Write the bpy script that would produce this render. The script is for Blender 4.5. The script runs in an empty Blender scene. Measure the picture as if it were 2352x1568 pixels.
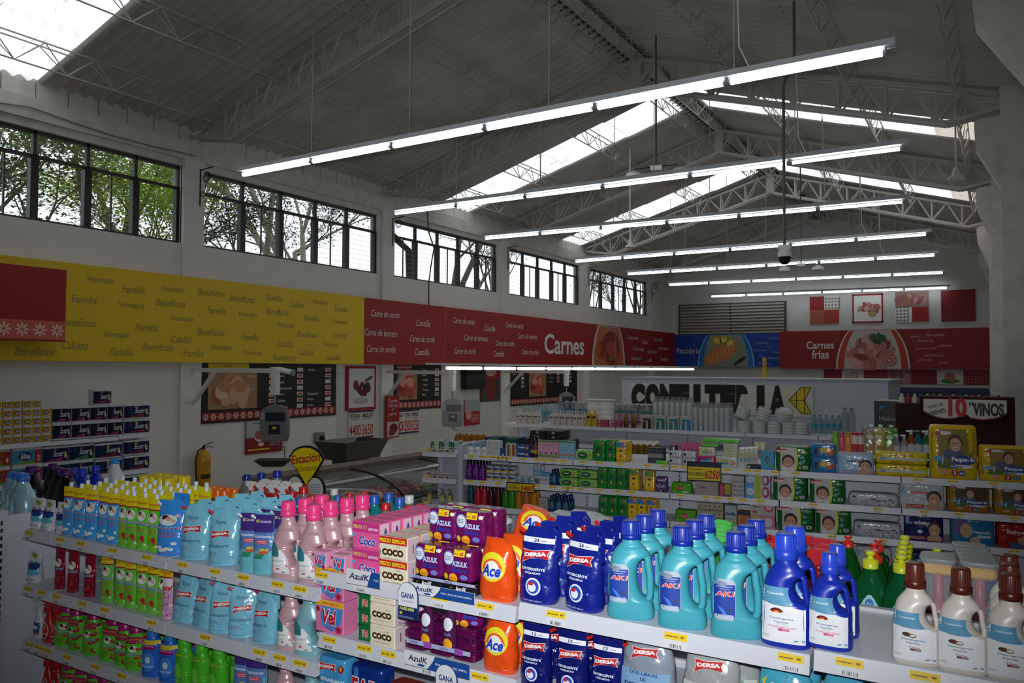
import bpy, math, random
from mathutils import Vector, Matrix
from mathutils.geometry import tessellate_polygon
random.seed(7)
PI = math.pi
SC = bpy.context.scene
COL = SC.collection
# ---------------------------------------------------------------- camera, world, lights, exposure
E = 2.2                                   # eye height
F = 1830.0; CXX, CYY = 1176.0, 784.0
YAW, PIT, ROL = (math.radians(a) for a in (31.4, 1.95, .25))
def _axes():
    cy, sy = math.cos(YAW), math.sin(YAW)
    X = Vector((cy, 0, -sy)); Y = Vector((sy, 0, cy)); Z = Vector((0, -1, 0))
    cp, sp, cr, sr = math.cos(PIT), math.sin(PIT), math.cos(ROL), math.sin(ROL)
    Mx = Matrix(((1, 0, 0), (0, cp, sp), (0, -sp, cp))); Mz = Matrix(((cr, -sr, 0), (sr, cr, 0), (0, 0, 1)))
    M_ = Mz @ Mx
    return M_ @ X, M_ @ Y, M_ @ Z
AX = _axes()                              # world axes seen in camera coordinates (right, down, forward)
cam = bpy.data.cameras.new('camera'); cam.sensor_width = 36.0; cam.lens = 36.0 * F / 2352.0
cam.clip_start = .05; cam.clip_end = 300
camo = bpy.data.objects.new('camera', cam); COL.objects.link(camo)
R_ = Matrix([[AX[i][0], -AX[i][1], -AX[i][2]] for i in range(3)])
camo.matrix_world = Matrix.Translation((0, 0, E)) @ R_.to_4x4()
SC.camera = camo
w = bpy.data.worlds.new('overcast_sky'); SC.world = w; w.use_nodes = True
nt = w.node_tree; bg = nt.nodes['Background']
geo = nt.nodes.new('ShaderNodeTexCoord'); sep = nt.nodes.new('ShaderNodeSeparateXYZ')
rmp = nt.nodes.new('ShaderNodeValToRGB'); rmp.color_ramp.elements[0].position = .46; rmp.color_ramp.elements[0].color = (.10, .12, .07, 1)
rmp.color_ramp.elements[1].position = .5; rmp.color_ramp.elements[1].color = (.83, .90, 1.0, 1)
e_ = rmp.color_ramp.elements.new(.75); e_.color = (1, 1, 1, 1)
mp = nt.nodes.new('ShaderNodeMapRange'); mp.inputs[1].default_value = -1; mp.inputs[2].default_value = 1
nt.links.new(geo.outputs['Generated'], sep.inputs[0]); nt.links.new(sep.outputs[2], mp.inputs[0])
nt.links.new(mp.outputs[0], rmp.inputs[0]); nt.links.new(rmp.outputs[0], bg.inputs[0])
bg.inputs[1].default_value = 1.4
fl = bpy.data.lights.new('camera_flash', 'SPOT'); fl.energy = 385; fl.spot_size = math.radians(88); fl.spot_blend = 1.0
fl.shadow_soft_size = .03; fl.color = (.93, .97, 1.0)
flo = bpy.data.objects.new('camera_flash', fl); COL.objects.link(flo)
flo.matrix_world = Matrix.Translation(Vector((.0, 0, E + .14)) - .03 * Vector((0, 1, 0))) @ R_.to_4x4()
TUBE = 7.5
SC.view_settings.view_transform = 'Standard'; SC.view_settings.look = 'None'
SC.view_settings.exposure = 0.0; SC.view_settings.gamma = 1.0; SC.view_settings.use_curve_mapping = False
# ---------------------------------------------------------------- pixel rays to places on real planes
def ray(px, py):
    c = Vector(((px - CXX) / F, (py - CYY) / F, 1.0))
    return Vector([AX[i].dot(c) for i in range(3)])
def at_z(px, py, z): r = ray(px, py); k = (z - E) / r.z; return Vector((r.x * k, r.y * k, z))
def at_x(px, py, x): r = ray(px, py); k = x / r.x; return Vector((x, r.y * k, E + r.z * k))
def at_y(px, py, y): r = ray(px, py); k = y / r.y; return Vector((r.x * k, y, E + r.z * k))
def camc(P): q = Vector((P[0], P[1], P[2] - E)); return sum((AX[i] * q[i] for i in range(3)), Vector((0, 0, 0)))
def upp(P): return camc(P).z / F          # scene units per pixel there
class Line:                               # a front edge on the ground plan: origin, direction; px -> distance along it
    def __init__(s, P0, ang): s.o = Vector((P0[0], P0[1], 0)); s.a = ang; s.d = Vector((math.cos(ang), math.sin(ang), 0)); s.n = Vector((-math.sin(ang), math.cos(ang), 0))
    def t(s, px, z, back=0.0):
        k = (px - CXX) / F
        def g(V): return sum(AX[i][0] * V[i] for i in range(3)) - k * sum(AX[i][2] * V[i] for i in range(3))
        P = s.o + s.n * back; P.z = z - E
        return -g(P) / g(s.d)
    def p(s, t, back, z): q = s.o + s.d * t + s.n * back; return Vector((q.x, q.y, z))
# ---------------------------------------------------------------- materials
MATS = {}
def M(rgb, kind='pl'):
    if isinstance(rgb, str): h = rgb.lstrip('#'); rgb = tuple(((int(h[i:i + 2], 16) / 255) ** 2.2) for i in (0, 2, 4))
    key = (tuple(round(c, 4) for c in rgb), kind)
    if key in MATS: return MATS[key]
    names = dict(pl='plastic', fi='glossy_film', pa='printed_paper', me='metal', wa='painted_wall', cl='clear_plastic', gl='glass', gc='display_glass', em='lit_tube', ru='matte', co='concrete', me2='painted_steel', sh='shelf_steel', sk='skylight', lf='foliage', li='tinted_plastic', ro='roof_sheet', ti='tile', pe='pearl_plastic', wd='bark')
    m = bpy.data.materials.new(names[kind]); m.use_nodes = True; t = m.node_tree; b = t.nodes['Principled BSDF']; out = t.nodes['Material Output']
    c4 = (*rgb, 1); b.inputs['Base Color'].default_value = c4
    rough = dict(pl=.33, fi=.22, pa=.55, me=.3, wa=.85, ru=.8, co=.9, me2=.45, sh=.35, lf=.7, ro=.85, ti=.35, pe=.3, wd=.9).get(kind, .3)
    b.inputs['Roughness'].default_value = rough
    def noise(scale, det=3, dims=None):
        n = t.nodes.new('ShaderNodeTexNoise'); n.inputs['Scale'].default_value = scale; n.inputs['Detail'].default_value = det
        tc = t.nodes.new('ShaderNodeTexCoord'); t.links.new(tc.outputs['Object'], n.inputs['Vector']); return n
    def bump(n, s, d=.01):
        bb = t.nodes.new('ShaderNodeBump'); bb.inputs['Strength'].default_value = s; bb.inputs['Distance'].default_value = d
        t.links.new(n.outputs[0], bb.inputs['Height']); t.links.new(bb.outputs[0], b.inputs['Normal'])
    def vary(n, k):
        mx = t.nodes.new('ShaderNodeMix'); mx.data_type = 'RGBA'; mx.inputs[6].default_value = c4; mx.inputs[7].default_value = (*[c * (1 - k) for c in rgb], 1)
        r = t.nodes.new('ShaderNodeMapRange'); r.inputs[1].default_value = .45; r.inputs[2].default_value = .7
        t.links.new(n.outputs[0], r.inputs[0]); t.links.new(r.outputs[0], mx.inputs[0]); t.links.new(mx.outputs[2], b.inputs['Base Color'])
    if kind == 'fi': bump(noise(22, 2), .55, .012); b.inputs['Coat Weight'].default_value = .3
    elif kind == 'pe': b.inputs['Coat Weight'].default_value = .5; b.inputs['Metallic'].default_value = .25
    elif kind == 'me': b.inputs['Metallic'].default_value = .9; vary(noise(30), .3)
    elif kind in ('wa', 'co'): n = noise(3 if kind == 'wa' else 5, 6); vary(n, .05 if kind == 'wa' else .16); bump(noise(60, 4), .25, .004)
    elif kind == 'ro': vary(noise(1.5, 6), .22)
    elif kind == 'ti':
        br = t.nodes.new('ShaderNodeTexBrick'); br.offset = 0; br.inputs['Scale'].default_value = 1; br.inputs['Brick Width'].default_value = .3; br.inputs['Row Height'].default_value = .3
        br.inputs['Mortar Size'].default_value = .004; br.inputs['Color1'].default_value = c4; br.inputs['Color2'].default_value = (*[c * .97 for c in rgb], 1); br.inputs['Mortar'].default_value = (*[c * .7 for c in rgb], 1)
        tc = t.nodes.new('ShaderNodeTexCoord'); sx = t.nodes.new('ShaderNodeSeparateXYZ'); cb = t.nodes.new('ShaderNodeCombineXYZ')
        t.links.new(tc.outputs['Object'], sx.inputs[0]); t.links.new(sx.outputs[1], cb.inputs[0]); t.links.new(sx.outputs[2], cb.inputs[1]); t.links.new(cb.outputs[0], br.inputs['Vector']); t.links.new(br.outputs[0], b.inputs['Base Color'])
    elif kind == 'lf':
        vary(noise(1.2, 3), .6); tr = t.nodes.new('ShaderNodeBsdfTranslucent'); tr.inputs[0].default_value = (*[min(1, c * 1.5) for c in rgb], 1)
        mx = t.nodes.new('ShaderNodeMixShader'); mx.inputs[0].default_value = .35; t.links.new(b.outputs[0], mx.inputs[1]); t.links.new(tr.outputs[0], mx.inputs[2]); t.links.new(mx.outputs[0], out.inputs[0])
    elif kind == 'wd': vary(noise(12, 5), .5)
    elif kind == 'em': b.inputs['Emission Color'].default_value = c4; b.inputs['Emission Strength'].default_value = TUBE
    elif kind == 'sk':
        tr = t.nodes.new('ShaderNodeBsdfTranslucent'); tr.inputs[0].default_value = c4; n = noise(6, 6); mpn = t.nodes.new('ShaderNodeMapping'); mpn.inputs['Scale'].default_value = (.5, 2.5, 1); t.links.new(n.inputs['Vector'].links[0].from_socket, mpn.inputs[0]); t.links.new(mpn.outputs[0], n.inputs['Vector'])
        r = t.nodes.new('ShaderNodeMapRange'); r.inputs[1].default_value = .64; r.inputs[2].default_value = .72; r.inputs[3].default_value = 1; r.inputs[4].default_value = .35
        mx = t.nodes.new('ShaderNodeMix'); mx.data_type = 'RGBA'; mx.inputs[6].default_value = (.2, .17, .12, 1); mx.inputs[7].default_value = c4
        t.links.new(n.outputs[0], r.inputs[0]); t.links.new(r.outputs[0], mx.inputs[0]); t.links.new(mx.outputs[2], tr.inputs[0]); t.links.new(tr.outputs[0], out.inputs[0])
    elif kind in ('cl', 'gl', 'li', 'gc'):
        tr = t.nodes.new('ShaderNodeBsdfTransparent'); tr.inputs[0].default_value = c4 if kind == 'li' else (*[.75 + .25 * c for c in rgb], 1) if kind == 'cl' else (.95, .97, .97, 1)
        b.inputs['Roughness'].default_value = .12 if kind != 'gc' else .04
        mx = t.nodes.new('ShaderNodeMixShader'); mx.inputs[0].default_value = dict(cl=.28, gl=.07, li=.55, gc=.16)[kind]
        t.links.new(tr.outputs[0], mx.inputs[1]); t.links.new(b.outputs[0], mx.inputs[2]); t.links.new(mx.outputs[0], out.inputs[0])
    MATS[key] = m; return m
# common materials
WHITE = M('#e4e4e2'); BLACK = M('#111111'); SHELF = M('#d6d9e4', 'sh'); RAIL = M('#cfd1da', 'sh'); YEL = M('#f0cf10', 'pa'); INK = M('#15151a', 'pa'); WPA = M('#e6e6e0', 'pa')
# ---------------------------------------------------------------- text outlines
TXT = {}
def glyphs(s, bold=0.0):
    k = (s, bold)
    if k in TXT: return TXT[k]
    cu = bpy.data.curves.new('lettering', 'FONT'); cu.body = s; cu.resolution_u = 5 if len(s) < 11 else 2; cu.fill_mode = 'FRONT'; cu.offset = bold
    o = bpy.data.objects.new('lettering', cu); COL.objects.link(o)
    dg = bpy.context.evaluated_depsgraph_get(); me = bpy.data.meshes.new_from_object(o.evaluated_get(dg))
    vs = [(v.co.x, v.co.y) for v in me.vertices]; fs = [tuple(p.vertices) for p in me.polygons]
    bpy.data.objects.remove(o); bpy.data.curves.remove(cu); bpy.data.meshes.remove(me)
    if not vs: vs = [(0, 0)]; fs = []
    x0 = min(v[0] for v in vs); x1 = max(v[0] for v in vs); y0 = min(v[1] for v in vs); y1 = max(v[1] for v in vs)
    cx, cy = (x0 + x1) / 2, (y0 + y1) / 2; hh = max(y1 - y0, 1e-3)
    TXT[k] = ([((a - cx) / hh, (b - cy) / hh) for a, b in vs], fs, (x1 - x0) / hh); return TXT[k]
# ---------------------------------------------------------------- mesh builder
def cat(p, u):                            # Catmull-Rom through a table of tuples whose first entry is the parameter
    if u <= p[0][0]: return p[0][1:]
    if u >= p[-1][0]: return p[-1][1:]
    i = max(j for j in range(len(p) - 1) if p[j][0] <= u)
    a, b = p[i], p[i + 1]; h = b[0] - a[0]; s = (u - a[0]) / h if h > 1e-9 else 0
    r = []
    for k in range(1, len(a)):
        ma = (b[k] - p[i - 1][k]) / (b[0] - p[i - 1][0]) if i > 0 else (b[k] - a[k]) / h
        mb = (p[i + 2][k] - a[k]) / (p[i + 2][0] - a[0]) if i + 2 < len(p) else (b[k] - a[k]) / h
        sl = (b[k] - a[k]) / h
        if sl == 0: ma = mb = 0
        else:
            ma = max(0, min(3, ma / sl)) * sl; mb = max(0, min(3, mb / sl)) * sl
        r.append((2 * s ** 3 - 3 * s * s + 1) * a[k] + (s ** 3 - 2 * s * s + s) * h * ma + (3 * s * s - 2 * s ** 3) * b[k] + (s ** 3 - s * s) * h * mb)
    return tuple(r)
class MB:
    def __init__(s): s.v = []; s.f = []; s.mi = []; s.sm = []; s.mats = []
    def mid(s, m):
        if m not in s.mats: s.mats.append(m)
        return s.mats.index(m)
    def add(s, vs, fs, m, smooth=False):
        o = len(s.v); s.v += [tuple(q) for q in vs]; k = s.mid(m)
        for f in fs: s.f.append(tuple(o + i for i in f)); s.mi.append(k); s.sm.append(smooth)
        return s
    def box(s, x0, x1, y0, y1, z0, z1, m, T=None):
        vs = [(x, y, z) for z in (z0, z1) for y in (y0, y1) for x in (x0, x1)]
        if T: vs = [T(Vector(q)) for q in vs]
        return s.add(vs, [(0, 2, 3, 1), (4, 5, 7, 6), (0, 1, 5, 4), (2, 6, 7, 3), (0, 4, 6, 2), (1, 3, 7, 5)], m)
    def cbox(s, x0, x1, y0, y1, z0, z1, m, c=.004):   # box with chamfered edges
        R = []
        for z, i in ((z0, c), (z0 + c, 0), (z1 - c, 0), (z1, c)):
            a0, a1, b0, b1 = x0 + i, x1 - i, y0 + i, y1 - i
            R.append([(a0 + c, b0, z), (a1 - c, b0, z), (a1, b0 + c, z), (a1, b1 - c, z), (a1 - c, b1, z), (a0 + c, b1, z), (a0, b1 - c, z), (a0, b0 + c, z)])
        return s.rings(R, m, False)
    def rings(s, R, m, smooth=True, caps=True, closed=True):
        n = len(R[0]); vs = [q for r in R for q in r]; fs = []
        for i in range(len(R) - 1):
            for j in range(n if closed else n - 1):
                a = i * n + j; b = i * n + (j + 1) % n; fs.append((a, b, b + n, a + n))
        s.add(vs, fs, m, smooth)
        if caps: s.add(R[0], [tuple(reversed(range(n)))], m); s.add(R[-1], [tuple(range(n))], m)
        return s
    def lathe(s, prof, m, seg=16, c=(0, 0), caps=True, sx=1, sy=1, smooth=True):
        return s.rings([[(c[0] + r * sx * math.cos(2 * PI * k / seg), c[1] + r * sy * math.sin(2 * PI * k / seg), z) for k in range(seg)] for r, z in prof], m, smooth, caps)
    def tube(s, pts, r, m, seg=6, ry=None, closed=False):
        pts = [Vector(p) for p in pts]; R = []
        for i, p in enumerate(pts):
            a = pts[max(i - 1, 0)]; b = pts[min(i + 1, len(pts) - 1)]; d = (b - a).normalized()
            up = Vector((0, 1, 0)) if abs(d.y) < .9 else Vector((0, 0, 1)); u = d.cross(up).normalized(); w_ = u.cross(d)
            rr = r[i] if isinstance(r, (list, tuple)) else r; r2 = rr if ry is None else ry
            R.append([p + u * rr * math.cos(2 * PI * k / seg) + w_ * r2 * math.sin(2 * PI * k / seg) for k in range(seg)])
        return s.rings(R, m, seg > 4, True)
    def bar(s, a, b, w_, h, m):           # rectangular bar between two points
        a = Vector(a); b = Vector(b); d = (b - a).normalized(); up = Vector((0, 0, 1)) if abs(d.z) < .95 else Vector((1, 0, 0))
        u = d.cross(up).normalized() * w_ / 2; v = u.cross(d).normalized() * h / 2
        vs = [p + q for p in (a, b) for q in (u + v, -u + v, -u - v, u - v)]
        return s.add(vs, [(3, 2, 1, 0), (4, 5, 6, 7), (0, 1, 5, 4), (1, 2, 6, 5), (2, 3, 7, 6), (3, 0, 4, 7)], m)
    def prism(s, S, out, holes, d0, d1, m, smooth=False):   # outline in (u,v), from offset d0 (front) to d1 (back)
        loops = [[Vector((a, b, 0)) for a, b in out]] + [[Vector((a, b, 0)) for a, b in h] for h in holes]
        tr = tessellate_polygon(loops); fl_ = [p for L in loops for p in L]; n = len(fl_)
        vs = [S(p.x, p.y, d0) for p in fl_] + [S(p.x, p.y, d1) for p in fl_]
        fs = [tuple(t_) for t_ in tr] + [tuple(i + n for i in reversed(t_)) for t_ in tr]; s.add(vs, fs, m, False); o = 0; fs = []
        for L in loops:
            k = len(L)
            for i in range(k): a = o + i; b = o + (i + 1) % k; fs.append((a, b, b + n, a + n))
            o += k
        return s.add(vs, fs, m, smooth)
    # --- printed graphics on a surface S(u, v, offset) -> xyz
    def rect(s, S, u0, v0, u1, v1, m, o=.001, nu=1, nv=1):
        return s.patch(S, lambda t_: (u0, u1), v0, v1, m, o, nu, nv)
    def patch(s, S, fn, v0, v1, m, o=.001, nu=8, nv=8):
        vs = []; fs = []
        for j in range(nv + 1):
            v = v0 + (v1 - v0) * j / nv; a, b = fn(v)
            for i in range(nu + 1): vs.append(S(a + (b - a) * i / nu, v, o))
        for j in range(nv):
            for i in range(nu): a = j * (nu + 1) + i; fs.append((a, a + 1, a + nu + 2, a + nu + 1))
        return s.add(vs, fs, m, nu > 1)
    def disc(s, S, cu, cv, ru, rv, m, o=.0015, n=20, inner=0.0, a0=0, a1=2 * PI, rot=0):
        vs = []; fs = []; N = 2
        full = abs(a1 - a0 - 2 * PI) < 1e-6; cnt = n if full else n + 1; cr, sr = math.cos(rot), math.sin(rot)
        for j in range(N + 1):
            k = inner + (1 - inner) * j / N
            for i in range(cnt):
                a = a0 + (a1 - a0) * i / n; x, y = ru * k * math.cos(a), rv * k * math.sin(a)
                vs.append(S(cu + x * cr - y * sr, cv + x * sr + y * cr, o))
        for j in range(N):
            for i in range(n): a = j * cnt + i; b = j * cnt + (i + 1) % cnt; fs.append((a, a + cnt, b + cnt, b))
        return s.add(vs, fs, m, False)
    def poly(s, S, pts, m, o=.0015):
        tr = tessellate_polygon([[Vector((a, b, 0)) for a, b in pts]])
        return s.add([S(a, b, o) for a, b in pts], [tuple(t_) for t_ in tr], m)
    def text(s, S, st, cu, cv, h, m, o=.002, w=None, shear=0, bold=0, rot=0, left=False):
        vs, fs, ar = glyphs(st, bold); k = (w / ar if w else h); cr, sr = math.cos(rot), math.sin(rot); q = []
        if left: cu += ar * k / 2
        for a, b in vs:
            x = a * k + b * h * shear; y = b * h; q.append(S(cu + x * cr - y * sr, cv + x * sr + y * cr, o))
        return s.add(q, fs, m)
    def lines(s, S, u0, u1, v0, v1, n, m, o=.002, th=.35):    # small print too fine to read: rows of dashes
        dv = (v1 - v0) / n
        for i in range(n):
            v = v1 - dv * (i + .5); u = u0
            while u < u1:
                l = random.uniform(.08, .2) * (u1 - u0); e = min(u + l, u1); s.rect(S, u, v - dv * th / 2, e, v + dv * th / 2, m, o); u = e + .03 * (u1 - u0)
        return s
    def build(s, name, parent=None, label=None):
        me = bpy.data.meshes.new(name); me.from_pydata(s.v, [], s.f)
        for m in s.mats: me.materials.append(m)
        me.polygons.foreach_set('material_index', s.mi); me.polygons.foreach_set('use_smooth', s.sm); me.update()
        o = bpy.data.objects.new(name, me); COL.objects.link(o)
        if parent: o.parent = parent
        if label: o['label'] = label
        return o
def XZ(y0=0.0): return lambda u, v, o=0: (u, y0 - o, v)            # faces -Y (towards the camera side)
def WL(x0): return lambda u, v, o=0: (x0 + o, u, v)                # on the left wall, u runs along +Y
def superel(cx, a, b, n, z, seg, cy=0.0):
    R = []
    for k in range(seg):
        t_ = 2 * PI * k / seg; c, s_ = math.cos(t_), math.sin(t_)
        R.append((cx + a * math.copysign(abs(c) ** (2 / n), c), cy + b * math.copysign(abs(s_) ** (2 / n), s_), z))
    return R
def body(mb, prof, m, nz=20, seg=24, wob=0.0, xcut=None):
    """prof rows: (z, xl, xr, half depth, exponent[, y shift]); returns the front surface for printing on."""
    prof = [p if len(p) == 6 else (*p, 0.0) for p in prof]; z0, z1 = prof[0][0], prof[-1][0]; R = []; ph = random.random() * 6
    zs = sorted(set([z0 + (z1 - z0) * i / nz for i in range(nz + 1)] + [p[0] for p in prof]))
    for z in zs:
        xl, xr, b, n, ys = cat(prof, z)
        if xcut: xr = xcut(z, xr)
        r = superel((xl + xr) / 2, (xr - xl) / 2, b, n, z, seg, ys)
        if wob: r = [(x + wob * .5 * math.sin(z * 90 + ph + x * 30), y + wob * math.sin(x * 70 + z * 60 + ph) * math.sin(z * 45 + x * 33 + ph) * (1 if b > wob * 2 else .3), zz) for x, y, zz in r]
        R.append(r)
    mb.rings(R, m)
    def S(u, v, o=0):
        xl, xr, b, n, ys = cat(prof, max(z0, min(z1, v)))
        if xcut: xr = xcut(v, xr)
        c, a = (xl + xr) / 2, (xr - xl) / 2; q = min(.985, abs((u - c) / a) if a > 1e-6 else 0)
        return (u, ys - b * (1 - q ** n) ** (1 / n) - o - wob * 1.1, v)
    return S
# ---------------------------------------------------------------- things
def tag(o, label=None, catg=None, group=None, kind=None):
    if label:
        if len(label.split()) > 16: label = ' '.join(w_ for w_ in label.split() if w_ not in ('a', 'the'))
        o['label'] = label
    if catg: o['category'] = catg
    if group: o['group'] = group
    if kind: o['kind'] = kind
    return o
def thing(name, loc=(0, 0, 0), rz=0.0, label=None, catg=None, group=None):
    o = bpy.data.objects.new(name, None); o.empty_display_size = .05; COL.objects.link(o); o.location = loc; o.rotation_euler = (0, 0, rz)
    return tag(o, label, catg, group)
def clone(o, parent=None):
    c = o.copy(); COL.objects.link(c)
    if parent: c.parent = parent
    for ch in KIDS.get(o.name, None) or o.children: clone(ch, c)
    return c
KIDS = {}
class Proto:                              # first placing uses the built thing itself, later ones copy it part by part
    def __init__(s, fn, catg): s.fn = fn; s.c = catg; s.first = None
    def put(s, loc, rz=0.0, label=None, group=None, sc=1.0, rx=0.0, ry=0.0, sz=None):
        if s.first is None: o = s.first = s.fn()
        else: o = clone(s.first)
        o.location = loc; o.rotation_euler = (rx, ry, rz); o.scale = (sc, sc, sz or sc); tag(o, label, s.c, group)
        if not group:
            if label and ',' in label: o['group'] = label.split(',')[0]
            elif 'group' in o: del o['group']
        return o
ORD = ['first', 'second', 'third', 'fourth', 'fifth', 'sixth', 'seventh', 'eighth', 'ninth', 'tenth', 'eleventh', 'twelfth', 'thirteenth', 'fourteenth', 'fifteenth', 'sixteenth']
def struct(mb, name): o = mb.build(name); o['kind'] = 'structure'; return o
# ================================================================ THE BUILDING
WALLM = M('#dddad6', 'wa'); WALL2 = M('#d2d1ce', 'wa'); CONC = M('#cfccc7', 'co'); ROOFM = M('#bcb7b2', 'ro'); STEEL = M('#b4b0ab', 'me2'); FRAME = M('#3d3a36', 'me2'); FLOORM = M('#b9b3a6', 'ti'); SKY = M((.92, .93, .93), 'sk'); GLASS = M((.9, .95, .95), 'gl')
XL, YB, RX, RZ, SL = -10.0, 27.45, -4.83, 7.2, .29
def roofz(x): return RZ - SL * abs(x - RX)
b = MB(); b.box(-10.3, 8, -4.2, 28, -.1, 0, FLOORM); struct(b, 'floor')
b = MB(); b.box(-60, -10.35, -40, 70, -.25, -.15, M('#4c5a30', 'ru')); b.box(-10.35, 60, 28.05, 70, -.25, -.15, M('#4c5a30', 'ru')); g_ = struct(b, 'floor'); g_.name = 'ground'
WINS = [(3.2, 7.24), (7.6, 11.5), (11.97, 15.72), (16.25, 20.02), (20.68, 25.1)]
WZ0, WZ1 = 3.98, 5.1
b = MB(); b.box(XL - .2, XL, -4.2, 28, 0, WZ0, WALLM); b.box(XL - .2, XL + .0, -4.2, 28, WZ1, 5.46, CONC); b.box(XL, XL + .05, -4.2, 28, 5.2, 5.46, CONC)
ys = [-4.2] + [v for w_ in WINS for v in w_] + [28]
for i in range(0, len(ys), 2): b.box(XL - .2, XL, ys[i], ys[i + 1], WZ0, WZ1, WALLM)
y = -4.0
while y < 27.9:                           # block course under the roof sheets
    b.box(XL - .17, XL - .02, y, min(y + .385, 28), 5.46, 5.72, CONC); y += .4
b.box(XL - .2, XL - .1, -4.2, 28, 5.44, 5.78, M('#8f8b86', 'co'))
struct(b, 'wall_left')
n = 0
for y in (7.41, 11.74, 15.99, 20.35, 25.35):      # pilasters between the windows
    b = MB(); b.box(XL - .02, XL + .06, y - .17, y + .17, 0, 5.2, WALLM); n += 1; struct(b, 'trim_%d' % n)
b = MB(); b.box(XL, 1.2, YB, YB + .2, 0, 7.4, WALL2); wb = struct(b, 'wall_back')
b = MB(); b.box(-10.2, 8, -4.3, -4.1, 0, 7.4, WALLM); struct(b, 'wall_front')
# right side: columns with corbels, wall above the lintel, aisle beyond
COLS = [(7.42, .22, -.14), (11.72, .06, -.22), (16.1, -.07, -.30), (20.4, -.14, -.37), (24.7, -.19, -.42)]
for i, (y, xf, xt) in enumerate(COLS):
    b = MB(); d = .19; n += 1
    b.box(xf, xf + .38, y - d, y + d, 0, 6.3, CONC)
    out = [(xt, 5.22), (xt + .02, 5.0), (xf + .01, 4.45), (xf + .01, 5.38), (xt + .06, 5.38), (xt, 5.34)]
    b.prism(lambda u, v, o, y=y: (u, y + o, v), out, [], -.15, .15, CONC); struct(b, 'trim_%d' % n)
b = MB(); b.box(.55, .7, -4.2, YB, 2.72, 6.2, WALLM); b.box(.35, .72, -4.2, YB, 2.3, 2.72, WALLM); struct(b, 'wall_right')
b = MB(); b.box(7.8, 8, -4.2, YB, 0, 3.2, WALLM); b.box(.7, 8, -4.2, YB, 3.1, 3.2, WALLM); b.box(1.2, 8, YB, YB + .2, 0, 3.2, WALLM); o_ = struct(b, 'wall_far_right')
for nm, s, x1 in (('ceiling_left', -1, XL - .35), ('ceiling_right', 1, .62)):
    b = MB(); per = .177; ns = 6; N = int(32.2 / per * ns); rows = [abs(x1 - RX) * k / 4 for k in range(5)]
    for r in range(4):
        d0, d1 = rows[r] - (.07 if r else 0), rows[r + 1]; up = .012 * (3 - r)
        vs = []; st = []
        for i in range(N + 1):
            y = -4.2 + i * per / ns; wv = .03 * math.cos(2 * PI * i / ns)
            for d in (d0, d1): vs.append((RX + s * d, y, RZ - SL * d + wv + .0 + (up if d == d0 else up * .0)))
        fr, fk = [], []
        for i in range(N):
            y = -4.2 + (i + .5) * per / ns; q = (2 * i, 2 * i + 1, 2 * i + 3, 2 * i + 2)
            lit = any(a < y < c_ for a, c_ in ((4.15, 5.2), (13.5, 14.6), (19.0, 20.1)))
            (fk if lit else fr).append(q)
        b.add(vs, fr, ROOFM, True)
        if r == 0: b.rings([[(RX, -4.2, RZ + .05), (RX + s * .25, -4.2, RZ - .03)], [(RX, 28, RZ + .05), (RX + s * .25, 28, RZ - .03)]], ROOFM, False, False, False)
        b.add(vs, fk, SKY if r < 3 or s < 0 else M((.62, .57, .5), 'sk'), True)
    struct(b, nm)
# ridge capping with its row of closure teeth
b = MB()
y = -4.0
while y < 27.3:
    for s in (-1, 1): b.add([(RX + s * .10, y, RZ - .06), (RX + s * .27, y + .06, RZ - .12), (RX + s * .10, y + .12, RZ - .06)], [(0, 1, 2)], M('#4a4745', 'ru'))
    y += .177
b.box(RX - .1, RX + .1, -4, 27.3, RZ - .07, RZ - .055, ROOFM); tag(b.build('ridge_cap'), 'sheet metal ridge capping with toothed closure strip along the roof peak', 'ridge cap')
# windows on the left wall
for wi, (a, c_) in enumerate(WINS):
    root = thing('window_%d' % (wi + 1)); root['kind'] = 'structure'; fr = MB(); gl = MB(); x = XL - .09; TZ = 4.78
    for z0, z1 in ((WZ0, WZ0 + .035), (WZ1 - .04, WZ1), (TZ - .02, TZ + .02)): fr.box(x - .03, x + .03, a, c_, z0, z1, FRAME)
    W = c_ - a; nl = 6 if wi < 1 else 5
    for k in range(nl + 1):
        y = a + W * k / nl; fr.box(x - .03, x + .03, max(a, y - .02), min(c_, y + .02), WZ0, WZ1, FRAME)
        if 0 < k <= nl: fr.box(x - .04, x + .045, max(a, y - .05), min(c_, y + .045), WZ0, TZ, M('#24211e', 'me2'))
        if k < nl:
            if k % 2 == wi % 2: fr.box(x - .01, x + .01, y + W / nl * .5 - .01, y + W / nl * .5 + .01, WZ0, TZ, FRAME)
            g = MB(); g.box(x - .003, x + .003, y + .02, y + W / nl - .02, TZ + .02, WZ1 - .04, GLASS)
            z = WZ0 + .05
            while z < TZ - .05:           # louvre blades
                y0, y1 = y + .05, y + W / nl - .05
                g.add([(x + .03, y0, z), (x + .03, y1, z), (x - .025, y1, z + .085), (x - .025, y0, z + .085)], [(0, 1, 2, 3)], GLASS)
                g.box(x + .028, x + .034, y0, y1, z - .002, z + .0015, M('#9fb0b0', 'pl')); z += .088
            g.build('pane', root)
    fr.build('window_frame', root)
b = MB(); b.box(-10.92, XL - .2, -4, 28, 5.28, 5.34, M('#3a3430', 'ru')); struct(b, 'trim_30')
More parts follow.
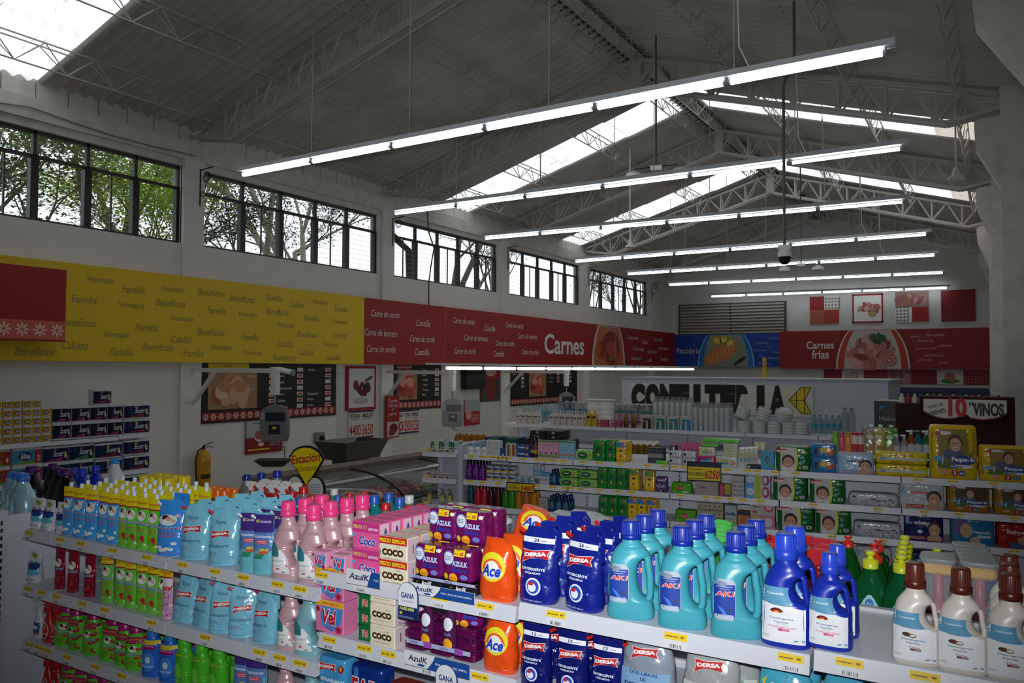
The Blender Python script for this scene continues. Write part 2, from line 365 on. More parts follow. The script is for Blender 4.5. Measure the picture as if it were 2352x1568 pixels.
# timber louvre window on the back wall
b = MB(); x0, x1, z0, z1 = -9.73, -6.02, 3.42, 4.5; y = YB - .03
root = thing('window_6'); root['kind'] = 'structure'
LV = M('#b5aca4', 'ru')
for u0, u1 in ((x0, x0 + .05), (x1 - .05, x1), ((x0 + x1) / 2 - .03, (x0 + x1) / 2 + .03)): b.box(u0, u1, y - .06, y, z0, z1, FRAME)
b.box(x0, x1, y - .06, y, z1 - .03, z1, FRAME); b.build('window_frame', root)
b = MB(); 
for k in range(10):
    z = z0 + .03 + k * .105; vs = [(x0 + .05, y - .09, z), (x1 - .05, y - .09, z), (x1 - .05, y - .01, z + .085), (x0 + .05, y - .01, z + .085)]
    b.add(vs, [(0, 1, 2, 3)], LV); b.box(x0 + .05, x1 - .05, y - .1, y - .088, z - .006, z + .006, M('#a09a92', 'ru'))
b.build('louvre_blades', root)
b = MB(); b.box(x0, x1, YB - .012, YB - .002, z0, z1, M('#4a4a30', 'ru')); b.build('backing', root)
# trusses
def lattice(b, pts_t, pts_b, y, s_=.035):
    for P in (pts_t, pts_b):
        for i in range(len(P) - 1): b.bar((P[i][0], y, P[i][1]), (P[i + 1][0], y, P[i + 1][1]), .04, .05, STEEL)
TY = [7.42, 11.72, 16.1, 20.4, 24.7]
for ti, ty in enumerate(TY):
    root = thing('roof_truss', (RX, ty, 0), 0, 'white painted steel lattice roof truss, %s from the camera' % ORD[ti], 'roof truss')
    tc, bc, wb_ = MB(), MB(), MB()
    def tz(dx): return roofz(RX + dx) - .10
    def bz(dx): return (RZ - .55 - SL * abs(dx)) if abs(dx) < 4.3 else (RZ - .55 - SL * 4.3) + (abs(dx) - 4.3) * .16
    for yy in (-.08, .08):
        for s in (-1, 1):
            e = 5.0 if s < 0 else 4.78
            tc.bar((0, yy, tz(0)), (s * (e + .1), yy, tz(e + .1)), .045, .05, STEEL)
            bc.bar((0, yy, bz(0)), (s * 4.3, yy, bz(4.3)), .05, .05, STEEL); bc.bar((s * 4.3, yy, bz(4.3)), (s * (e + .12), yy, bz(e + .12)), .05, .05, STEEL)
            q = [s * e * k / 8 for k in range(9)]
            for k in range(8):
                m_ = (q[k] + q[k + 1]) / 2
                wb_.bar((q[k], yy, bz(q[k])), (m_, yy, tz(m_)), .025, .025, STEEL); wb_.bar((m_, yy, tz(m_)), (q[k + 1], yy, bz(q[k + 1])), .025, .025, STEEL)
                if k: wb_.bar((q[k], yy, bz(q[k])), (q[k], yy, tz(q[k])), .03, .03, STEEL)
    wb_.box(-.09, .09, -.1, .1, bz(0) - .02, tz(0), STEEL)
    tc.build('top_chord', root); bc.build('bottom_chord', root); wb_.build('web_bars', root)
for s in (-1, 1):
    for k, dx in enumerate((.22, 1.68, 3.18, 4.42)):
        x = RX + s * dx; root = thing('roof_joist', (x, 0, 0), 0, 'light steel lattice joist under the %s roof slope, %s from the ridge' % ('left' if s < 0 else 'right', ORD[k]), 'roof joist')
        ch, wb_ = MB(), MB(); zt = roofz(x) - .05; zb = zt - .27
        for dx2, z in ((-.07, zt), (.07, zt), (0, zb)): ch.bar((dx2, -4, z), (dx2, 27.3, z), .014, .014, STEEL)
        for j in range(53):
            y = -4 + j * .59
            for dx2 in (-.07, .07): wb_.bar((dx2, y, zt), (0, y + .295, zb), .009, .009, STEEL); wb_.bar((0, y + .295, zb), (dx2, y + .59, zt), .009, .009, STEEL)
        ch.build('chord_rods', root); wb_.build('zigzag_web', root)
# fluorescent rows: (left end px), (right end px)
ROWS = [((555, 402), (2038, 120)), ((905, 491), (2075, 340.6)), ((1112, 548), (2078, 463)), ((1320, 601), (2131, 538)), ((1440, 630), (2150, 586)), ((1535, 654.5), (2168.5, 626.4)), ((1632, 681), (2177.5, 665.6))]
TUBEM = M((.93, 1.0, 1.0), 'em'); RAILM = M('#c6cbd0', 'me2'); SOCK = M('#8d9196')
for ri, (a, c_) in enumerate(ROWS):
    A_ = at_z(*a, 4.67); B_ = at_z(*c_, 4.67)
    if B_.y > 27.1: B_ = at_y(*c_, 27.1); B_.z = A_.z
    L = (B_ - A_).length; ang = math.atan2(B_.y - A_.y, B_.x - A_.x)
    root = thing('fluorescent_light_row', A_, ang, 'hanging row of six lit fluorescent tubes on a metal rail, %s from the camera' % ORD[ri], 'ceiling light', None)
    r = MB(); r.prism(lambda u, v, o: (o, u, v), [(-.055, .045), (-.03, .10), (.03, .10), (.055, .045), (.052, .042), (-.052, .042)], [], -.02, L + .06, RAILM); r.build('rail', root)
    tl = L / 6
    for k in range(6):
        t_ = MB(); x0 = k * tl + .035; x1 = (k + 1) * tl - .035; t_.tube([(x0 + (x1 - x0) * j / 4, 0, 0.0) for j in range(5)], .021 + .004 * (ri == 0), TUBEM, 12); t_.build('tube', root)
        q = MB(); q.tube([(x0 - .03, 0, 0), (x0 + .012, 0, 0)], .02, SOCK, 8); q.box(x0 - .03, x0 - .018, -.012, .012, 0, .05, SOCK); q.build('lamp_holder', root); q = MB(); q.tube([(x1 - .012, 0, 0), (x1 + .03, 0, 0)], .02, SOCK, 8); q.box(x1 + .018, x1 + .03, -.012, .012, 0, .05, SOCK); q.build('lamp_holder', root)
    for k in (1, 2.2, 3.6, 5.05):
        wv = MB()
        u = k * tl; zc = min(roofz(A_.x + u * math.cos(ang)), 7.1) - 4.67; wv.bar((u, 0, .1), (u + .01, 0, zc - .03), .008, .008, STEEL); wv.build('hanging_wire', root)
    wv = MB(); wv.tube([(5.15 * tl, .02, .1), (5.08 * tl, .02, .3), (5.06 * tl, .02, 1.4)], .008, WHITE, 5)
    wv.build('power_cable', root)
# fluorescent run over the meat counter
P0 = at_y(1020, 843, 7.0); P1 = at_y(1595, 850, 16.0)
A_ = Vector((-6.9, 9.42, 2.25)); 
A_ = at_x(1022, 845, -6.6); B_ = at_x(1594, 850, -6.6)
root = thing('fluorescent_light_run', A_, math.atan2(B_.y - A_.y, B_.x - A_.x), 'long row of lit tubes in clear covers hanging over the meat counter', 'ceiling light')
L = (B_ - A_).length; r = MB(); r.box(-.35, L + .1, -.07, .07, .045, .07, RAILM); r.build('rail', root); nt_ = 11; tl = L / nt_
for k in range(nt_):
    t_ = MB(); t_.tube([(k * tl + .05, 0, 0), ((k + 1) * tl - .05, 0, 0)], .022, M((1, .93, .62) if k in (0, 2, 4, 7, 8, 9) else (.75, .9, 1.0), 'em'), 10); t_.build('tube', root)
for k in (0, 6, 11): q = MB(); q.bar((k * tl, 0, .07), (k * tl, 0, roofz(-6.6) - A_.z - .05), .002, .002, STEEL); q.build('hanging_wire', root)
# ================================================================ BANNERS, POSTERS, COUNTER, TREES
def onwall(px, py, x=-9.83): p = at_x(px, py, x); return p.y, p.z
RED = M('#97121a', 'pa'); DRED = M('#8c0f18', 'pa'); BYEL = M('#dcb900', 'pa'); BLUE = M('#0f3f9e', 'pa'); CREAM = M('#d8d4cc', 'pa'); GREY = M('#86834a', 'pa'); SALM = M('#c9604e', 'pa'); PINK = M('#d98f88', 'pa'); PKL = M('#e8bcb4', 'pa'); BLK = M('#101012', 'pa')
# yellow banner
X0 = -9.83; S = WL(X0)
b = MB(); b.box(X0 - .15, X0, 2.5, 10.945, 2.27, 3.49, BYEL)
words = [('Ventajas', 230, 644), ('Familia', 308, 665), ('Ventajas', 397, 665), ('Beneficios', 486, 672), ('Beneficios', 557, 686), ('Familia', 630, 684), ('Calidad', 682, 699), ('Ventajas', 735, 695), ('Familia', 785, 710), ('Familia', 195, 688), ('Ventajas', 301, 702), ('Beneficios', 393, 696), ('Familia', 498, 713), ('Ventajas', 568, 723), ('Beneficios', 638, 716), ('Familia', 716, 730), ('Ventajas', 781, 740), ('Ventajas', 418, 733), ('Beneficios', 180, 740), ('Familia', 338, 752), ('Ventajas', 657, 748), ('Beneficios', 486, 763), ('Familia', 577, 774), ('Beneficios', 707, 768), ('Familia', 780, 770), ('Ventajas', 267, 770), ('Calidad', 416, 779), ('Calidad', 655, 790), ('Ventajas', 759, 792), ('Calidad', 172, 793), ('Beneficios', 365, 797), ('Ventajas', 508, 799), ('Beneficios', 82, 807), ('Familia', 280, 809), ('Familia', 446, 811), ('Ventajas', 580, 811), ('Calidad', 703, 809), ('Beneficios', 654, 821), ('Familia', 766, 821)]
for t_, px, py in words:
    u, v = onwall(px, py); b.text(S, t_, u, v, .1, GREY, .004, shear=.25, w=.046 * len(t_))
tag(b.build('wall_banner'), 'long yellow banner with grey handwritten words Ventajas, Familia, Beneficios and Calidad', 'banner')
u1, v1 = onwall(153, 624, -9.6); u0, v0 = 2.5, onwall(0, 780, -9.6)[1]
b = MB(); b.box(-9.7, -9.6, 2.4, u1, v0, v1 + .02, RED); S2 = WL(-9.6); b.rect(S2, 2.4, v0 + .02, u1, v0 + .24, SALM, .003)
u = u1 - .1
while u > 4.0:
    for k in range(8): b.disc(S2, u + .05 * math.cos(k * PI / 4), v0 + .13 + .05 * math.sin(k * PI / 4), .035, .013, PKL, .006, 8, rot=k * PI / 4)
    u -= .2
tag(b.build('wall_panel'), 'plain dark red panel with white flower border hung over the yellow banner', 'panel')
# red meat banner
b = MB(); b.box(X0 - .15, X0, 10.955, 27.3, 2.27, 3.48, RED)
for t_, px, py in [('Carne de cerdo', 886, 721), ('Costilla', 972, 742), ('Carne de ternera', 876, 764), ('Carne de cerdo', 971, 778), ('Carne de cerdo', 876, 801), ('Costilla', 969, 808), ('Carne de cerdo', 1066, 737), ('Costilla', 1125, 754), ('Carne de ternera', 1094, 776), ('Carne de cerdo', 1160, 788), ('Carne de cerdo', 1069, 806), ('Costilla', 1146, 812), ('Carne de cerdo', 1182, 747), ('Carne de ternera', 1212, 772), ('Carne de cerdo', 1218, 808), ('Carne de cerdo', 1454, 775), ('Costilla', 1481, 785), ('Carne de cerdo', 1512, 779), ('Carne de ternera', 1467, 801), ('Carne de cerdo', 1498, 807), ('Costilla', 1491, 826), ('Carne de cerdo', 1461, 822), ('Carne de ternera', 1524, 799), ('Carne de cerdo', 1526, 824)]:
    u, v = onwall(px, py); b.text(S, t_, u, v, .13, CREAM, .004, shear=.2, w=.058 * len(t_))
ua, va = onwall(1250, 830); ub, vb = onwall(1341, 790); b.text(S, 'Carnes', (ua + ub) / 2, 2.84, .52, M('#dcdcdc', 'pa'), .006, w=ub - ua, bold=.02)
uc, ud = onwall(1357, 800)[0], onwall(1437, 800)[0]; um = (uc + ud) / 2; hw = (ud - uc) / 2
def arch(mb, S, um, hw, z0, z1, m, o, sh=1.0):
    def f(v): q = (v - z0) / (z1 - z0 + .25); k = hw * sh * math.sqrt(max(0, 1 - (q * .93) ** 2)); return um - k, um + k
    mb.patch(S, f, z0, z1, m, o, 1, 14)
arch(b, S, um, hw, 2.27, 3.48, DRED, .004, 1.08); arch(b, S, um, hw, 2.27, 3.46, M('#d8d0c4', 'pa'), .006, .95); arch(b, S, um, hw, 2.27, 3.44, M('#b96a48', 'pa'), .008, .86)
def blobs(mb, S, cu, cv, ru, rv, cols, n, r, o, seed=1):
    rd = random.Random(seed)
    for i in range(n):
        a = rd.random() * 2 * PI; q = math.sqrt(rd.random()); mb.disc(S, cu + ru * q * math.cos(a), cv + rv * q * math.sin(a), r * rd.uniform(.6, 1.2), r * rd.uniform(.5, 1), M(rd.choice(cols), 'pa'), o + i * .0006, 12, rot=rd.random() * 3)
blobs(b, S, um, 2.7, hw * .55, .35, ['#7a1f1c', '#a8302a', '#5d7a2c', '#c9482f', '#8a3a2a'], 22, .25, .01); b.disc(S, um + .1, 2.95, hw * .45, .36, M('#8e2a26', 'pa'), .03, 20); b.disc(S, um + .1, 2.8, hw * .32, .22, M('#b34a44', 'pa'), .034, 20)
tag(b.build('wall_banner'), 'long dark red banner reading Carnes with small white meat names', 'banner')
# back wall banners and pictures
S3 = XZ(YB - .25)
b = MB(); b.box(-9.95, -6.1, YB - .25, YB - .2, 2.3, 3.42, BLUE)
b.text(S3, 'Pescadería', -9.33, 2.86, .2, CREAM, .004, w=.8)
for u, v, t_ in ((-6.75, 3.1, 'Bocachico'), (-6.35, 3.25, 'Cachama'), (-6.5, 2.98, 'Bagre'), (-6.85, 2.86, 'Cachama'), (-6.3, 2.8, 'Trucha'), (-6.8, 2.66, 'Bagre'), (-6.35, 2.6, 'Bocachico'), (-6.7, 2.42, 'Cachama')): b.text(S3, t_, u, v, .07, M('#8fb0dd', 'pa'), .004, shear=.3)
arch(b, S3, -8.0, 1.0, 2.3, 3.41, M('#7fc4e8', 'pa'), .005, .98); arch(b, S3, -8.0, 1.0, 2.3, 3.41, M('#1b73c4', 'pa'), .007, .94); arch(b, S3, -8.0, 1.0, 2.3, 3.4, M('#8d8f80', 'pa'), .009, .78)
b.disc(S3, -8.15, 2.75, .62, .26, M('#cf7b45', 'pa'), .012, 24, rot=.5); 
for k in range(7): b.disc(S3, -8.15 + (k - 3) * .13, 2.75 + (k - 3) * .07, .015, .2, M('#e8a477', 'pa'), .014, 10, rot=.25)
for u, v in ((-8.05, 3.22), (-7.85, 3.12), (-8.3, 3.2)): b.disc(S3, u, v, .16, .14, M('#c9a520', 'pa'), .016); b.disc(S3, u, v, .11, .09, M('#e3cb62', 'pa'), .018)
b.disc(S3, -7.5, 2.5, .25, .06, M('#20301c', 'pa'), .02, rot=.6); tag(b.build('wall_banner'), 'blue banner reading Pescadería with a grilled fish picture on the back wall', 'banner')
Y5 = YB - .45; S4 = XZ(Y5); b = MB(); b.box(-6.15, -.2, Y5, Y5 + .06, 2.24, 3.46, RED)
b.text(S4, 'Carnes', -4.88, 3.0, .25, M('#e2dcdc', 'pa'), .004, w=.84, bold=.02); b.text(S4, 'frías', -4.88, 2.7, .28, M('#e2dcdc', 'pa'), .004, w=.52, bold=.02)
for u, v, t_ in ((-2.15, 3.22, 'Jamón'), (-1.6, 3.27, 'Mortadela'), (-1.85, 3.1, 'Salchicha'), (-1.35, 2.95, 'Cábano'), (-1.85, 2.86, 'Jamón de pollo'), (-1.65, 2.66, 'Salchichón'), (-1.88, 2.52, 'Chorizo'), (-1.4, 2.43, 'Jamón')): b.text(S4, t_, u, v, .085, M('#d9b3a8', 'pa'), .004, shear=.3)
arch(b, S4, -3.35, 1.2, 2.24, 3.45, DRED, .004, 1.02); arch(b, S4, -3.35, 1.2, 2.24, 3.45, M('#e4e0dc', 'pa'), .006, .88); arch(b, S4, -3.35, 1.2, 2.24, 3.44, M('#c53a20', 'pa'), .008, .84); arch(b, S4, -3.35, 1.2, 2.24, 3.43, M('#cfc4bc', 'pa'), .01, .68)
blobs(b, S4, -3.4, 2.72, .62, .4, ['#c98a80', '#b5685f', '#d9a69a', '#8e4038', '#a05a50', '#c27a68'], 40, .2, .012, 5)
for r, c_ in ((.2, '#b56a60'), (.15, '#d39a8c'), (.1, '#a5584c'), (.05, '#d8a498')): b.disc(S4, -2.85, 2.5, r, r * .95, M(c_, 'pa'), .04 + (.2 - r) * .1); b.disc(S4, -3.1, 2.95, r * .9, r * .85, M(c_, 'pa'), .045 + (.2 - r) * .1)
blobs(b, S4, -3.2, 3.2, .2, .1, ['#2c5a20', '#1f4318', '#3b6e2a'], 14, .1, .065, 9)
tag(b.build('wall_banner'), 'wide red banner reading Carnes frías with sliced cold meats on the back wall', 'banner')
def lattice_pat(b, S, u0, v0, u1, v1, m, o, st=.09):
    u = u0 + st / 2
    while u < u1:
        v = v0 + st / 2
        while v < v1: b.disc(S, u, v, st * .42, st * .42, m, o, 4, inner=.55); b.disc(S, u, v, st * .16, st * .16, m, o, 4); v += st
        u += st
S6 = XZ(YB - .04)
def square(u0, u1, v0, v1): b = MB(); b.box(u0, u1, YB - .04, YB, v0, v1, WPA); return b
b = square(-5.27, -4.37, 3.7, 4.6); m_ = -4.82; b.rect(S6, -5.27, 4.16, m_, 4.6, RED, .002); lattice_pat(b, S6, m_, 4.16, -4.37, 4.6, M('#6e5560', 'pa'), .003, .1); b.rect(S6, -5.27, 3.7, m_, 4.16, M('#a55a48', 'pa'), .002); b.rect(S6, m_, 3.7, -4.37, 4.16, M('#a8392c', 'pa'), .002); tag(b.build('wall_picture'), 'square panel of four patches, red, lattice pattern and brown, on the back wall', 'picture')
b = square(-3.97, -3.07, 3.7, 4.62)
for r_ in ((-3.97, 3.7, -3.07, 3.75), (-3.97, 4.57, -3.07, 4.62), (-3.97, 3.7, -3.92, 4.62), (-3.12, 3.7, -3.07, 4.62)): b.rect(S6, *r_, RED, .003)
blobs(b, S6, -3.5, 4.17, .28, .13, ['#c08a84', '#9a5a54', '#d0a39c', '#a86a5e'], 16, .12, .004, 3); b.disc(S6, -3.38, 3.98, .12, .08, M('#b59a55', 'pa'), .02); tag(b.build('wall_picture'), 'red framed square picture of piled cold meats on white', 'picture')
b = square(-2.72, -1.8, 3.7, 4.64); lattice_pat(b, S6, -2.72, 3.7, -2.27, 4.15, M('#6e5560', 'pa'), .003, .1); b.rect(S6, -2.26, 3.7, -1.8, 4.15, M('#9c1420', 'pa'), .002); b.rect(S6, -2.72, 4.15, -1.8, 4.64, M('#8f7770', 'pa'), .002)
blobs(b, S6, -2.3, 4.38, .33, .14, ['#c08a84', '#9a5a54', '#8d5a58', '#a86a5e'], 14, .14, .004, 4); tag(b.build('wall_picture'), 'square panel with meat photo above lattice and red patches', 'picture')
b = MB(); b.box(-1.46, -.56, YB - .05, YB, 3.68, 4.63, M('#7d0a12', 'pa')); tag(b.build('wall_picture'), 'plain dark red square panel, rightmost on the back wall', 'picture')
b = MB(); b.box(-4.85, -.24, YB - .04, YB, 1.78, 2.22, DRED)
b.rect(S6, -4.3, 1.78, -3.65, 2.22, CREAM, .002); blobs(b, S6, -3.97, 2.0, .2, .12, ['#c08a84', '#b06a66', '#d0a39c'], 12, .1, .004, 6); lattice_pat(b, S6, -3.65, 1.8, -2.95, 2.22, M('#b9665c', 'pa'), .003); b.rect(S6, -2.95, 1.78, -2.3, 2.22, M('#b06a66', 'pa'), .002); blobs(b, S6, -2.6, 2, .25, .15, ['#c08a84', '#8d4a45'], 9, .12, .004, 7)
b.rect(S6, -1.6, 1.78, -.9, 2.22, CREAM, .002); b.disc(S6, -1.25, 1.88, .25, .07, M('#4d7a2c', 'pa'), .004)
for k in range(4): b.disc(S6, -1.25, 1.92 + k * .06, .17 - k * .01, .035, M('#c07050', 'pa'), .005 + .001 * k, rot=-.15)
lattice_pat(b, S6, -.9, 1.8, -.24, 2.22, M('#b9665c', 'pa'), .003); tag(b.build('wall_panel'), 'low red strip of food pictures and lattice patterns under the cold meats banner', 'panel')
b = MB(); b.box(-4.6, -.24, YB - 1.2, YB - .1, 1.0, 1.62, M('#1c2440', 'me2')); b.box(-4.6, -.24, YB - 1.25, YB - 1.15, 1.55, 1.7, M('#20294a', 'me2')); b.box(-4.6, -.24, YB - 1.3, YB - .1, 0, 1.0, WHITE); tag(b.build('refrigerated_case'), 'dark blue topped refrigerated case against the back wall', 'refrigerator')
# wall lower tiles
b = MB(); b.box(XL, XL + .008, 10.44, 27.4, 0, 2.27, M('#cfccc4', 'ti')); struct(b, 'trim_20'); b = MB(); b.box(XL, -4.9, YB - .008, YB, 0, 2.3, M('#cfccc4', 'ti')); struct(b, 'trim_21')
# posters on the left wall
SW = WL(-9.97)
def flowers(b, S, u0, u1, vc, r, m, o=.004):
    u = u0 + r
    while u < u1 - r * .5:
        for k in range(8): b.disc(S, u + r * .55 * math.cos(k * PI / 4), vc + r * .55 * math.sin(k * PI / 4), r * .4, r * .14, m, o, 6, rot=k * PI / 4)
        u += 2.1 * r
def menu(u0, u1, v0, v1, pic, title, cols, label, shift=0):
    b = MB(); b.box(-9.985, -9.97, u0, u1, v0, v1, BLK); b.rect(SW, u0, v0 + .03, u1, v0 + .16, M('#7d0c16', 'pa'), .003); flowers(b, SW, u0, u1, v0 + .095, .065, PKL, .005)
    p0, p1 = u0 + .1 + shift, u0 + .1 + shift + (u1 - u0) * pic; b.rect(SW, p0, v0 + .2, p1, v1 - .1, M('#9c7858', 'pa'), .003); blobs(b, SW, (p0 + p1) / 2, (v0 + v1) / 2, (p1 - p0) * .3, .18, ['#c9a17c', '#d9b896', '#b5845c', '#a5563a'] if title == 'Pollo' else ['#b4453c', '#8e2a26', '#d98a7c', '#a5382e'], 16, .16, .006, 11)
    b.rect(SW, p0, v1 - .09, p0 + (u1 - u0) * .27, v1 - .005, M('#e6c400', 'pa') if title == 'Pollo' else M('#a3131c', 'pa'), .004); b.text(SW, title, p0 + (u1 - u0) * .135, v1 - .04, .05, M('#a3131c', 'pa') if title == 'Pollo' else CREAM, .006)
    for (uc, rows) in cols:
        for k, t_ in enumerate(rows):
            v = v1 - .1 - k * .1
            if t_: b.text(SW, t_, uc, v, .042, CREAM, .005, left=True, bold=.01)
            b.rect(SW, uc + .42, v - .03, uc + .55, v + .035, M('#cfcbc4', 'pa'), .005)
            if (k * 7 + int(uc * 10)) % 3: b.rect(SW, uc + .44, v - .015, uc + .53, v + .02, M('#c23434', 'pa'), .007)
    return tag(b.build('price_board'), label, 'menu board')
menu(7.62, 10.39, 1.37, 2.265, .33, 'Pollo', [(8.45, ['', 'Pernil', '', 'Pechuga', '', '']), (9.05, ['Alas', 'Pernil', 'Muslo', 'Contramuslo', 'Pechuga', 'Gallina', 'Pollo ent.']), (9.7, ['Viscera', '', '', '', 'Corazones', 'Mollejas', 'Higados'])], 'wide black price board with a raw chicken picture and the heading Pollo')
menu(11.97, 13.49, 1.38, 2.265, .4, 'Carne de Cerdo', [(12.85, ['Pierna', 'Brazo', 'Costilla', 'Tocino', 'Tocineta', 'Masa'])], 'black price board with a pork cut picture and the heading Carne de Cerdo')
menu(16.3, 19.8, 1.3, 2.265, .25, 'Carne de Res', [(16.35, ['Lomo', 'Cadera', '', '', '']), (18.2, ['Brazo', 'Bola', 'Sobrebarriga', 'Costilla']), (18.9, ['Murillo', 'Centro', 'Pecho', 'Hueso'])], 'farthest black price board, with a beef picture in the middle', .75)
b = MB(); b.box(-9.985, -9.95, 10.64, 11.42, 1.43, 2.24, RED); SP = WL(-9.95); b.rect(SP, 10.69, 1.48, 11.37, 2.19, M('#cfcdd0', 'pa'), .003); blobs(b, SP, 11.02, 1.87, .2, .15, ['#5c1420', '#73202c', '#4a0f1a'], 16, .075, .005, 2); b.disc(SP, 11.2, 2.0, .12, .03, M('#3a5a28', 'pa'), .02, rot=.4); b.disc(SP, 11.0, 1.6, .2, .06, M('#b5a8ac', 'pa'), .004); tag(b.build('framed_picture'), 'red framed picture of diced beef with rosemary', 'picture')
b = MB(); b.box(-9.9, -9.86, 11.62, 12.0, .88, 1.68, RED); SP = WL(-9.86)
for k, t_ in enumerate(('Carnes', 'tiernas', 'y', 'jugosas')): b.text(SP, t_, 11.81, 1.58 - k * .085, .065, CREAM, .003)
b.rect(SP, 11.64, .9, 11.98, 1.18, M('#b9b5b2', 'pa'), .003); b.disc(SP, 11.83, 1.06, .12, .09, M('#6b1c22', 'pa'), .005); b.disc(SP, 11.78, .97, .1, .05, M('#8a2a2e', 'pa'), .006); tag(b.build('hanging_sign'), 'narrow red upright sign reading Carnes tiernas y jugosas', 'sign')
def price_poster(u0, u1, v0, v1, names, prices, label, cut=0):
    b = MB(); b.box(-9.985, -9.965, u0, u1, v0, v1, M('#cfcbc2', 'pa')); SQ = WL(-9.965); b.rect(SQ, u0, v1 - .03, u1, v1, M('#3a2650', 'pa'), .002); b.rect(SQ, u0, v0, u1, v0 + .03, M('#3a2650', 'pa'), .002)
    n = len(names); w_ = (u1 - u0) / n
    for k in range(n): b.text(SQ, names[k], u0 + w_ * (k + .5), v1 - .09, .075, BLK, .003, w=w_ * .8, bold=.02); b.lines(SQ, u0 + w_ * (k + .2), u0 + w_ * (k + .8), v1 - .17, v1 - .14, 1, BLK, .003); b.text(SQ, prices[k], u0 + w_ * (k + .5), v0 + .15, .2, M('#b8282c', 'pa'), .003, w=w_ * .9, bold=.01)
    tag(b.build('price_poster'), label, 'poster')
price_poster(10.72, 11.38, .92, 1.42, ['PECHUGA', 'MUSLOS'], ['4400', '3650'], 'handwritten price poster Pechuga 4400 and Muslos 3650')
price_poster(12.02, 12.75, .92, 1.375, ['CIGA', 'COSTILLA', 'PERNO'], ['10', '2500', '6250'], 'handwritten price poster Costilla 2500 and Perno 6250')
b = MB(); b.box(-9.985, -9.965, 8.43, 9.17, .85, 1.365, M('#8c1018', 'pa')); SQ = WL(-9.965); b.rect(SQ, 8.43, 1.1, 9.17, 1.365, M('#aeb2b8', 'pa'), .002); b.text(SQ, 'Nuestros', 8.68, 1.33, .045, BLK, .003); b.disc(SQ, 8.7, 1.13, .12, .1, M('#d9d5d0', 'pa'), .004); b.disc(SQ, 8.68, 1.14, .09, .075, M('#b5554e', 'pa'), .006); b.disc(SQ, 8.72, .99, .06, .03, M('#d9d5d0', 'pa'), .006); b.rect(SQ, 8.46, .9, 8.9, .925, BYEL, .004); b.lines(SQ, 8.9, 9.1, .95, 1.1, 5, CREAM, .003); tag(b.build('poster'), 'grey and red poster with a chicken cut drawing behind the nearest scale', 'poster')
b = MB(); b.box(-9.985, -9.965, 14.35, 14.95, .95, 1.5, M('#a01820', 'pa')); SQ = WL(-9.965); b.rect(SQ, 14.35, 1.25, 14.95, 1.5, M('#9aa0a6', 'pa'), .002); b.disc(SQ, 14.5, 1.2, .1, .14, M('#c9908a', 'pa'), .004); b.lines(SQ, 14.6, 14.9, 1.0, 1.2, 6, PKL, .003); tag(b.build('poster'), 'small red and grey meat cut poster behind the middle scale', 'poster')
b = MB(); b.box(-9.985, -9.965, 14.98, 15.8, 1.45, 2.26, M('#8c1018', 'pa')); SQ = WL(-9.965); b.rect(SQ, 14.98, 1.45, 15.8, 1.92, M('#2f4a28', 'pa'), .002); b.disc(SQ, 15.4, 1.7, .28, .22, M('#7a2a2c', 'pa'), .004); b.disc(SQ, 15.4, 2.12, .22, .1, M('#c9908a', 'pa'), .004); tag(b.build('poster'), 'red poster with cow drawing above a raw ham slice', 'poster')
b = MB(); b.box(-9.95, -9.82, 14.2, 14.95, 1.75, 2.265, M('#0a0a0b')); b.rect(WL(-9.82), 14.23, 1.78, 14.92, 2.24, M('#050506'), .002); tag(b.build('television'), 'black flat television mounted under the red banner', 'television')
# dark drop behind boards
# bracket arms with hanging scales
def scale_arm(yw, xe, ye, z, label, lab2, yk):
    t_ = thing('wall_bracket', (XL, yw, z), 0, label, 'bracket'); b = MB(); L = Vector((xe - XL, ye - yw, 0)); b.bar((0.02, 0, 0), L, .05, .06, WHITE); b.build('arm', t_)
    b = MB(); b.bar((0.03, 0, -.5), L * .32, .045, .05, WHITE); b.build('brace', t_); b = MB(); b.box(0, .02, -.07, .07, -.58, .1, WHITE); b.build('mounting_plate', t_)
    b = MB(); q = L * .97; b.box(q.x - .04, q.x + .04, q.y - .04, q.y + .04, -.3, .05, WHITE); b.build('drop_box', t_)
    s_ = thing('hanging_scale', (XL + L.x * .97, yw + L.y * .97, z - .3), math.radians(35), lab2, 'scale')
    b = MB(); b.tube([(0, 0, 0), (0, 0, -.16)], .012, M('#8c8c8c', 'me'), 8); b.build('hanger_rod', s_)
    GR = M('#6f7072', 'pl'); b = MB(); b.prism(XZ(0), [(-.15, -.58), (.15, -.58), (.17, -.5), (.17, -.24), (.13, -.17), (.06, -.13), (-.06, -.13), (-.13, -.17), (-.17, -.24), (-.17, -.5)], [], .07, -.07, GR)
    S_ = XZ(-.07); b.rect(S_, -.1, -.33, .14, -.22, M('#141c3c'), .004); b.rect(S_, .03, -.32, .13, -.23, M('#38141c'), .006); b.rect(S_, -.06, -.49, .08, -.37, M('#141a3a'), .004); b.disc(S_, .01, -.41, .03, .018, M('#c9a818'), .006); b.lines(S_, -.15, -.11, -.31, -.22, 4, CREAM, .004); b.build('scale_body', s_)
    b = MB(); b.tube([(0, 0, -.58), (.02, 0, -.62), (.12, 0, -.65), (.13, 0, -.8), (.0, 0, -.84)], .008, GR, 6); b.build('hook_rod', s_)
    b = MB(); b.rings([[(-.12, -.1, -.89), (.12, -.1, -.89), (.12, .1, -.89), (-.12, .1, -.89)], [(-.22, -.15, -.81), (.22, -.15, -.81), (.22, .15, -.81), (-.22, .15, -.81)], [(-.2, -.13, -.81), (.2, -.13, -.81), (.2, .13, -.81), (-.2, .13, -.81)]], M('#55575a', 'me'), False); b.build('weighing_pan', s_)
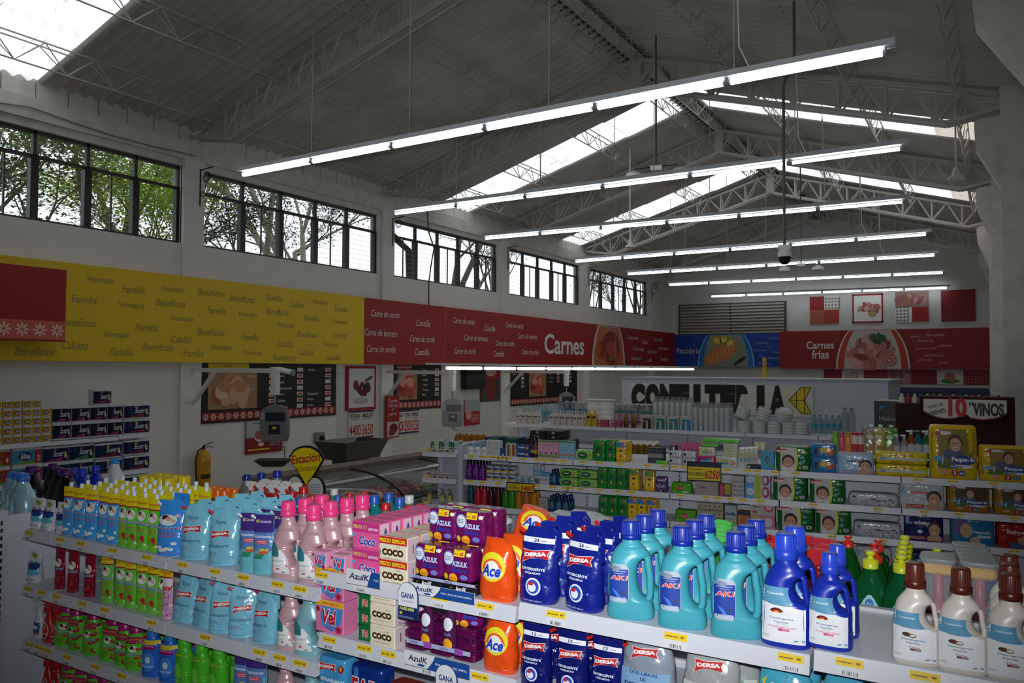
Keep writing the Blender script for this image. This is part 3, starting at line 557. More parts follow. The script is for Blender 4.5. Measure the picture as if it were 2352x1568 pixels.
p = at_y(640, 850, 7.0); scale_arm(7.45, p.x, 7.0, 2.16, 'white wall bracket arm holding the nearest hanging scale', 'nearest grey hanging scale with tray, in front of the chicken board', 0)
p = at_y(1045, 860, 10.6); scale_arm(11.75, p.x, 10.6, 2.13, 'white wall bracket arm holding the middle hanging scale', 'middle grey hanging scale, right of the price posters', 0)
p = at_y(1306, 862, 15.2); scale_arm(15.98, p.x, 15.2, 2.13, 'white wall bracket arm nearest the far beef board', 'farthest grey hanging scale, in front of the beef board', 0)
t_ = thing('security_camera', (at_y(655, 855, 7.0)), math.radians(20), 'white bullet security camera at the end of the nearest bracket arm', 'camera'); b = MB(); b.tube([(-.06, 0, .03), (.1, -.02, 0)], .035, WHITE, 14); b.build('housing', t_); b = MB(); b.tube([(.1, -.02, 0), (.13, -.022, -.008)], .04, M('#8d9196'), 14); b.build('lens_hood', t_)
# iron wall brackets between windows
for y in (7.5, 11.85, 16.08, 20.45, 25.3):
    b = MB(); x = XL + .066; b.bar((x, y, 4.55), (x, y, 5.1), .015, .015, BLACK); b.bar((x, y, 5.08), (x + .28, y, 5.1), .015, .015, BLACK)
    b.tube([(x + .14 + .09 * (1 - k / 40) * math.cos(k * .5), y, 4.96 + .09 * (1 - k / 40) * math.sin(k * .5)) for k in range(26)], .007, BLACK, 4); b.tube([(x + .06 + .05 * (1 - k / 30) * math.cos(k * .5), y, 4.72 + .05 * (1 - k / 30) * math.sin(k * .5)) for k in range(18)], .006, BLACK, 4)
    tag(b.build('iron_bracket'), 'black scrolled iron bracket on the pilaster %s window' % ('between the first and second', 'between the second and third', 'between the third and fourth', 'between the fourth and fifth', 'beyond the fifth')[(7.5, 11.85, 16.08, 20.45, 25.3).index(y)], 'bracket')
# extinguisher
e_ = at_x(452, 1116, -9.8); t_ = thing('fire_extinguisher', (-9.82, 7.55, .5), 0, 'yellow fire extinguisher hanging on the wall left of the chicken board', 'fire extinguisher')
b = MB(); YE = M('#d99a0c', 'gl2' if 0 else 'pl'); b.lathe([(.09, 0), (.1, .02), (.1, .4), (.085, .46), (.04, .5), (.02, .52)], YE, 20); S_ = WL(.1); b.build('cylinder', t_)
b = MB(); Scy = lambda u, v, o=0: ((.1 + o) * math.cos(u / .1), (.1 + o) * math.sin(u / .1), v); b.patch(Scy, lambda v: (-.1, .1), .1, .17, M('#2a3a20', 'pa'), .001, 8, 1); b.patch(Scy, lambda v: (-.08, .06), .22, .36, M('#b5860c', 'pa'), .001, 8, 1); b.build('label', t_)
b = MB(); b.tube([(0, 0, .52), (0, 0, .57)], .02, BLACK, 8); b.bar((0, -.01, .57), (.06, .12, .62), .015, .01, BLACK); b.bar((0, -.01, .55), (.07, .1, .55), .015, .01, BLACK); b.build('valve_handle', t_)
b = MB(); b.tube([(0, -.02, .54), (0, -.1, .5), (.02, -.15, .35), (.02, -.13, .1), (.02, -.1, .0)], .012, BLACK, 6); b.build('hose', t_)
# wooden rail box / steel trough and wall socket
t_ = thing('steel_trough', (-8.9, 9.8, .0), 0, 'grey steel hopper trough standing behind the meat counter', 'trough')
p0, p1 = at_x(738, 1014, -8.5), at_x(878, 1012, -8.5); t_.location = (-8.5, (p0.y + p1.y) / 2, 0); hw = (p1.y - p0.y) / 2 * .72; z1 = (p0.z + p1.z) / 2 + .02; GS = M('#6a6a68', 'me')
b = MB(); b.rings([[(-.22, -hw * .75, z1 - .28), (.2, -hw * .75, z1 - .28), (.2, hw * .75, z1 - .28), (-.22, hw * .75, z1 - .28)], [(-.35, -hw, z1), (.3, -hw, z1), (.3, hw, z1), (-.35, hw, z1)], [(-.32, -hw + .04, z1), (.27, -hw + .04, z1), (.27, hw - .04, z1), (-.32, hw - .04, z1)], [(-.2, -hw * .7, z1 - .25), (.18, -hw * .7, z1 - .25), (.18, hw * .7, z1 - .25), (-.2, hw * .7, z1 - .25)]], GS, False); b.build('tray', t_)
b = MB(); b.box(-.2, .15, -hw * .5, hw * .5, 0, z1 - .3, M('#3a3a3a', 'me2')); b.build('stand', t_)
b = MB(); p = at_x(730, 1005, -9.98); b.cbox(-9.99, -9.9, p.y - .09, p.y + .09, p.z - .07, p.z + .1, M('#8d8a84')); b.tube([(-9.9, p.y, p.z), (-9.86, p.y, p.z - .02)], .05, BLACK, 12); tag(b.build('wall_socket'), 'grey industrial socket with black plug above the meat counter', 'socket')
# meat counter with curved glass
def counter():
    p0 = Vector((-5.62, 4.85, 0)); p1 = Vector((-5.62, 9.2, 0)); d = (p1 - p0).normalized(); n_ = Vector((d.y, -d.x, 0)); L = (p1 - p0).length
    t_ = thing('meat_counter', p0, math.atan2(d.y, d.x), 'long refrigerated meat counter with curved glass front and trays of meat', 'display counter')
    W_ = .9                                # local: x along, -y towards customers
    b = MB(); b.box(0, L, -W_, .15, 0, .72, M('#8c8c88', 'me2')); b.build('cabinet', t_)
    b = MB(); b.box(0, L, .0, .05, .72, 1.2, M('#9a9a90', 'me2')); b.box(-.05, L + .05, -.14, .1, 1.2, 1.235, M('#6d6258', 'me2')); b.build('back_ledge', t_)
    prof = [(-.12 - .78 * math.sin(a) ** 1.0, .74 + .46 * math.cos(a) ** .8) for a in [k * PI / 2 / 12 for k in range(13)]]
    for k in range(4):
        g = MB(); x0, x1 = L * k / 4 + .02, L * (k + 1) / 4 - .02; g.rings([[(x0, y, z) for y, z in prof], [(x1, y, z) for y, z in prof]], M((.3, .32, .32), 'gc'), True, False, False); g.build('curved_glass', t_)
    b = MB()
    for k in range(5): b.tube([(L * k / 4, y, z) for y, z in prof], .012, BLACK, 6)
    b.build('glass_ribs', t_)
    b = MB(); b.box(.05, L - .05, -W_ + .08, 0, .89, .93, M('#b5b5b0', 'me')); b.build('tray_floor', t_)
    rd = random.Random(3)
    for k in range(9):
        m_ = MB(); x = .47 * k + .3; mm = M(rd.choice(['#a5665a', '#8e3a34', '#b98a70', '#c2a07a', '#7a2c2a']), 'fi'); m_.cbox(x - .21, x + .21, -.75, -.2, .93, .955, M('#1c1c1c'))
        for q in range(9): cx_, cy_ = x + rd.uniform(-.15, .15), rd.uniform(-.68, -.28); m_.lathe([(.06, .95), (.075, .98), (.05, 1.02), (.01, 1.03)], mm, 8, (cx_, cy_), sx=rd.uniform(.7, 1.3))
        if k % 3 == 0:
            for q in range(8): m_.lathe([(.03, 1.0), (.04, 1.03), (.0, 1.06)], M('#5d8a2c'), 6, (x + rd.uniform(-.18, .18), -.72 + rd.uniform(-.03, .03)))
        m_.build('meat_tray', t_)
    b = MB(); b.tube([(.1, -.3, 1.12), (L - .1, -.3, 1.12)], .014, WHITE, 8); b.build('counter_lamp', t_)
counter()
# CONFITERIA panel
t_ = thing('confectionery_panel', (0, 12.3, 0), 0, 'large white panelled booth with a painted CONFITERIA banner', 'booth')
q0, q1 = at_y(1428, 875, 12.3), at_y(2040, 875, 12.3); WP = M('#b9bfca', 'sh')
b = MB(); b.box(q0.x, q1.x, 0, 1.6, 0, q1.z, WP); b.box(q0.x - .02, q1.x + .02, -.02, 1.62, q1.z - .012, q1.z + .02, M('#9aa0aa', 'sh'))
for k in range(40):
    for z in (q1.z - .05, q1.z - .35): b.disc(XZ(0), q0.x + .05 + k * (q1.x - q0.x - .1) / 39, z, .007, .007, M('#6a6e78', 'me'), .002, 6)
b.build('panels', t_)
c0, c1 = at_y(1446, 880, 12.27), at_y(1868, 955, 12.27); b = MB(); S_ = XZ(-.03); b.box(c0.x, c1.x, -.03, -.004, c1.z - .02, c0.z, M('#cdc8bd', 'pa'))
xl_, xr_ = at_y(1450, 900, 12.27).x, at_y(1805, 900, 12.27).x; st = 'CONFITERIA'; wl = (xr_ - xl_) / len(st)
for k, ch in enumerate(st): b.text(S_, ch, xl_ + wl * (k + .5), (c0.z + c1.z) / 2 + .0, c0.z - c1.z - .0, BLK, .004 + (.0), w=None, bold=.06) if ch == 'I' else b.add([((lambda q: S_(xl_ + wl * (k + .5) + q[0] * wl * 1.0 / max(glyphs(ch, .1)[2], .1), (c0.z + c1.z) / 2 + q[1] * (c0.z - c1.z + .0), .004))(q)) for q in glyphs(ch, .1)[0]], glyphs(ch, .1)[1], BLK)
l0, l1 = at_y(1812, 900, 12.27).x, at_y(1863, 900, 12.27).x; zt, zb = c0.z - .02, c1.z + .03; zm = (zt + zb) / 2
b.poly(S_, [(l0, zm), (l0 + .18, zt), (l1, zt), (l0 + .22, zm), (l1, zb), (l0 + .18, zb)], M('#d9b800', 'pa'), .004)
for A_, B_ in (((l0, zm), (l0 + .18, zt)), ((l0 + .18, zt), (l1, zt)), ((l1, zt), (l0 + .22, zm)), ((l0 + .22, zm), (l1, zb)), ((l1, zb), (l0 + .18, zb)), ((l0 + .18, zb), (l0, zm)), ((l0 + .11, zm - .12), (l0 + .11, zm + .12)), ((l0 + .22, zm), (l0 + .22, zb)), ((l0, zm), (l0 + .22, zm)), ((l0 + .22, zm), (l0 + .22, zt))): b.bar(S_(*A_, .008), S_(*B_, .008), .008, .008, BLK)
b.build('painted_banner', t_)
# fridge, wine sign
q0, q1 = at_y(2008, 920, 9.6), at_y(2103, 920, 9.6); t_ = thing('beer_fridge', ((q0.x + q1.x) / 2, 9.6, 0), 0, 'small black glass door drinks fridge behind the nappies', 'fridge'); w2 = (q1.x - q0.x) / 2
b = MB(); b.cbox(-w2, w2, .02, .5, 0, q0.z, M('#17181a')); b.build('cabinet', t_); b = MB(); b.cbox(-w2, w2, -.02, .02, 1.1, q0.z, M('#101113')); b.rect(XZ(-.02), -w2 + .05, 1.15, w2 - .05, q0.z - .05, M('#0c1a14'), .002); b.text(XZ(-.02), 'Heineken', -.02, q0.z - .19, .05, M('#a9b0aa', 'pa'), .004, w=w2 * 1.3); b.disc(XZ(-.02), 0, q0.z - .12, .025, .022, M('#7a1c1c', 'pa'), .004, 5); b.poly(XZ(-.02), [(-w2 + .05, q0.z - .05), (-w2 + .12, q0.z - .05), (-w2 + .05, q0.z - .11)], M('#2a78b0', 'pa'), .004); b.build('door', t_)
q0, q1 = at_y(2112, 910, 8.6), at_y(2332, 965, 8.6); t_ = thing('wine_display', (0, 8.6, 0), 0, 'dark wooden wine display with the painted sign TODOS LOS VIERNES 10 EN VINOS', 'display stand'); WD = M('#3a1010', 'wd')
b = MB(); b.box(q0.x, q1.x, .02, .5, 0, q0.z, WD); b.build('cabinet', t_); b = MB(); S_ = XZ(-.02); x0, x1, zt, zb = q0.x + .03, q1.x - .06, q0.z - .02, q1.z
pts = [(x0, zt), (x0, zb + .06), (x0 + .06, zb + .02)] + [(x0 + .06 + (x1 - x0 - .12) * k / 10, zb + .02 - .03 * abs(math.sin(k / 10 * 2 * PI)) + .03 * (k % 10 == 5)) for k in range(1, 10)] + [(x1 - .06, zb + .02), (x1, zb + .06), (x1, zt)]
b.prism(S_, pts, [], .0, -.03, M('#7a1818', 'pa')); b.poly(S_, [(u * .985 + .015 * (x0 + x1) / 2, zb + (v - zb) * .93 + .012) for u, v in pts], M('#cdc9bf', 'pa'), .004); W_ = x1 - x0
b.text(S_, 'TODOS LOS', x0 + W_ * .15, zt - .065, .03, BLK, .007, rot=.3, bold=.01, w=W_ * .2); b.text(S_, 'VIERNES', x0 + W_ * .17, zt - .125, .04, BLK, .007, rot=.3, bold=.02, w=W_ * .22); b.text(S_, '10', x0 + W_ * .42, (zt + zb) / 2 + .015, .18, M('#b01c20', 'pa'), .007, w=W_ * .22, bold=.05); b.text(S_, 'EN', x0 + W_ * .6, zt - .04, .035, BLK, .007, bold=.02); b.text(S_, 'VINOS', x0 + W_ * .78, (zt + zb) / 2 - .0, .12, BLK, .007, w=W_ * .36, bold=.04); b.build('painted_sign', t_)
# recipe station sign on a stand
P = at_y(703, 1080, 4.3); t_ = thing('recipe_sign', (P.x, 4.3, 0), math.radians(12), 'yellow fan shaped sign reading Estación del Recetario with two round white cards', 'sign')
u_ = upp(P); S_ = XZ(0); z = P.z; fan = [(0, z - .0)] ; cx_ = 0
top = z + 58 * u_; bot = z - 38 * u_
def fanp(k): 
    pts = [(0.01, bot)]
    for i in range(13): a = math.radians(-58 + 116 * i / 12) ; pts.append((math.sin(a) * 56 * u_, z + 4 * u_ + math.cos(a) * (54 * u_ if abs(a) < .8 else 50 * u_) * .98))
    return [(u * k, z + (v - z) * k) for u, v in pts]
b = MB(); b.prism(S_, fanp(1.0), [], .0, -.02, BLK); b.poly(S_, fanp(.92), M('#e0c800', 'pa'), .003); b.text(S_, 'Estación', .0, z + 28 * u_, 20 * u_, M('#b01c20', 'pa'), .006, w=76 * u_, rot=.15, shear=.2, bold=.02); b.text(S_, 'del Recetario!', .0, z + 5 * u_, 13 * u_, M('#6e2a20', 'pa'), .006, w=56 * u_, rot=.12, shear=.2); b.build('fan_board', t_)
for s, tt in ((-1, 0), (1, 1)):
    b = MB(); b.disc(S_, s * 27 * u_, z - 42 * u_, 24 * u_, 30 * u_, BLK, .006, 28); b.disc(S_, s * 27 * u_, z - 42 * u_, 21 * u_, 27 * u_, M('#cfccc8', 'pa'), .01, 28); b.lines(S_, (s * 27 - 15) * u_, (s * 27 + 15) * u_, z - 58 * u_, z - 28 * u_, 8, M('#2c3a6a', 'pa'), .013, .3); b.prism(S_, [(s * 27 * u_ + 24 * u_ * math.cos(k * .35), z - 42 * u_ + 30 * u_ * math.sin(k * .35)) for k in range(18)], [], .004, -.012, BLK); b.build('round_card', t_)
b = MB(); b.tube([(0, .03, 0), (0, .03, z)], .015, BLACK, 8); b.build('pole', t_); b = MB(); b.lathe([(.18, 0), (.18, .02), (.03, .04)], BLACK, 20, (0, .03)); b.build('base', t_)
# downpipe outside the third window
b = MB(); q = [at_x(px, py, -10.6) for px, py in ((905, 545), (938, 575), (940, 640))]; b.tube([q[0] + Vector((0, -.3, .25)), q[0], q[1], q[2], Vector((q[2].x, q[2].y, -.16))], .07, M('#2a211c', 'me2'), 10); tag(b.build('downpipe'), 'dark rain pipe with a bend outside the third window', 'pipe')
# hanging dome camera on a bent pipe and the emergency lamps
t_ = thing('dome_camera', at_y(1802, 588, 9.0), 0, 'white dome security camera hanging on a long thin pipe', 'camera'); b = MB(); b.lathe([(.03, -.09), (.06, -.06), (.07, -.01)], BLACK, 16); b.build('dome', t_); b = MB(); b.lathe([(.07, -.01), (.075, .03), (.055, .07)], WHITE, 16); b.box(-.06, .06, -.05, .05, .07, .12, WHITE); b.build('housing', t_)
b = MB(); zc = 7.2 - .29 * 2 - 3.4; P = t_.location; b.tube([(0, 0, .12), (0, 0, roofz(P.x) - P.z - 1.05), (.03, 0, roofz(P.x) - P.z - .95), (.12, 0, roofz(P.x) - P.z - .9), (.12, 0, roofz(P.x) - P.z - .12)], .016, M('#5a5856', 'me2'), 8); b.build('pipe', t_)
def elamp(P, label):
    t_ = thing('emergency_lamp', P, .2, label, 'lamp'); zt = roofz(P.x) - P.z - .04
    b = MB(); b.tube([(0, 0, 0), (0, 0, zt)], .013, M('#5a5856', 'me2'), 8); b.build('rod', t_); b = MB(); b.cbox(-.08, .08, -.03, .03, -.03, .03, WHITE); b.bar((-.3, 0, 0), (.3, 0, .02), .015, .015, BLACK); b.build('bracket', t_)
    for s in (-1, 1): b = MB(); b.lathe([(.1, -.12), (.11, -.08), (.1, -.05), (.04, -.02)], WHITE, 14, (s * .33, 0)); b.build('lamp_head', t_)
elamp(at_y(1507, 385, 10.6), 'twin headed emergency lamp hanging near the second light row'); elamp(at_y(1840, 608, 17.5), 'twin headed emergency lamp hanging near the fifth light row')
for px, py, y, l in ((2196, 408, 12.3, 'white bell shaped siren under the right joist'), (1447, 565, 15.0, 'small white floodlight under the left end of a truss')): b = MB(); p = at_y(px, py, y); b.lathe([(.11, -.03), (.1, .0), (.05, .04), (.03, .13), (.012, .15), (.012, roofz(p.x) - p.z - .06)], WHITE, 14); o = tag(b.build('floodlight'), l, 'lamp'); o.location = p
# cable down the third window
b = MB(); q = [at_x(px, py, -9.86) for px, py in ((982, 485), (984, 530), (997, 570), (990, 610), (985, 650), (985, 705))]; b.tube(q, .014, M('#3a3836', 'me2'), 5); tag(b.build('cable'), 'dark cable running down across the third window', 'cable')
b = MB(); b.tube([at_x(px, py, -9.93) for px, py in ((0, 236), (70, 246), (170, 282), (260, 312), (350, 336), (450, 358))], .01, M('#8a8784', 'me2'), 5); tag(b.build('cable'), 'thin grey cable sagging along the beam over the first window', 'cable')
# yellow scale strip above the booth
b = MB(); p = at_y(1756, 850, 14.2); b.box(-.03, .03, -.02, .02, -.6, .22, M('#c9a800', 'pa')); b.box(-.015, .015, -.01, .01, -p.z, -.6, BLACK); b.text(XZ(-.02), 'CAFÉ', 0, .1, .05, BLK, .003, rot=PI / 2); o = tag(b.build('pole_sign'), 'narrow yellow upright sign rising behind the white booth', 'sign'); o.location = p
# ---------------------------------------------------------------- trees outside
BARK = M('#5a5044', 'wd'); BARK2 = M('#8a8478', 'wd')
def tree(x, y, h, lean, leafc, nl, label, crown=None, r0=.14, seed=0, ls=.06, bark=BARK, zmin=5.0, spread=1.0, flat=.5):
    rd = random.Random(seed); t_ = thing('tree', (x, y, -.15), 0, label, 'tree'); b = MB(); ends = []
    def grow(p, d, L, r, lev):
        pts = [p]; q = p.copy(); dd = d.copy()
        for i in range(4): dd = (dd + Vector((rd.uniform(-.16, .16), rd.uniform(-.16, .16), rd.uniform(-.04, .1)))).normalized(); q = q + dd * L / 4; pts.append(q.copy())
        b.tube(pts, [r * (1 - .11 * i) for i in range(5)], bark, 7 if lev < 2 else 4)
        if lev >= 4: ends.append((pts[2], q)); return
        if lev >= 2: ends.append((pts[3], q))
        for k in range(3 if lev < 3 else 2):
            nd = (dd + Vector((rd.uniform(-.8, .8), rd.uniform(-.8, .8), rd.uniform(-.25, .5))) * spread).normalized(); grow(pts[rd.choice((3, 4, 4))], nd, L * rd.uniform(.55, .75), r * .5, lev + 1)
    grow(Vector((0, 0, 0)), Vector((lean[0], lean[1], 1)).normalized(), h * .55, r0, 0); b.build('trunk', t_)
    f = MB(); vs = []; fs = []
    for i in range(int(nl * 1.25)):
        a, e = rd.choice(ends); c_ = a.lerp(e, rd.random() * 1.2) + Vector((rd.gauss(0, .3), rd.gauss(0, .3), rd.gauss(0, .3 * flat)))
        u = Vector((rd.uniform(-1, 1), rd.uniform(-1, 1), rd.uniform(-.4, .4))).normalized() * ls * rd.uniform(.6, 1.3); v = u.cross(Vector((rd.uniform(-.3, .3), rd.uniform(-.3, .3), 1))).normalized() * ls * .5; o = len(vs); vs += [c_ - u, c_ + v, c_ + u, c_ - v]; fs.append((o, o + 1, o + 2, o + 3))
    f.add(vs, fs, leafc); f.build('foliage', t_)
G1 = M('#55682a', 'lf'); G2 = M('#86a428', 'lf'); G3 = M('#2f4020', 'lf')
tree(-15.5, 8.4, 7.5, (.1, .2), G3, 7000, 'spreading dark feathery tree outside the first window', seed=1)
tree(-19.5, 11.5, 8.5, (0, -.1), G1, 7000, 'broad feathery tree behind the first window pane', seed=2, r0=.2)
tree(-14.5, 6.4, 6.0, (0, .1), G1, 6000, 'low dark leafy tree at the left edge of the first window', seed=3)
tree(-16, 12.6, 6.4, (0, .05), G2, 8000, 'bright green bushy tree between the first and second windows', seed=4, spread=.8)
tree(-18, 14.6, 10.5, (0, .12), G1, 2500, 'pale straight trunk tree outside the left of the second window', seed=5, r0=.22, bark=BARK2)
tree(-20, 16.5, 7.0, (0, .25), G3, 7000, 'dark bushy tree outside the second window', seed=6)
tree(-16, 14.2, 9.5, (0, .62), G3, 3000, 'leaning thick trunk tree crossing the second window', seed=7, r0=.25, bark=BARK2)
tree(-15, 17.8, 9.0, (.1, .6), G3, 3500, 'leaning tree seen in the upper left of the third window', seed=8, r0=.2)
tree(-17, 26.5, 8.0, (0, .1), G3, 2200, 'thin leaved tree at the right of the third window', seed=9, r0=.1)
tree(-15, 30.5, 7.5, (0, .1), G3, 2500, 'fine leaved tree outside the fourth window', seed=10, r0=.09)
tree(-14, 33, 7.5, (0, .1), G3, 5000, 'feathery dark tree outside the fifth window', seed=11, r0=.1); tree(-16, 41, 8.5, (0, -.1), G3, 5000, 'farthest feathery tree outside the fifth window', seed=12, r0=.1)
# ================================================================ SHELVING
def make_gondola(name, label, o, ang, t0, t1, shelves, tags, depth=.40, top=1.36, ups=(), far=(), endp=None, catg='shelving unit', tones=SHELF):
    root = thing(name, (o[0], o[1], 0), ang, label, catg)
    b = MB(); b.box(t0, t1, depth + .02, depth + .05, .1, top, tones); b.build('back_panel', root)
    b = MB(); b.box(t0, t1, .04, depth * 2 + .03, 0, .14, tones); b.build('plinth', root)
    for t in ups:
        b = MB(); b.box(t - .015, t + .015, depth - .005, depth + .075, 0, top + .01, RAIL)
        z = .2
        while z < top - .03: b.box(t - .004, t + .004, depth - .0065, depth - .005, z, z + .02, M('#2a2c30')); z += .035
        b.build('upright', root)
    for (a, c, z, sgn) in [(*s, 1) for s in shelves] + [(*s, -1) for s in far]:
        if sgn > 0: y0, y1, yf = .0, depth, 0.0
        else: y0, y1, yf = depth + .07, depth * 2 + .07, depth * 2 + .07
        b = MB(); b.box(a, c, y0, y1, z - .018, z, tones); sh = b.build('shelf', root)
        b = MB(); q = -1 if sgn > 0 else 1
        b.add([(a, yf, z + .002), (c, yf, z + .002), (c, yf + q * .012, z - .045), (a, yf + q * .012, z - .045), (a, yf - q * .006, z - .045), (c, yf - q * .006, z - .045)], [(0, 1, 2, 3), (3, 2, 5, 4), (1, 5, 2), (0, 3, 4)], RAIL); b.build('price_rail', sh)
        for s in (a, c):
            b = MB(); w_ = .002 if s == a else -.002; b.add([(s, yf, z), (s, (y0 + y1) / 2, z), (s + w_, (y0 + y1) / 2, z - .04), (s + w_, yf, z - .045)], [(0, 1, 2, 3)], RAIL); b.build('shelf_bracket', sh)
    for px, z in tags:
        ln = Line(o, ang); t = ln.t(px, z - .02, 0)
        sh = next((ch for ch in root.children if ch.name.startswith('shelf') and abs(ch.data.vertices[0].co.z + .018 - z) < .012 and min(v.co.x for v in ch.data.vertices) - .01 <= t <= max(v.co.x for v in ch.data.vertices) + .01), None)
        if sh is None: continue
        b = MB(); yq = lambda v: -.003 - .012 * (z - v) / .045
        S_ = lambda u, v, o=0: (u, -.0035 - .012 * (z - v) / .045 - o, v)
        b.rect(S_, t - .032, z - .021, t + .032, z - .003, M('#e8c321', 'pa'), .001); b.rect(S_, t - .03, z - .042, t + .03, z - .021, M('#d5d6da', 'pa'), .001); b.lines(S_, t - .028, t + .006, z - .017, z - .008, 1, M('#6a5520', 'pa'), .0016); b.rect(S_, t + .014, z - .014, t + .024, z - .009, M('#8a6a20', 'pa'), .0016)
        for k in range(9): b.rect(S_, t - .016 + k * .004, z - .04, t - .016 + k * .004 + random.choice((.001, .0022)), z - .031, INK, .0016)
        b.build('price_tag', sh)
    return root
FG = Line((0, 2.1), 0.0)
fgs = [(-4.05, -3.81, 1.41), (-3.80, -2.95, 1.41), (-2.94, -2.09, 1.41), (-2.08, -1.26, 1.475), (-1.25, -.41, 1.49), (-.40, .46, 1.505),
       (-4.05, -3.81, 1.145), (-3.80, -2.95, 1.145), (-2.94, -2.09, 1.145), (-2.08, -1.26, 1.255), (-1.25, -.41, 1.235), (-.40, .46, 1.235),
       (-4.05, -3.81, .885), (-3.80, -2.95, .885), (-2.94, -2.09, .885), (-2.08, -1.26, 1.02), (-4.05, -2.95, .62), (-2.94, -2.09, .62)]
fgt = [(px, 1.41) for px in (70, 142, 189, 262, 341, 422, 497, 562, 641, 693)] + [(px, 1.145) for px in (68, 100, 134, 193, 244, 352, 475)] + [(600, 1.145), (646, 1.145), (693, 1.145)] + [(px, .885) for px in (70, 92, 111, 158, 222, 283, 602, 650)] + [(742, 1.475), (834, 1.475), (1012, 1.475), (1117, 1.475), (760, 1.255), (840, 1.255), (895, 1.255), (985, 1.255), (1105, 1.255), (1280, 1.49), (1554, 1.49), (1818, 1.49), (1953, 1.505), (2125, 1.505), (2330, 1.505)]
make_gondola('display_gondola', 'long white steel shelving unit in the foreground stocked with laundry products', (0, 2.1), 0.0, -4.1, .5, fgs, fgt, depth=.42, top=1.40, ups=(-4.08, -3.8, -2.95, -2.085, -1.255, -.405, .47), far=[(-4.05, -2.95, 1.41), (-2.94, -2.09, 1.41), (-2.08, -1.26, 1.41), (-1.25, -.41, 1.41), (-.4, .46, 1.41)])
b = MB(); b.box(-1.25, .46, 2.525, 2.55, 1.38, 1.515, M('#c9ccd4', 'sh')); b.build('top_rail', bpy.data.objects['display_gondola']).location = (0, -2.1, 0)
root = thing('end_panel_unit', (-4.14, 1.7, 0), 0, 'white steel end unit closing the left end of the foreground shelves', 'shelving unit')
b = MB(); b.box(-.03, 0, .0, .36, 0, 1.49, SHELF); b.box(-1.35, -.03, .3, 1.8, 1.31, 1.33, SHELF); b.box(-1.35, -1.3, .3, 1.8, 0, 1.31, SHELF); b.box(-.03, 0, .36, .82, 0, 1.47, SHELF); b.build('side_panel', root)
b = MB(); b.box(-.05, .012, .30, .36, 0, 1.5, RAIL)
for k in range(38): b.box(.0125, .0135, .325, .335, .1 + k * .036, .12 + k * .036, M('#2a2c30'))
b.build('slotted_upright', root)
# rear gondola, its end unit and the sundry unit beyond
RO, RA = (-4.27, 6.14), math.radians(8.0)
RG = Line(RO, RA); J = [0.0, 1.075, 1.93, 2.80, 3.67, 4.53, 5.4]
rgs = [(J[0], J[1] - .005, 1.40)] + [(J[i] + .005, J[i + 1] - .005, 1.40) for i in range(1, 6)]
for z in (1.165, .93): rgs += [(0, .2, z), (.205, 1.07, z)] + [(J[i] + .005, J[i + 1] - .005, z) for i in range(1, 6)]
rgt = [(px, 1.40) for px in (1082, 1108, 1128, 1140, 1150, 1160, 1170, 1204, 1235, 1253, 1272, 1295, 1340, 1376, 1425, 1487, 1526, 1550, 1573, 1672, 1716, 1740, 1781, 1827, 2107, 2188, 2282)] + [(px, 1.165) for px in (1080, 1109, 1145, 1234, 1271, 1300, 1309, 1334, 1376, 1421, 1451, 1563, 1623, 1648, 1678, 1706, 1747, 1868, 2016, 2123, 2202, 2330)] + [(px, .93) for px in (1384, 1404, 1750, 1838, 1911, 2028, 2328)]
make_gondola('baby_care_gondola', 'white steel shelving unit behind the foreground one stocked with baby care and tissues', RO, RA, 0, 5.4, rgs, rgt, depth=.40, top=1.43, ups=(.3, 1.075, 1.93, 2.8, 3.67, 4.53), far=[(J[i] + .005, J[i + 1] - .005, 1.40 if i < 3 else 1.50) for i in range(6)])
b = MB(); b.box(-.06, -.01, 0, .87, 0, 1.49, M('#b5bac6', 'sh')); b.build('side_panel', bpy.data.objects['baby_care_gondola'])
# end unit with perforated panel
P = RG.p(-.08, .02, 0); root = thing('end_cap_shelf', P, RA, 'narrow perforated end unit with three small baskets of soap', 'shelving unit')
b = MB(); b.box(-.36, -.0, .36, .38, 0, 1.48, M('#aeb3be', 'sh'))
for i in range(11):
    for j in range(34): b.rect(XZ(.36), -.33 + i * .03, .55 + j * .027, -.327 + i * .03 + .003, .556 + j * .027, M('#3a3d44'), .001)
b.build('perforated_panel', root)
for s in (-.37, -.01): b = MB(); b.box(s - .015, s + .015, .34, .39, 0, 1.49, RAIL); [b.rect(XZ(.34), s - .004, .3 + k * .035, s + .004, .32 + k * .035, M('#2a2c30'), .001) for k in range(33)]; b.build('slotted_upright', root)
for z in (1.40, 1.15, .9): 
    b = MB(); b.box(-.4, -.03, .05, .36, z - .02, z - .005, SHELF); b.add([(-.4, .05, z - .0), (-.03, .05, z - .0), (-.03, .04, z - .045), (-.4, .04, z - .045)], [(0, 1, 2, 3)], RAIL); sh = b.build('shelf', root)
    b = MB()
    for k in range(14): x = -.395 + k * .028; b.bar((x, .045, z), (x, .045, z + .05), .002, .002, WHITE)
    for q in (.0, .025, .05): b.bar((-.4, .045, z + q), (-.03, .045, z + q), .003, .003, WHITE); b.bar((-.4, .045, z + q), (-.4, .3, z + q), .003, .003, WHITE)
    b.rect(XZ(.042), -.38, z + .005, -.31, z + .025, YEL, .002); b.build('wire_basket', sh)
GO = at_z(1582, 989, 1.40); GP = at_z(1983, 1006, 1.40); GA = math.radians(3.0); GG = Line((GO.x, GO.y), GA)
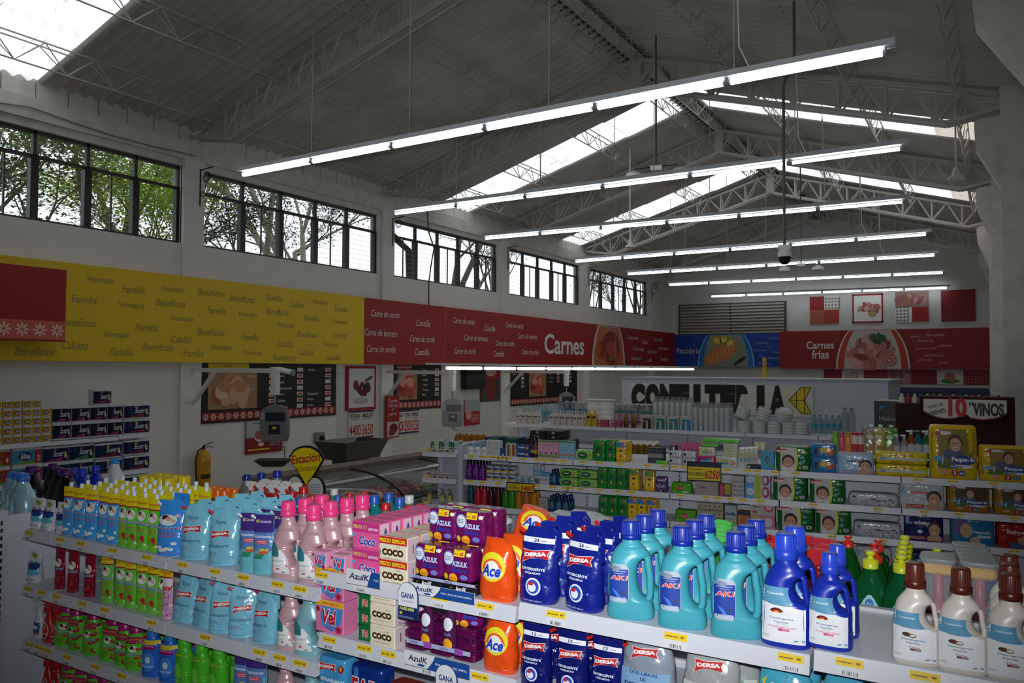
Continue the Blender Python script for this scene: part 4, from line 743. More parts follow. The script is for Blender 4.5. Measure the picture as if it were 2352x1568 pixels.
make_gondola('party_ware_gondola', 'farther white shelving unit stacked with disposable cups and plates', (GO.x, GO.y), GA, -2.75, 2.4, [(-2.75 + .87 * i, -1.89 + .87 * i, 1.40) for i in range(6)] + [(-2.75 + .87 * i, -1.89 + .87 * i, 1.15) for i in range(6)], [(2010, 1.40), (2040, 1.4)], depth=.42, top=1.42, ups=(-2.75, -1.88, -1.01, -.14, .73, 1.6), far=[(-2.75, 2.0, 1.36)])
# sundries: unit between (brown bottles) directly behind the baby unit, and the toilet roll wall unit
TO = Line((-9.5, 3.2), PI / 2)            # runs along the left wall; t is distance in Y, "back" points to -X
tps = [(0, 2.0, 1.32), (2.0, 2.83, 1.32), (2.84, 3.28, 1.335), (0, 2.0, .86), (2.0, 2.83, .86), (2.84, 3.28, .87)]
make_gondola('toilet_roll_shelf', 'white wall shelving along the left wall filled with toilet roll packs', (-9.5, 3.2), PI / 2, 0, 3.3, tps, [], depth=.30, top=1.36, ups=(0, 2.0, 2.83, 3.29))
# ================================================================ PRODUCTS
def txtw(b, S, st, cu, cv, h, col, w=None, o=.0022, **k): b.text(S, st, cu, cv, h, M(col, 'pa'), o, w=w, **k)
def cap(b, z, h, r, m, ribs=True, collar=None, cx=0, seg=20):
    if collar: b.lathe([(r * 1.1, z), (r * 1.2, z + .002), (r * 1.2, z + collar), (r * 1.05, z + collar + .003)], m, seg, (cx, 0)); z += collar
    b.lathe([(r * 1.02, z), (r, z + h * .9), (r * .9, z + h), (r * .5, z + h)], m, seg, (cx, 0))
    if ribs:
        for k in range(seg): a = 2 * PI * k / seg; b.bar((cx + r * 1.01 * math.cos(a), r * 1.01 * math.sin(a), z + .003), (cx + r * .99 * math.cos(a), r * .99 * math.sin(a), z + h * .88), r * .1, r * .1, m)
def jug(name, H, W, D, bm, cm, lab, neck=.16, capr=.19, caph=.13, hole=(.30, .70), hw=.16, holw=.22, flip=False, shoulder=.42, foot=1.0, waist=0, ridges=0, collar=.02, mouth=.0, sh=1.0):
    """bottle with an open side handle: H total height incl. cap, W width"""
    def fn():
        root = thing(name); hb = H * (1 - caph); s = -1 if flip else 1; cxn = W * mouth
        z = lambda q: q * hb
        base = [(0, -.44 * W, .44 * W, .40 * D, 3.2), (z(.02), -.485 * W * foot, .485 * W * foot, .46 * D, 3.2), (z(.10), -.5 * W * foot, .5 * W * foot, .5 * D, 3.0), (z(.24), -.49 * W * (1 - waist), .49 * W * (1 - waist), .49 * D, 2.8), (z(.30), -.485 * W, .485 * W, .49 * D, 2.7), (z(.5), -.49 * W, .49 * W, .49 * D, 2.5), (z(.66), -.44 * W, .45 * W, .47 * D, 2.4), (z(.8), -.34 * W * sh, .36 * W * sh, .40 * D, 2.2), (z(.9), -.24 * W * sh, .26 * W * sh, .30 * D, 2.1), (z(.96), -capr * W * 1.05 + cxn, capr * W * 1.05 + cxn, capr * W * 1.05, 2), (z(1), -capr * W + cxn, capr * W + cxn, capr * W, 2)]
        h0, h1 = z(hole[0]), z(hole[1]); hm, hh = (h0 + h1) / 2, (h1 - h0) / 2
        def cut(zz, xr):
            q = (zz - hm) / hh
            if abs(q) >= 1: return xr
            return xr - (hw + holw) * W * (1 - q * q) ** .42
        b = MB(); S = body(b, base, bm, 30, 26, 0, cut)
        if ridges:
            for k in range(ridges): zz = z(.74 + .055 * k); xl, xr = cat(base_ := [(*p, 0.0) for p in base], zz)[:2]; dd = cat(base_, zz)[2]; b.rings([superel((xl + xr) / 2, (xr - xl) / 2 * f, dd * f, 2.3, zz + dz, 26) for f, dz in ((.99, -.003), (1.008, 0), (.99, .003))], bm, True, False)
        pts = []; R = []
        for k in range(15):
            q = -1.12 + 2.24 * k / 14; zz = hm + q * hh; xr = cat([(*p, 0.0) for p in base], zz)[1]
            pts.append((xr - hw * W * (.5 + (.5 if abs(q) > 1.02 else 0)), 0, zz))
        b.tube(pts, hw * W * .5, bm, 12, ry=min(D * .22, hw * W * .75))
        if s < 0: b.v = [(-x, y, zz) for x, y, zz in b.v]; b.f = [tuple(reversed(f)) for f in b.f]
        b.build('bottle_body', root)
        S2 = (lambda u, v, o=0: S(u, v, o)) if s > 0 else (lambda u, v, o=0: (lambda q: (-q[0], q[1], q[2]))(S(-u, v, o)))
        if lab: L = MB(); lab(L, S2, W, hb); L.build('label', root)
        c = MB(); cap(c, hb, H - hb - collar, capr * W, cm, True, collar, cxn * s); c.build('cap', root); return root
    return fn
def lab_ak1(L, S, W, H):
    bl = M('#1b3f9c', 'pa'); f = lambda v: (-.44 * W, -.02 * W + .0 * v); z0, z1 = .22 * H, .70 * H
    def f(v): q = (v - z0) / (z1 - z0); k = 1 - max(0, abs(q - .5) - .42) ** 1.2 * 6; c = -.23 * W; return c - .215 * W * k, c + .215 * W * k
    L.patch(S, f, z0, z1, M('#a8b4c4', 'pa'), .0008, 6, 10); L.patch(S, lambda v: (f(v)[0] * .98, f(v)[1] - .01 * W), z0 + .008, z1 - (.06 * H), bl, .0014, 6, 8)
    L.disc(S, -.28 * W, z1 - .05 * H, .1 * W, .03 * H, M('#7f8ba0', 'pa'), .0016); txtw(L, S, 'DETERGENTE', -.23 * W, z1 - .085 * H, .012 * H, '#e8eef8', .3 * W); txtw(L, S, 'LÍQUIDO', -.23 * W, z1 - .11 * H, .012 * H, '#e8eef8', .2 * W)
    txtw(L, S, 'AK1', -.22 * W, z1 - .165 * H, .06 * H, '#f4ece6', .36 * W, .0024, bold=.06, shear=.15); txtw(L, S, 'AK1', -.22 * W, z1 - .165 * H, .055 * H, '#d8321c', .33 * W, .003, bold=.02, shear=.15)
    for k in range(4): L.disc(S, -.3 * W + k * .03 * W, z0 + .12 * H - k * .01 * H, .006 * W, .08 * H, M('#4f8ce0', 'pa'), .002, 8, rot=.6)
    L.disc(S, -.12 * W, z0 + .13 * H, .04 * W, .018 * H, M('#3a3f48', 'pa'), .0022, 14); L.rect(S, -.42 * W, z0 + .015 * H, -.05 * W, z0 + .06 * H, M('#9fb0cc', 'pa'), .002, 4, 1); L.lines(S, -.4 * W, -.08 * W, z0 + .02 * H, z0 + .075 * H, 4, M('#eef2fa', 'pa'), .0026)
    txtw(L, S, 'V12N5', -.05 * W, .83 * H, .012 * H, '#123a44', .1 * W)
def lab_cols(top, word, col2, badge, fig):
    def fn(L, S, W, H):
        z0, z1 = .07 * H, .70 * H; mid = lambda v: (-.47 * W, .06 * W); wh = M('#eeeef2', 'pa'); tb = M(top, 'pa')
        def ex(v): q = (v / H - .655) / .17; return (-.44 * W, .43 * W - .34 * W * max(0, 1 - q * q) ** .42)
        L.patch(S, ex, z0, z1 - .0, wh, .0008, 10, 16)
        L.patch(S, lambda v: (ex(v)[0], min(ex(v)[1], ex(v)[0] + 2 * W)), z0 + .70 * (z1 - z0), z1, tb, .0014, 8, 6); L.disc(S, .0 * W, z0 + .70 * (z1 - z0), .3 * W, .018 * H, tb, .0013, 20)
        u = -.22 * W; L.poly(S, [(u - .10 * W, z1 - .07 * H), (u - .06 * W, z1 - .05 * H), (u - .075 * W, z1 - .07 * H), (u - .06 * W, z1 - .09 * H)], M('#ecc81c', 'pa'), .002); txtw(L, S, 'Colsubsidio', u + .1 * W, z1 - .07 * H, .022 * H, '#eef4fa', .28 * W, bold=.02)
        cv = z0 + .56 * (z1 - z0)
        if fig == 'fan':
            for r, c in ((.13, '#1c1c1c'), (.11, '#8a1c1c'), (.09, '#c43018'), (.07, '#e08a1c'), (.05, '#eeeef2')): L.disc(S, -.12 * W, cv - .03 * H, r * W * 1.2, r * W, M(c, 'pa'), .002 + (.13 - r) * .01, 12, a0=.5, a1=PI - .5)
            for k in (-1, 1): L.disc(S, -.12 * W + k * .16 * W, cv - .015 * H, .07 * W, .018 * H, M('#c9cdd4', 'pa'), .0018, 12, inner=.85)
        else:
            L.disc(S, -.16 * W, cv - .01 * H, .09 * W, .028 * H, M('#5d3420', 'pa'), .002); L.disc(S, -.04 * W, cv - .02 * H, .085 * W, .026 * H, M('#6e4028', 'pa'), .0022); L.disc(S, -.03 * W, cv - .018 * H, .06 * W, .017 * H, M('#efe6cf', 'pa'), .0026)
        txtw(L, S, 'Detergente', -.02 * W, cv - .075 * H, .030 * H, '#4a7a9a', .48 * W, bold=.012); txtw(L, S, 'líquido', -.02 * W, cv - .117 * H, .030 * H, '#4a7a9a', .28 * W, bold=.012)
        txtw(L, S, word, .0 * W, cv - .17 * H, .024 * H, col2, (.55 if len(word) > 6 else .2) * W, bold=.015)
        txtw(L, S, 'para ropa', -.02 * W, cv - .143 * H, .016 * H, '#8a98a8', .2 * W) if fig == 'fan' else None
        L.rect(S, -.09 * W, cv - .215 * H, .13 * W, cv - .187 * H, M(badge, 'pa'), .0018, 3, 1); L.lines(S, .0, .12 * W, cv - .211 * H, cv - .191 * H, 3, wh, .0026); L.lines(S, -.42 * W, -.28 * W, z0 + .05 * H, z0 + .08 * H, 2, M('#6a7a8a', 'pa'), .002); L.poly(S, [(.2 * W, z0 + .03 * H), (.42 * W, z0 + .03 * H), (.42 * W, z0 + .05 * H), (.24 * W, z0 + .05 * H)], tb, .002)
    return fn
def lab_soft(col, small):
    def fn(L, S, W, H):
        z0, z1 = .1 * H, .48 * H
        def f(v): q = (v - z0) / (z1 - z0); return -.46 * W, (-.05 + .35 * (1 - q) ** .8) * W
        L.patch(S, f, z0, z1, M('#e4e4e6', 'pa'), .0009, 6, 8); L.patch(S, lambda v: (-.46 * W, -.46 * W + (.34 * W) * math.sqrt(max(0, 1 - ((v - z1 * .86) / (.2 * H)) ** 2))), z1 * .75, z1 * 1.25, M('#2a7a82', 'pa'), .0014, 4, 8)
        txtw(L, S, 'Suavizante', -.16 * W, .30 * H, .032 * H, '#3a7a86', .5 * W, shear=.1); txtw(L, S, small, -.14 * W, .22 * H, .026 * H, '#c4604a', .14 * W); L.rect(S, -.2 * W, .155 * H, -.08 * W, .18 * H, M('#c4512f', 'pa'), .002); L.rect(S, .0 * W, .115 * H, .14 * W, .13 * H, M('#2a7a82', 'pa'), .002)
    return fn
AK1 = Proto(jug('detergent_bottle', .275, .135, .085, M('#45a0b0'), M('#173096'), lab_ak1, capr=.185, caph=.19, sh=1.16, hole=(.24, .78), hw=.16, holw=.19, waist=.06, collar=.012), 'bottle')
BLU = Proto(jug('detergent_bottle', .285, .125, .085, M('#1d32a4'), M('#2a46c0'), lab_cols('#5a98bc', 'Protección Color', '#d0407a', '#d83a80', 'fan'), capr=.2, caph=.23, sh=1.15, hole=(.5, .81), hw=.13, holw=.15, collar=.022), 'bottle')
BLS = Proto(jug('detergent_bottle', .235, .105, .075, M('#1d32a4'), M('#2a46c0'), lab_cols('#5a98bc', 'Protección Color', '#d0407a', '#d83a80', 'fan'), capr=.18, caph=.22, sh=1.15, hole=(.5, .81), hw=.13, holw=.17, collar=.018), 'bottle')
COC = Proto(jug('detergent_bottle', .235, .105, .075, M('#d8cfc4'), M('#5a241a'), lab_cols('#5a98bc', 'Coco', '#6a3a28', '#7a3a28', 'coco'), capr=.19, caph=.25, sh=1.15, hole=(.48, .81), hw=.11, holw=.14, collar=.016), 'bottle')
PNK = Proto(jug('softener_bottle', .285, .115, .08, M('#d9aeb4', 'pe'), M('#f0468a'), lab_soft('#2a7a82', 'Soft'), capr=.22, caph=.2, hole=(.2, .62), hw=.13, holw=.22, collar=.02), 'bottle')
TEA = Proto(jug('softener_bottle', .25, .115, .08, M('#8cc4cc', 'pe'), M('#4a9ad0'), lab_soft('#2a7a82', 'Duo'), capr=.22, caph=.14, hole=(.2, .62), hw=.13, holw=.22, collar=.018), 'bottle')
LBL = Proto(jug('softener_bottle', .23, .12, .08, M('#9fc8dc', 'pe'), M('#3d78d8'), lambda L, S, W, H: L.rect(S, -.1 * W, .1 * H, .3 * W, .27 * H, M('#b8d4e0', 'pa'), .001, 4, 2), capr=.17, caph=.13, hole=(.28, .68), hw=.14, holw=.2, flip=True, collar=.016), 'bottle')
BLKJ = Proto(jug('detergent_bottle', .27, .17, .1, M('#15131a'), M('#4a1c66'), None, capr=.17, caph=.13, hole=(.2, .5), collar=.022), 'bottle')
WHJ = Proto(jug('detergent_bottle', .27, .14, .09, M('#cfd3d8'), M('#3d90d8'), None, capr=.17, caph=.13, hole=(.3, .8), hw=.13, holw=.26, flip=True, collar=.008), 'bottle')
DBJ = Proto(jug('detergent_bottle', .25, .12, .085, M('#1a2fa8'), M('#2140c8'), None, capr=.18, caph=.14, hole=(.3, .6), collar=.018), 'bottle')
GRJ = Proto(jug('cleaner_bottle', .27, .13, .09, M('#6d7078'), M('#22308a'), None, capr=.17, caph=.14, hole=(.1, .3), collar=.004), 'bottle')
def pouch(name, W, H, D, col, deco, spout=None, band=None, holes=0, edge=None, bend=0, kind='fi', flat=.55, strap=None):
    def fn():
        root = thing(name); m = M(col, kind); b = MB()
        hb = H * (.86 if band or holes else 1)
        prof = [(0, -.47 * W, .47 * W, .5 * D, 2.4, 0), (.03 * H, -.49 * W, .49 * W, .5 * D, 2.4, 0), (.3 * H, -.5 * W, .5 * W, .46 * D, 2.2, 0), (.6 * H, -.49 * W, .49 * W, .32 * D, 2.1, bend * .3), (.84 * H, -.475 * W, .475 * W, .11 * D, 2.2, bend * .7), (H, -.47 * W, .47 * W, .016 * D + .001, 2.4, bend)]
        if holes: prof = prof[:4] + [(.84 * H, -.44 * W, .47 * W, .10 * D, 2.2, bend * .7), (H, -.30 * W, .46 * W, .0018, 2.4, bend)]
        S = body(b, prof, m, 22, 28, min(W, D) * .028); body_ = b.build('pouch_body', root)
        L = MB(); deco(L, S, W, H); L.build('printed_front', root)
        if band:
            c = MB(); c.patch(S, lambda v: (-.47 * W, .47 * W), H * .8, H * 1.0, M(band[0], 'fi'), .0012, 6, 5)
            c.patch(S, lambda v: (-.47 * W, .47 * W), H * .775, H * .8, M(band[1], 'fi'), .0014, 6, 1); txtw(c, S, band[2], 0, .885 * H, .042 * H, band[3], .86 * W, .0024, bold=.03); c.build('offer_band', root)
        if spout:
            c = MB(); sx, sc_, col2 = spout
            if sx is None: c.lathe([(W * .14, 0), (W * .14, H * .09), (W * .11, H * .095)], M(col2), 12); o = c.build('spout_cap', root); o.location = (W * .12, bend, H * 1.0)
            else:
                c.tube([(0, 0, 0), (sx * H * .085, 0, H * .045)], H * .028, M(col2), 12); o = c.build('spout_cap', root); o.location = (sx * W * .46 if sx > 0 else -.40 * W, bend * .8, H * .9)
        if strap: strap(root, W, H, bend)
        elif holes:
            c = MB(); q = .07 * W; out = [(.02 * W, .9 * H), (.06 * W, 1.08 * H), (.44 * W, 1.1 * H), (.6 * W, .99 * H), (.6 * W, .66 * H), (.46 * W, .6 * H), (.3 * W, .8 * H)]
            hl = [[(.45 * W + .07 * W * math.cos(a * PI / 5), zc * H + .045 * W * math.sin(a * PI / 5) * 1.4) for a in range(10)] for zc in (.99, .87, .75)][:holes]
            c.prism(lambda u, v, o: (u, bend * .8 + o - .004, v), out, hl, -.002, .002, m); c.build('carry_handle', root)
        return root
    return fn
def flag(L, S, cx, cz, w, txt, size=1.0, o=.002):
    h = w * .3; P = [(-.5, -.95), (-.42, -.1), (-.5, .45), (-.1, .38), (.5, .62), (.42, .1), (.5, -.42), (.1, -.3), (-.2, -.42)]
    L.poly(S, [(cx + a * w, cz + c * h) for a, c in P], M('#e6e2e0', 'pa'), o); L.poly(S, [(cx + a * w * .95, cz + c * h * .9) for a, c in P], M('#c41c20', 'pa'), o + .0008); L.text(S, txt, cx + .0 * w, cz + .05 * h, .4 * h, M('#f4f2f0', 'pa'), o + .0018, w=w * .76, bold=.05, rot=.1)
def dots(L, S, W, z0, z1, n, cols, r, o=.002, seed=3):
    rd = random.Random(seed)
    for i in range(n): L.disc(S, rd.uniform(-.42, .42) * W, rd.uniform(z0, z1), r * rd.uniform(.6, 1.3), r * rd.uniform(.6, 1.3), M(rd.choice(cols), 'pa'), o, 8)
def d_dersablue(n):
    def fn(L, S, W, H):
        L.rect(S, -.40 * W, .79 * H, .44 * W, .86 * H, M('#e4e6ee', 'pa'), .0012, 6, 1); txtw(L, S, str(n), -.02 * W, .825 * H, .045 * H, '#1c2a5a', .14 * W, bold=.03); L.lines(S, .1 * W, .28 * W, .81 * H, .83 * H, 1, M('#1c2a5a', 'pa'), .003)
        flag(L, S, .0, .64 * H, .74 * W, 'DERSA'); txtw(L, S, 'DETERGENTE', -.03 * W, .455 * H, .034 * H, '#e8ecf6', .62 * W, bold=.03); txtw(L, S, 'LÍQUIDO', -.03 * W, .405 * H, .036 * H, '#e8ecf6', .42 * W, bold=.03)
        L.disc(S, 0, .23 * H, .2 * W, .2 * W, M('#dfe6f2', 'pa'), .0016, 28); L.disc(S, 0, .23 * H, .16 * W, .16 * W, M('#2a4ab8', 'pa'), .0022, 24); L.disc(S, -.02 * W, .22 * H, .11 * W, .1 * W, M('#e8eef4', 'pa'), .0028, 16); L.disc(S, -.05 * W, .27 * H, .07 * W, .045 * W, M('#c4282c', 'pa'), .0034, 12)
        dots(L, S, W, .1 * H, .6 * H, 9, ['#6ab4ee', '#9ad0f4'], .018 * W, .0016, 5); txtw(L, S, 'CONT. NETO %d ml' % (3000 if n == 24 else 1000), -.02 * W, .045 * H, .018 * H, '#dfe6f2', .5 * W)
    return fn
def d_dersalight(L, S, W, H):
    txtw(L, S, 'Nuevo', -.05 * W, .76 * H, .07 * H, '#1c2436', .36 * W, shear=.3); txtw(L, S, 'Suave', 0, .70 * H, .025 * H, '#d84a6a', .18 * W, shear=.3); flag(L, S, -.03 * W, .555 * H, .66 * W, 'DERSA')
    txtw(L, S, 'SUAVIZANTE', -.08 * W, .345 * H, .046 * H, '#23406a', .72 * W, bold=.01); dots(L, S, W, .12 * H, .44 * H, 12, ['#c83a7a', '#5a3a8a', '#2a5a9a'], .014 * W, .002, 8); L.lines(S, -.38 * W, -.1 * W, .18 * H, .25 * H, 3, M('#8a5a8a', 'pa'), .002); L.lines(S, -.3 * W, .15 * W, .05 * H, .065 * H, 1, M('#2a5a7a', 'pa'), .002)
def d_suavitel(kind):
    def fn(L, S, W, H):
        k = .8 if kind != 'plain' else 1
        L.disc(S, -.05 * W, .64 * H, .34 * W, .10 * H, M('#d8e4e0', 'pa'), .001, 16); L.disc(S, -.14 * W, .68 * H, .13 * W, .05 * H, M('#3a2018', 'pa'), .0016, 12); L.disc(S, -.02 * W, .665 * H, .11 * W, .036 * H, M('#d09c80', 'pa'), .0018, 12); L.disc(S, .16 * W, .63 * H, .09 * W, .03 * H, M('#d8a88c', 'pa'), .0018, 12); L.disc(S, -.14 * W, .61 * H, .1 * W, .05 * H, M('#eef0ee', 'pa'), .002, 10)
        txtw(L, S, 'Suavitel', 0, .50 * H, .075 * H, '#e8ecf4', .88 * W, .0018, shear=.2, bold=.06); txtw(L, S, 'Suavitel', 0, .50 * H, .07 * H, '#1c3080', .84 * W, .0026, shear=.2, bold=.02)
        txtw(L, S, 'Cuidado', .02 * W, .405 * H, .035 * H, '#c8324a', .6 * W, shear=.2, bold=.02); txtw(L, S, 'Superior', .02 * W, .355 * H, .035 * H, '#c8324a', .66 * W, shear=.2, bold=.02)
        if kind == 'green':
            L.disc(S, -.1 * W, .2 * H, .2 * W, .055 * H, M('#7aa828', 'pa'), .0014, 14); L.disc(S, .12 * W, .23 * H, .16 * W, .045 * H, M('#b8242c', 'pa'), .0018, 14); L.disc(S, .2 * W, .17 * H, .12 * W, .035 * H, M('#c83040', 'pa'), .002, 12)
            for a in (-.3, .34): L.disc(S, a * W, .1 * H, .07 * W, .02 * H, M('#eee8ea', 'pa'), .002, 10)
        elif kind == 'red':
            L.disc(S, 0, .2 * H, .22 * W, .06 * H, M('#b81c24', 'pa'), .0016, 14); L.disc(S, .1 * W, .27 * H, .1 * W, .03 * H, M('#3a7a20', 'pa'), .002, 8); L.disc(S, .08 * W, .13 * H, .14 * W, .03 * H, M('#5a0c14', 'pa'), .0018, 10)
        else:
            rd = random.Random(4)
            for i in range(7): u, v = rd.uniform(-.3, .3) * W, rd.uniform(.08, .26) * H; L.disc(S, u, v, .1 * W, .03 * H, M('#eef2f8', 'pa'), .0016, 8); L.disc(S, u, v, .03 * W, .01 * H, M('#e0c040', 'pa'), .0024, 6)
            L.disc(S, .28 * W, .72 * H, .1 * W, .03 * H, M('#e8b4b4', 'pa'), .0016, 6)
        L.lines(S, -.35 * W, .35 * W, .055 * H, .07 * H, 1, M('#c84a5a', 'pa'), .002)
    return fn
def d_chili(L, S, W, H):
    L.patch(S, lambda v: (-.48 * W, .48 * W), .30 * H, .62 * H, M('#1c3c86', 'fi'), .0012, 6, 4); L.patch(S, lambda v: (-.48 * W, .48 * W), .24 * H, .42 * H, M('#5ab4cc', 'fi'), .0018, 6, 3); txtw(L, S, 'Chili', 0, .62 * H, .14 * H, '#20305a', .7 * W, shear=.2, bold=.02); L.poly(S, [(-.1 * W, .95 * H), (.3 * W, .86 * H), (.15 * W, .74 * H), (-.2 * W, .86 * H)], M('#7a9a28', 'pa'), .002); L.disc(S, -.25 * W, .1 * H, .07 * W, .04 * H, M('#8a1c24', 'pa'), .002, 10); L.lines(S, 0, .35 * W, .07 * H, .12 * H, 2, M('#20305a', 'pa'), .002)
def d_colsu(L, S, W, H):
    L.patch(S, lambda v: (-.48 * W, .48 * W), .68 * H, .97 * H, M('#46307e', 'fi'), .001, 6, 4); L.patch(S, lambda v: (-.48 * W, .48 * W), .38 * H, .68 * H, M('#5a80bc', 'fi'), .001, 6, 4); L.disc(S, -.3 * W, .86 * H, .06 * W, .03 * H, M('#e0c81c', 'pa'), .002, 10, inner=.4); txtw(L, S, 'Colsubsidio', .08 * W, .86 * H, .045 * H, '#e8e8f4', .6 * W); txtw(L, S, 'Suavizante', 0, .62 * H, .05 * H, '#e8ecf8', .8 * W, shear=.15, bold=.01); L.rect(S, -.25 * W, .49 * H, .25 * W, .56 * H, M('#c8405a', 'pa'), .0018, 4, 1); L.lines(S, -.2 * W, .2 * W, .50 * H, .55 * H, 2, M('#f0dce0', 'pa'), .0026)
    L.poly(S, [(-.4 * W, .25 * H), (.05 * W, .25 * H), (.18 * W, .34 * H), (-.25 * W, .34 * H)], M('#2f8a6a', 'pa'), .0018); L.poly(S, [(-.15 * W, .33 * H), (.3 * W, .33 * H), (.36 * W, .40 * H), (-.05 * W, .40 * H)], M('#c85a34', 'pa'), .002); L.poly(S, [(-.1 * W, .38 * H), (.3 * W, .38 * H), (.33 * W, .42 * H), (-.05 * W, .42 * H)], M('#d8c030', 'pa'), .0024)
D24 = Proto(pouch('detergent_pouch', .13, .225, .085, '#1a2682', d_dersablue(24), (-1, 0, '#b8281c'), holes=3), 'pouch')
D12 = Proto(pouch('detergent_pouch', .105, .19, .07, '#151c66', d_dersablue(12), (1, 0, '#b8281c')), 'pouch')
DLT = Proto(pouch('softener_pouch', .125, .215, .075, '#7cc0d8', d_dersalight, (-1, 0, '#d03a58'), holes=3), 'pouch')
SBL = Proto(pouch('softener_sachet', .07, .235, .032, '#3d9ae0', d_suavitel('blue'), (None, 0, '#dce4ec'), band=('#e6cf1c', '#a81c3c', 'SUPER OFERTA', '#b84a1c')), 'sachet')
SGR = Proto(pouch('softener_sachet', .07, .235, .032, '#6cc43a', d_suavitel('green'), (None, 0, '#dce4ec'), band=('#e6cf1c', '#a81c3c', 'SUPER OFERTA', '#b84a1c')), 'sachet')
SRD = Proto(pouch('softener_sachet', .062, .215, .032, '#8a1430', d_suavitel('red'), None), 'sachet')
def pinksachet(L, S, W, H): L.patch(S, lambda v: (-.47 * W, .47 * W), .55 * H, .78 * H, M('#e8dce4', 'fi'), .001, 4, 3); txtw(L, S, 'natel', 0, .6 * H, .1 * H, '#c8282c', .9 * W, bold=.04, shear=.2); txtw(L, S, 'Bebé', 0, .3 * H, .06 * H, '#7a4a9a', .5 * W); dots(L, S, W, .05 * H, .5 * H, 10, ['#eee4ec', '#c84a8a'], .1 * W, .002)
SPK = Proto(pouch('softener_sachet', .055, .235, .03, '#d9a4c8', pinksachet, None, band=('#e6b41c', '#a81c3c', '4x3 DTOS', '#b82c1c')), 'sachet')
CHI = Proto(pouch('detergent_pouch', .075, .15, .06, '#cfd4da', d_chili, None, flat=.4), 'pouch')
COL_ = Proto(pouch('softener_pouch', .09, .235, .05, '#6cb8c8', d_colsu, (-1, 0, '#dfe2e4')), 'pouch')
def tabstrap(root, W, H, bend):
    c = MB(); c.prism(lambda u, v, o: (u, bend + o, v), [(.02 * W, .84 * H), (.06 * W, 1.14 * H), (.60 * W, 1.12 * H), (.58 * W, .88 * H), (.42 * W, .78 * H)], [[(.32 * W, .94 * H), (.36 * W, .94 * H), (.38 * W, 1.06 * H), (.34 * W, 1.06 * H)]], -.002, .002, M('#2f86e0', 'fi')); c.build('carry_tab', root)
MOR = Proto(pouch('softener_pouch', .12, .21, .075, '#3d92e4', d_suavitel('blue'), (-1, 0, '#dce4ec'), strap=tabstrap), 'pouch')
# spray bottles
def trigger(b, z, s, m, m2, style=0):
    b.prism(lambda u, v, o: (u * s, o, z + v * s), [(-.012, 0), (.014, 0), (.02, .02), (.05, .035), (.052, .05), (.02, .068), (-.03, .066), (-.058, .058), (-.06, .044), (-.03, .04), (-.02, .02)], [], -.012 * s, .012 * s, m)
    b.prism(lambda u, v, o: (u * s, o, z + v * s), [(-.028, .042), (-.045, .01), (-.046, -.012), (-.04, -.012), (-.036, .008), (-.018, .036)], [], -.006 * s, .006 * s, m2)
    b.tube([(-.058 * s, 0, z + .051 * s), (-.07 * s, 0, z + .051 * s)], .011 * s, m2, 8); b.lathe([(.017 * s, z - .022 * s), (.018 * s, z - .0 * s), (.013 * s, z + .002 * s)], m2, 12)
def spray(name, H, W, D, bm, lab, hm, hm2, flip=False, hd=None):
    hd = hd or (.19 if flip or name == 'x' else .3)
    def fn():
        root = thing(name); hb = H * (1 - hd); b = MB(); S = body(b, [(0, -.46 * W, .46 * W, .46 * D, 2.6), (.04 * H, -.5 * W, .5 * W, .5 * D, 2.6), (.35 * H, -.46 * W, .46 * W, .48 * D, 2.4), (.5 * H, -.36 * W, .36 * W, .4 * D, 2.2), (hb - .02, -.22 * W, .22 * W, .22 * W, 2), (hb - .01, -.16 * W, .16 * W, .16 * W, 2), (hb, -.14 * W, .14 * W, .14 * W, 2)], bm, 16, 18); b.build('bottle_body', root)
        if lab: L = MB(); lab(L, S, W, H); L.build('label', root)
        s = H * hd / .07; c = MB(); trigger(c, hb, s, hm, hm2)
        if flip: c.v = [(-x, y, z) for x, y, z in c.v]; c.f = [tuple(reversed(f)) for f in c.f]
        c.build('trigger_head', root); return root
    return fn
def lab_oval(c1, c2, txt, tc='#e8ecf4'):
    def fn(L, S, W, H): L.disc(S, 0, .26 * H, .36 * W, .19 * H, M(c1, 'pa'), .001, 20); L.disc(S, 0, .26 * H, .31 * W, .17 * H, M(c2, 'pa'), .0016, 20); (txtw(L, S, txt, 0, .2 * H, .04 * H, tc, .55 * W, bold=.02) if txt else None); L.disc(S, 0, .34 * H, .12 * W, .05 * H, M('#d8a88c', 'pa'), .002, 12)
    return fn
SPRD = Proto(spray('spray_bottle', .22, .075, .05, M('#b0201c'), lab_oval('#d8dce8', '#c42c20', 'Suavitel'), M('#c41c20'), M('#a81418')), 'spray bottle')
SPWH = Proto(spray('spray_bottle', .21, .075, .05, M('#cfd2d6'), lambda L, S, W, H: (L.patch(S, lambda v: (-.4 * W, .4 * W), .08 * H, .38 * H, M('#2a5a98', 'pa'), .001, 6, 3), L.disc(S, 0, .26 * H, .3 * W, .05 * H, M('#e8eef4', 'pa'), .002), L.rect(S, -.4 * W, .08 * H, .4 * W, .13 * H, M('#d8741c', 'pa'), .002, 6, 1)), M('#d8dadd'), M('#cfd2d6')), 'spray bottle')
SPWR = Proto(spray('spray_bottle', .24, .08, .05, M('#c8ccd2', 'cl'), None, M('#dcdcdc'), M('#b81c20'), True, .22), 'spray bottle')
SPR2 = Proto(spray('spray_bottle', .22, .085, .055, M('#b8bcc0', 'cl'), None, M('#b01820'), M('#a01418'), False, .22), 'spray bottle')
SPCL = Proto(spray('spray_bottle', .26, .085, .055, M('#c8ccd0', 'cl'), None, M('#8e9192'), M('#7c7f80'), True, .25), 'spray bottle')
SPGN = Proto(spray('spray_bottle', .27, .085, .055, M('#58b04a', 'cl'), None, M('#4cc050'), M('#3cb040'), True), 'spray bottle')
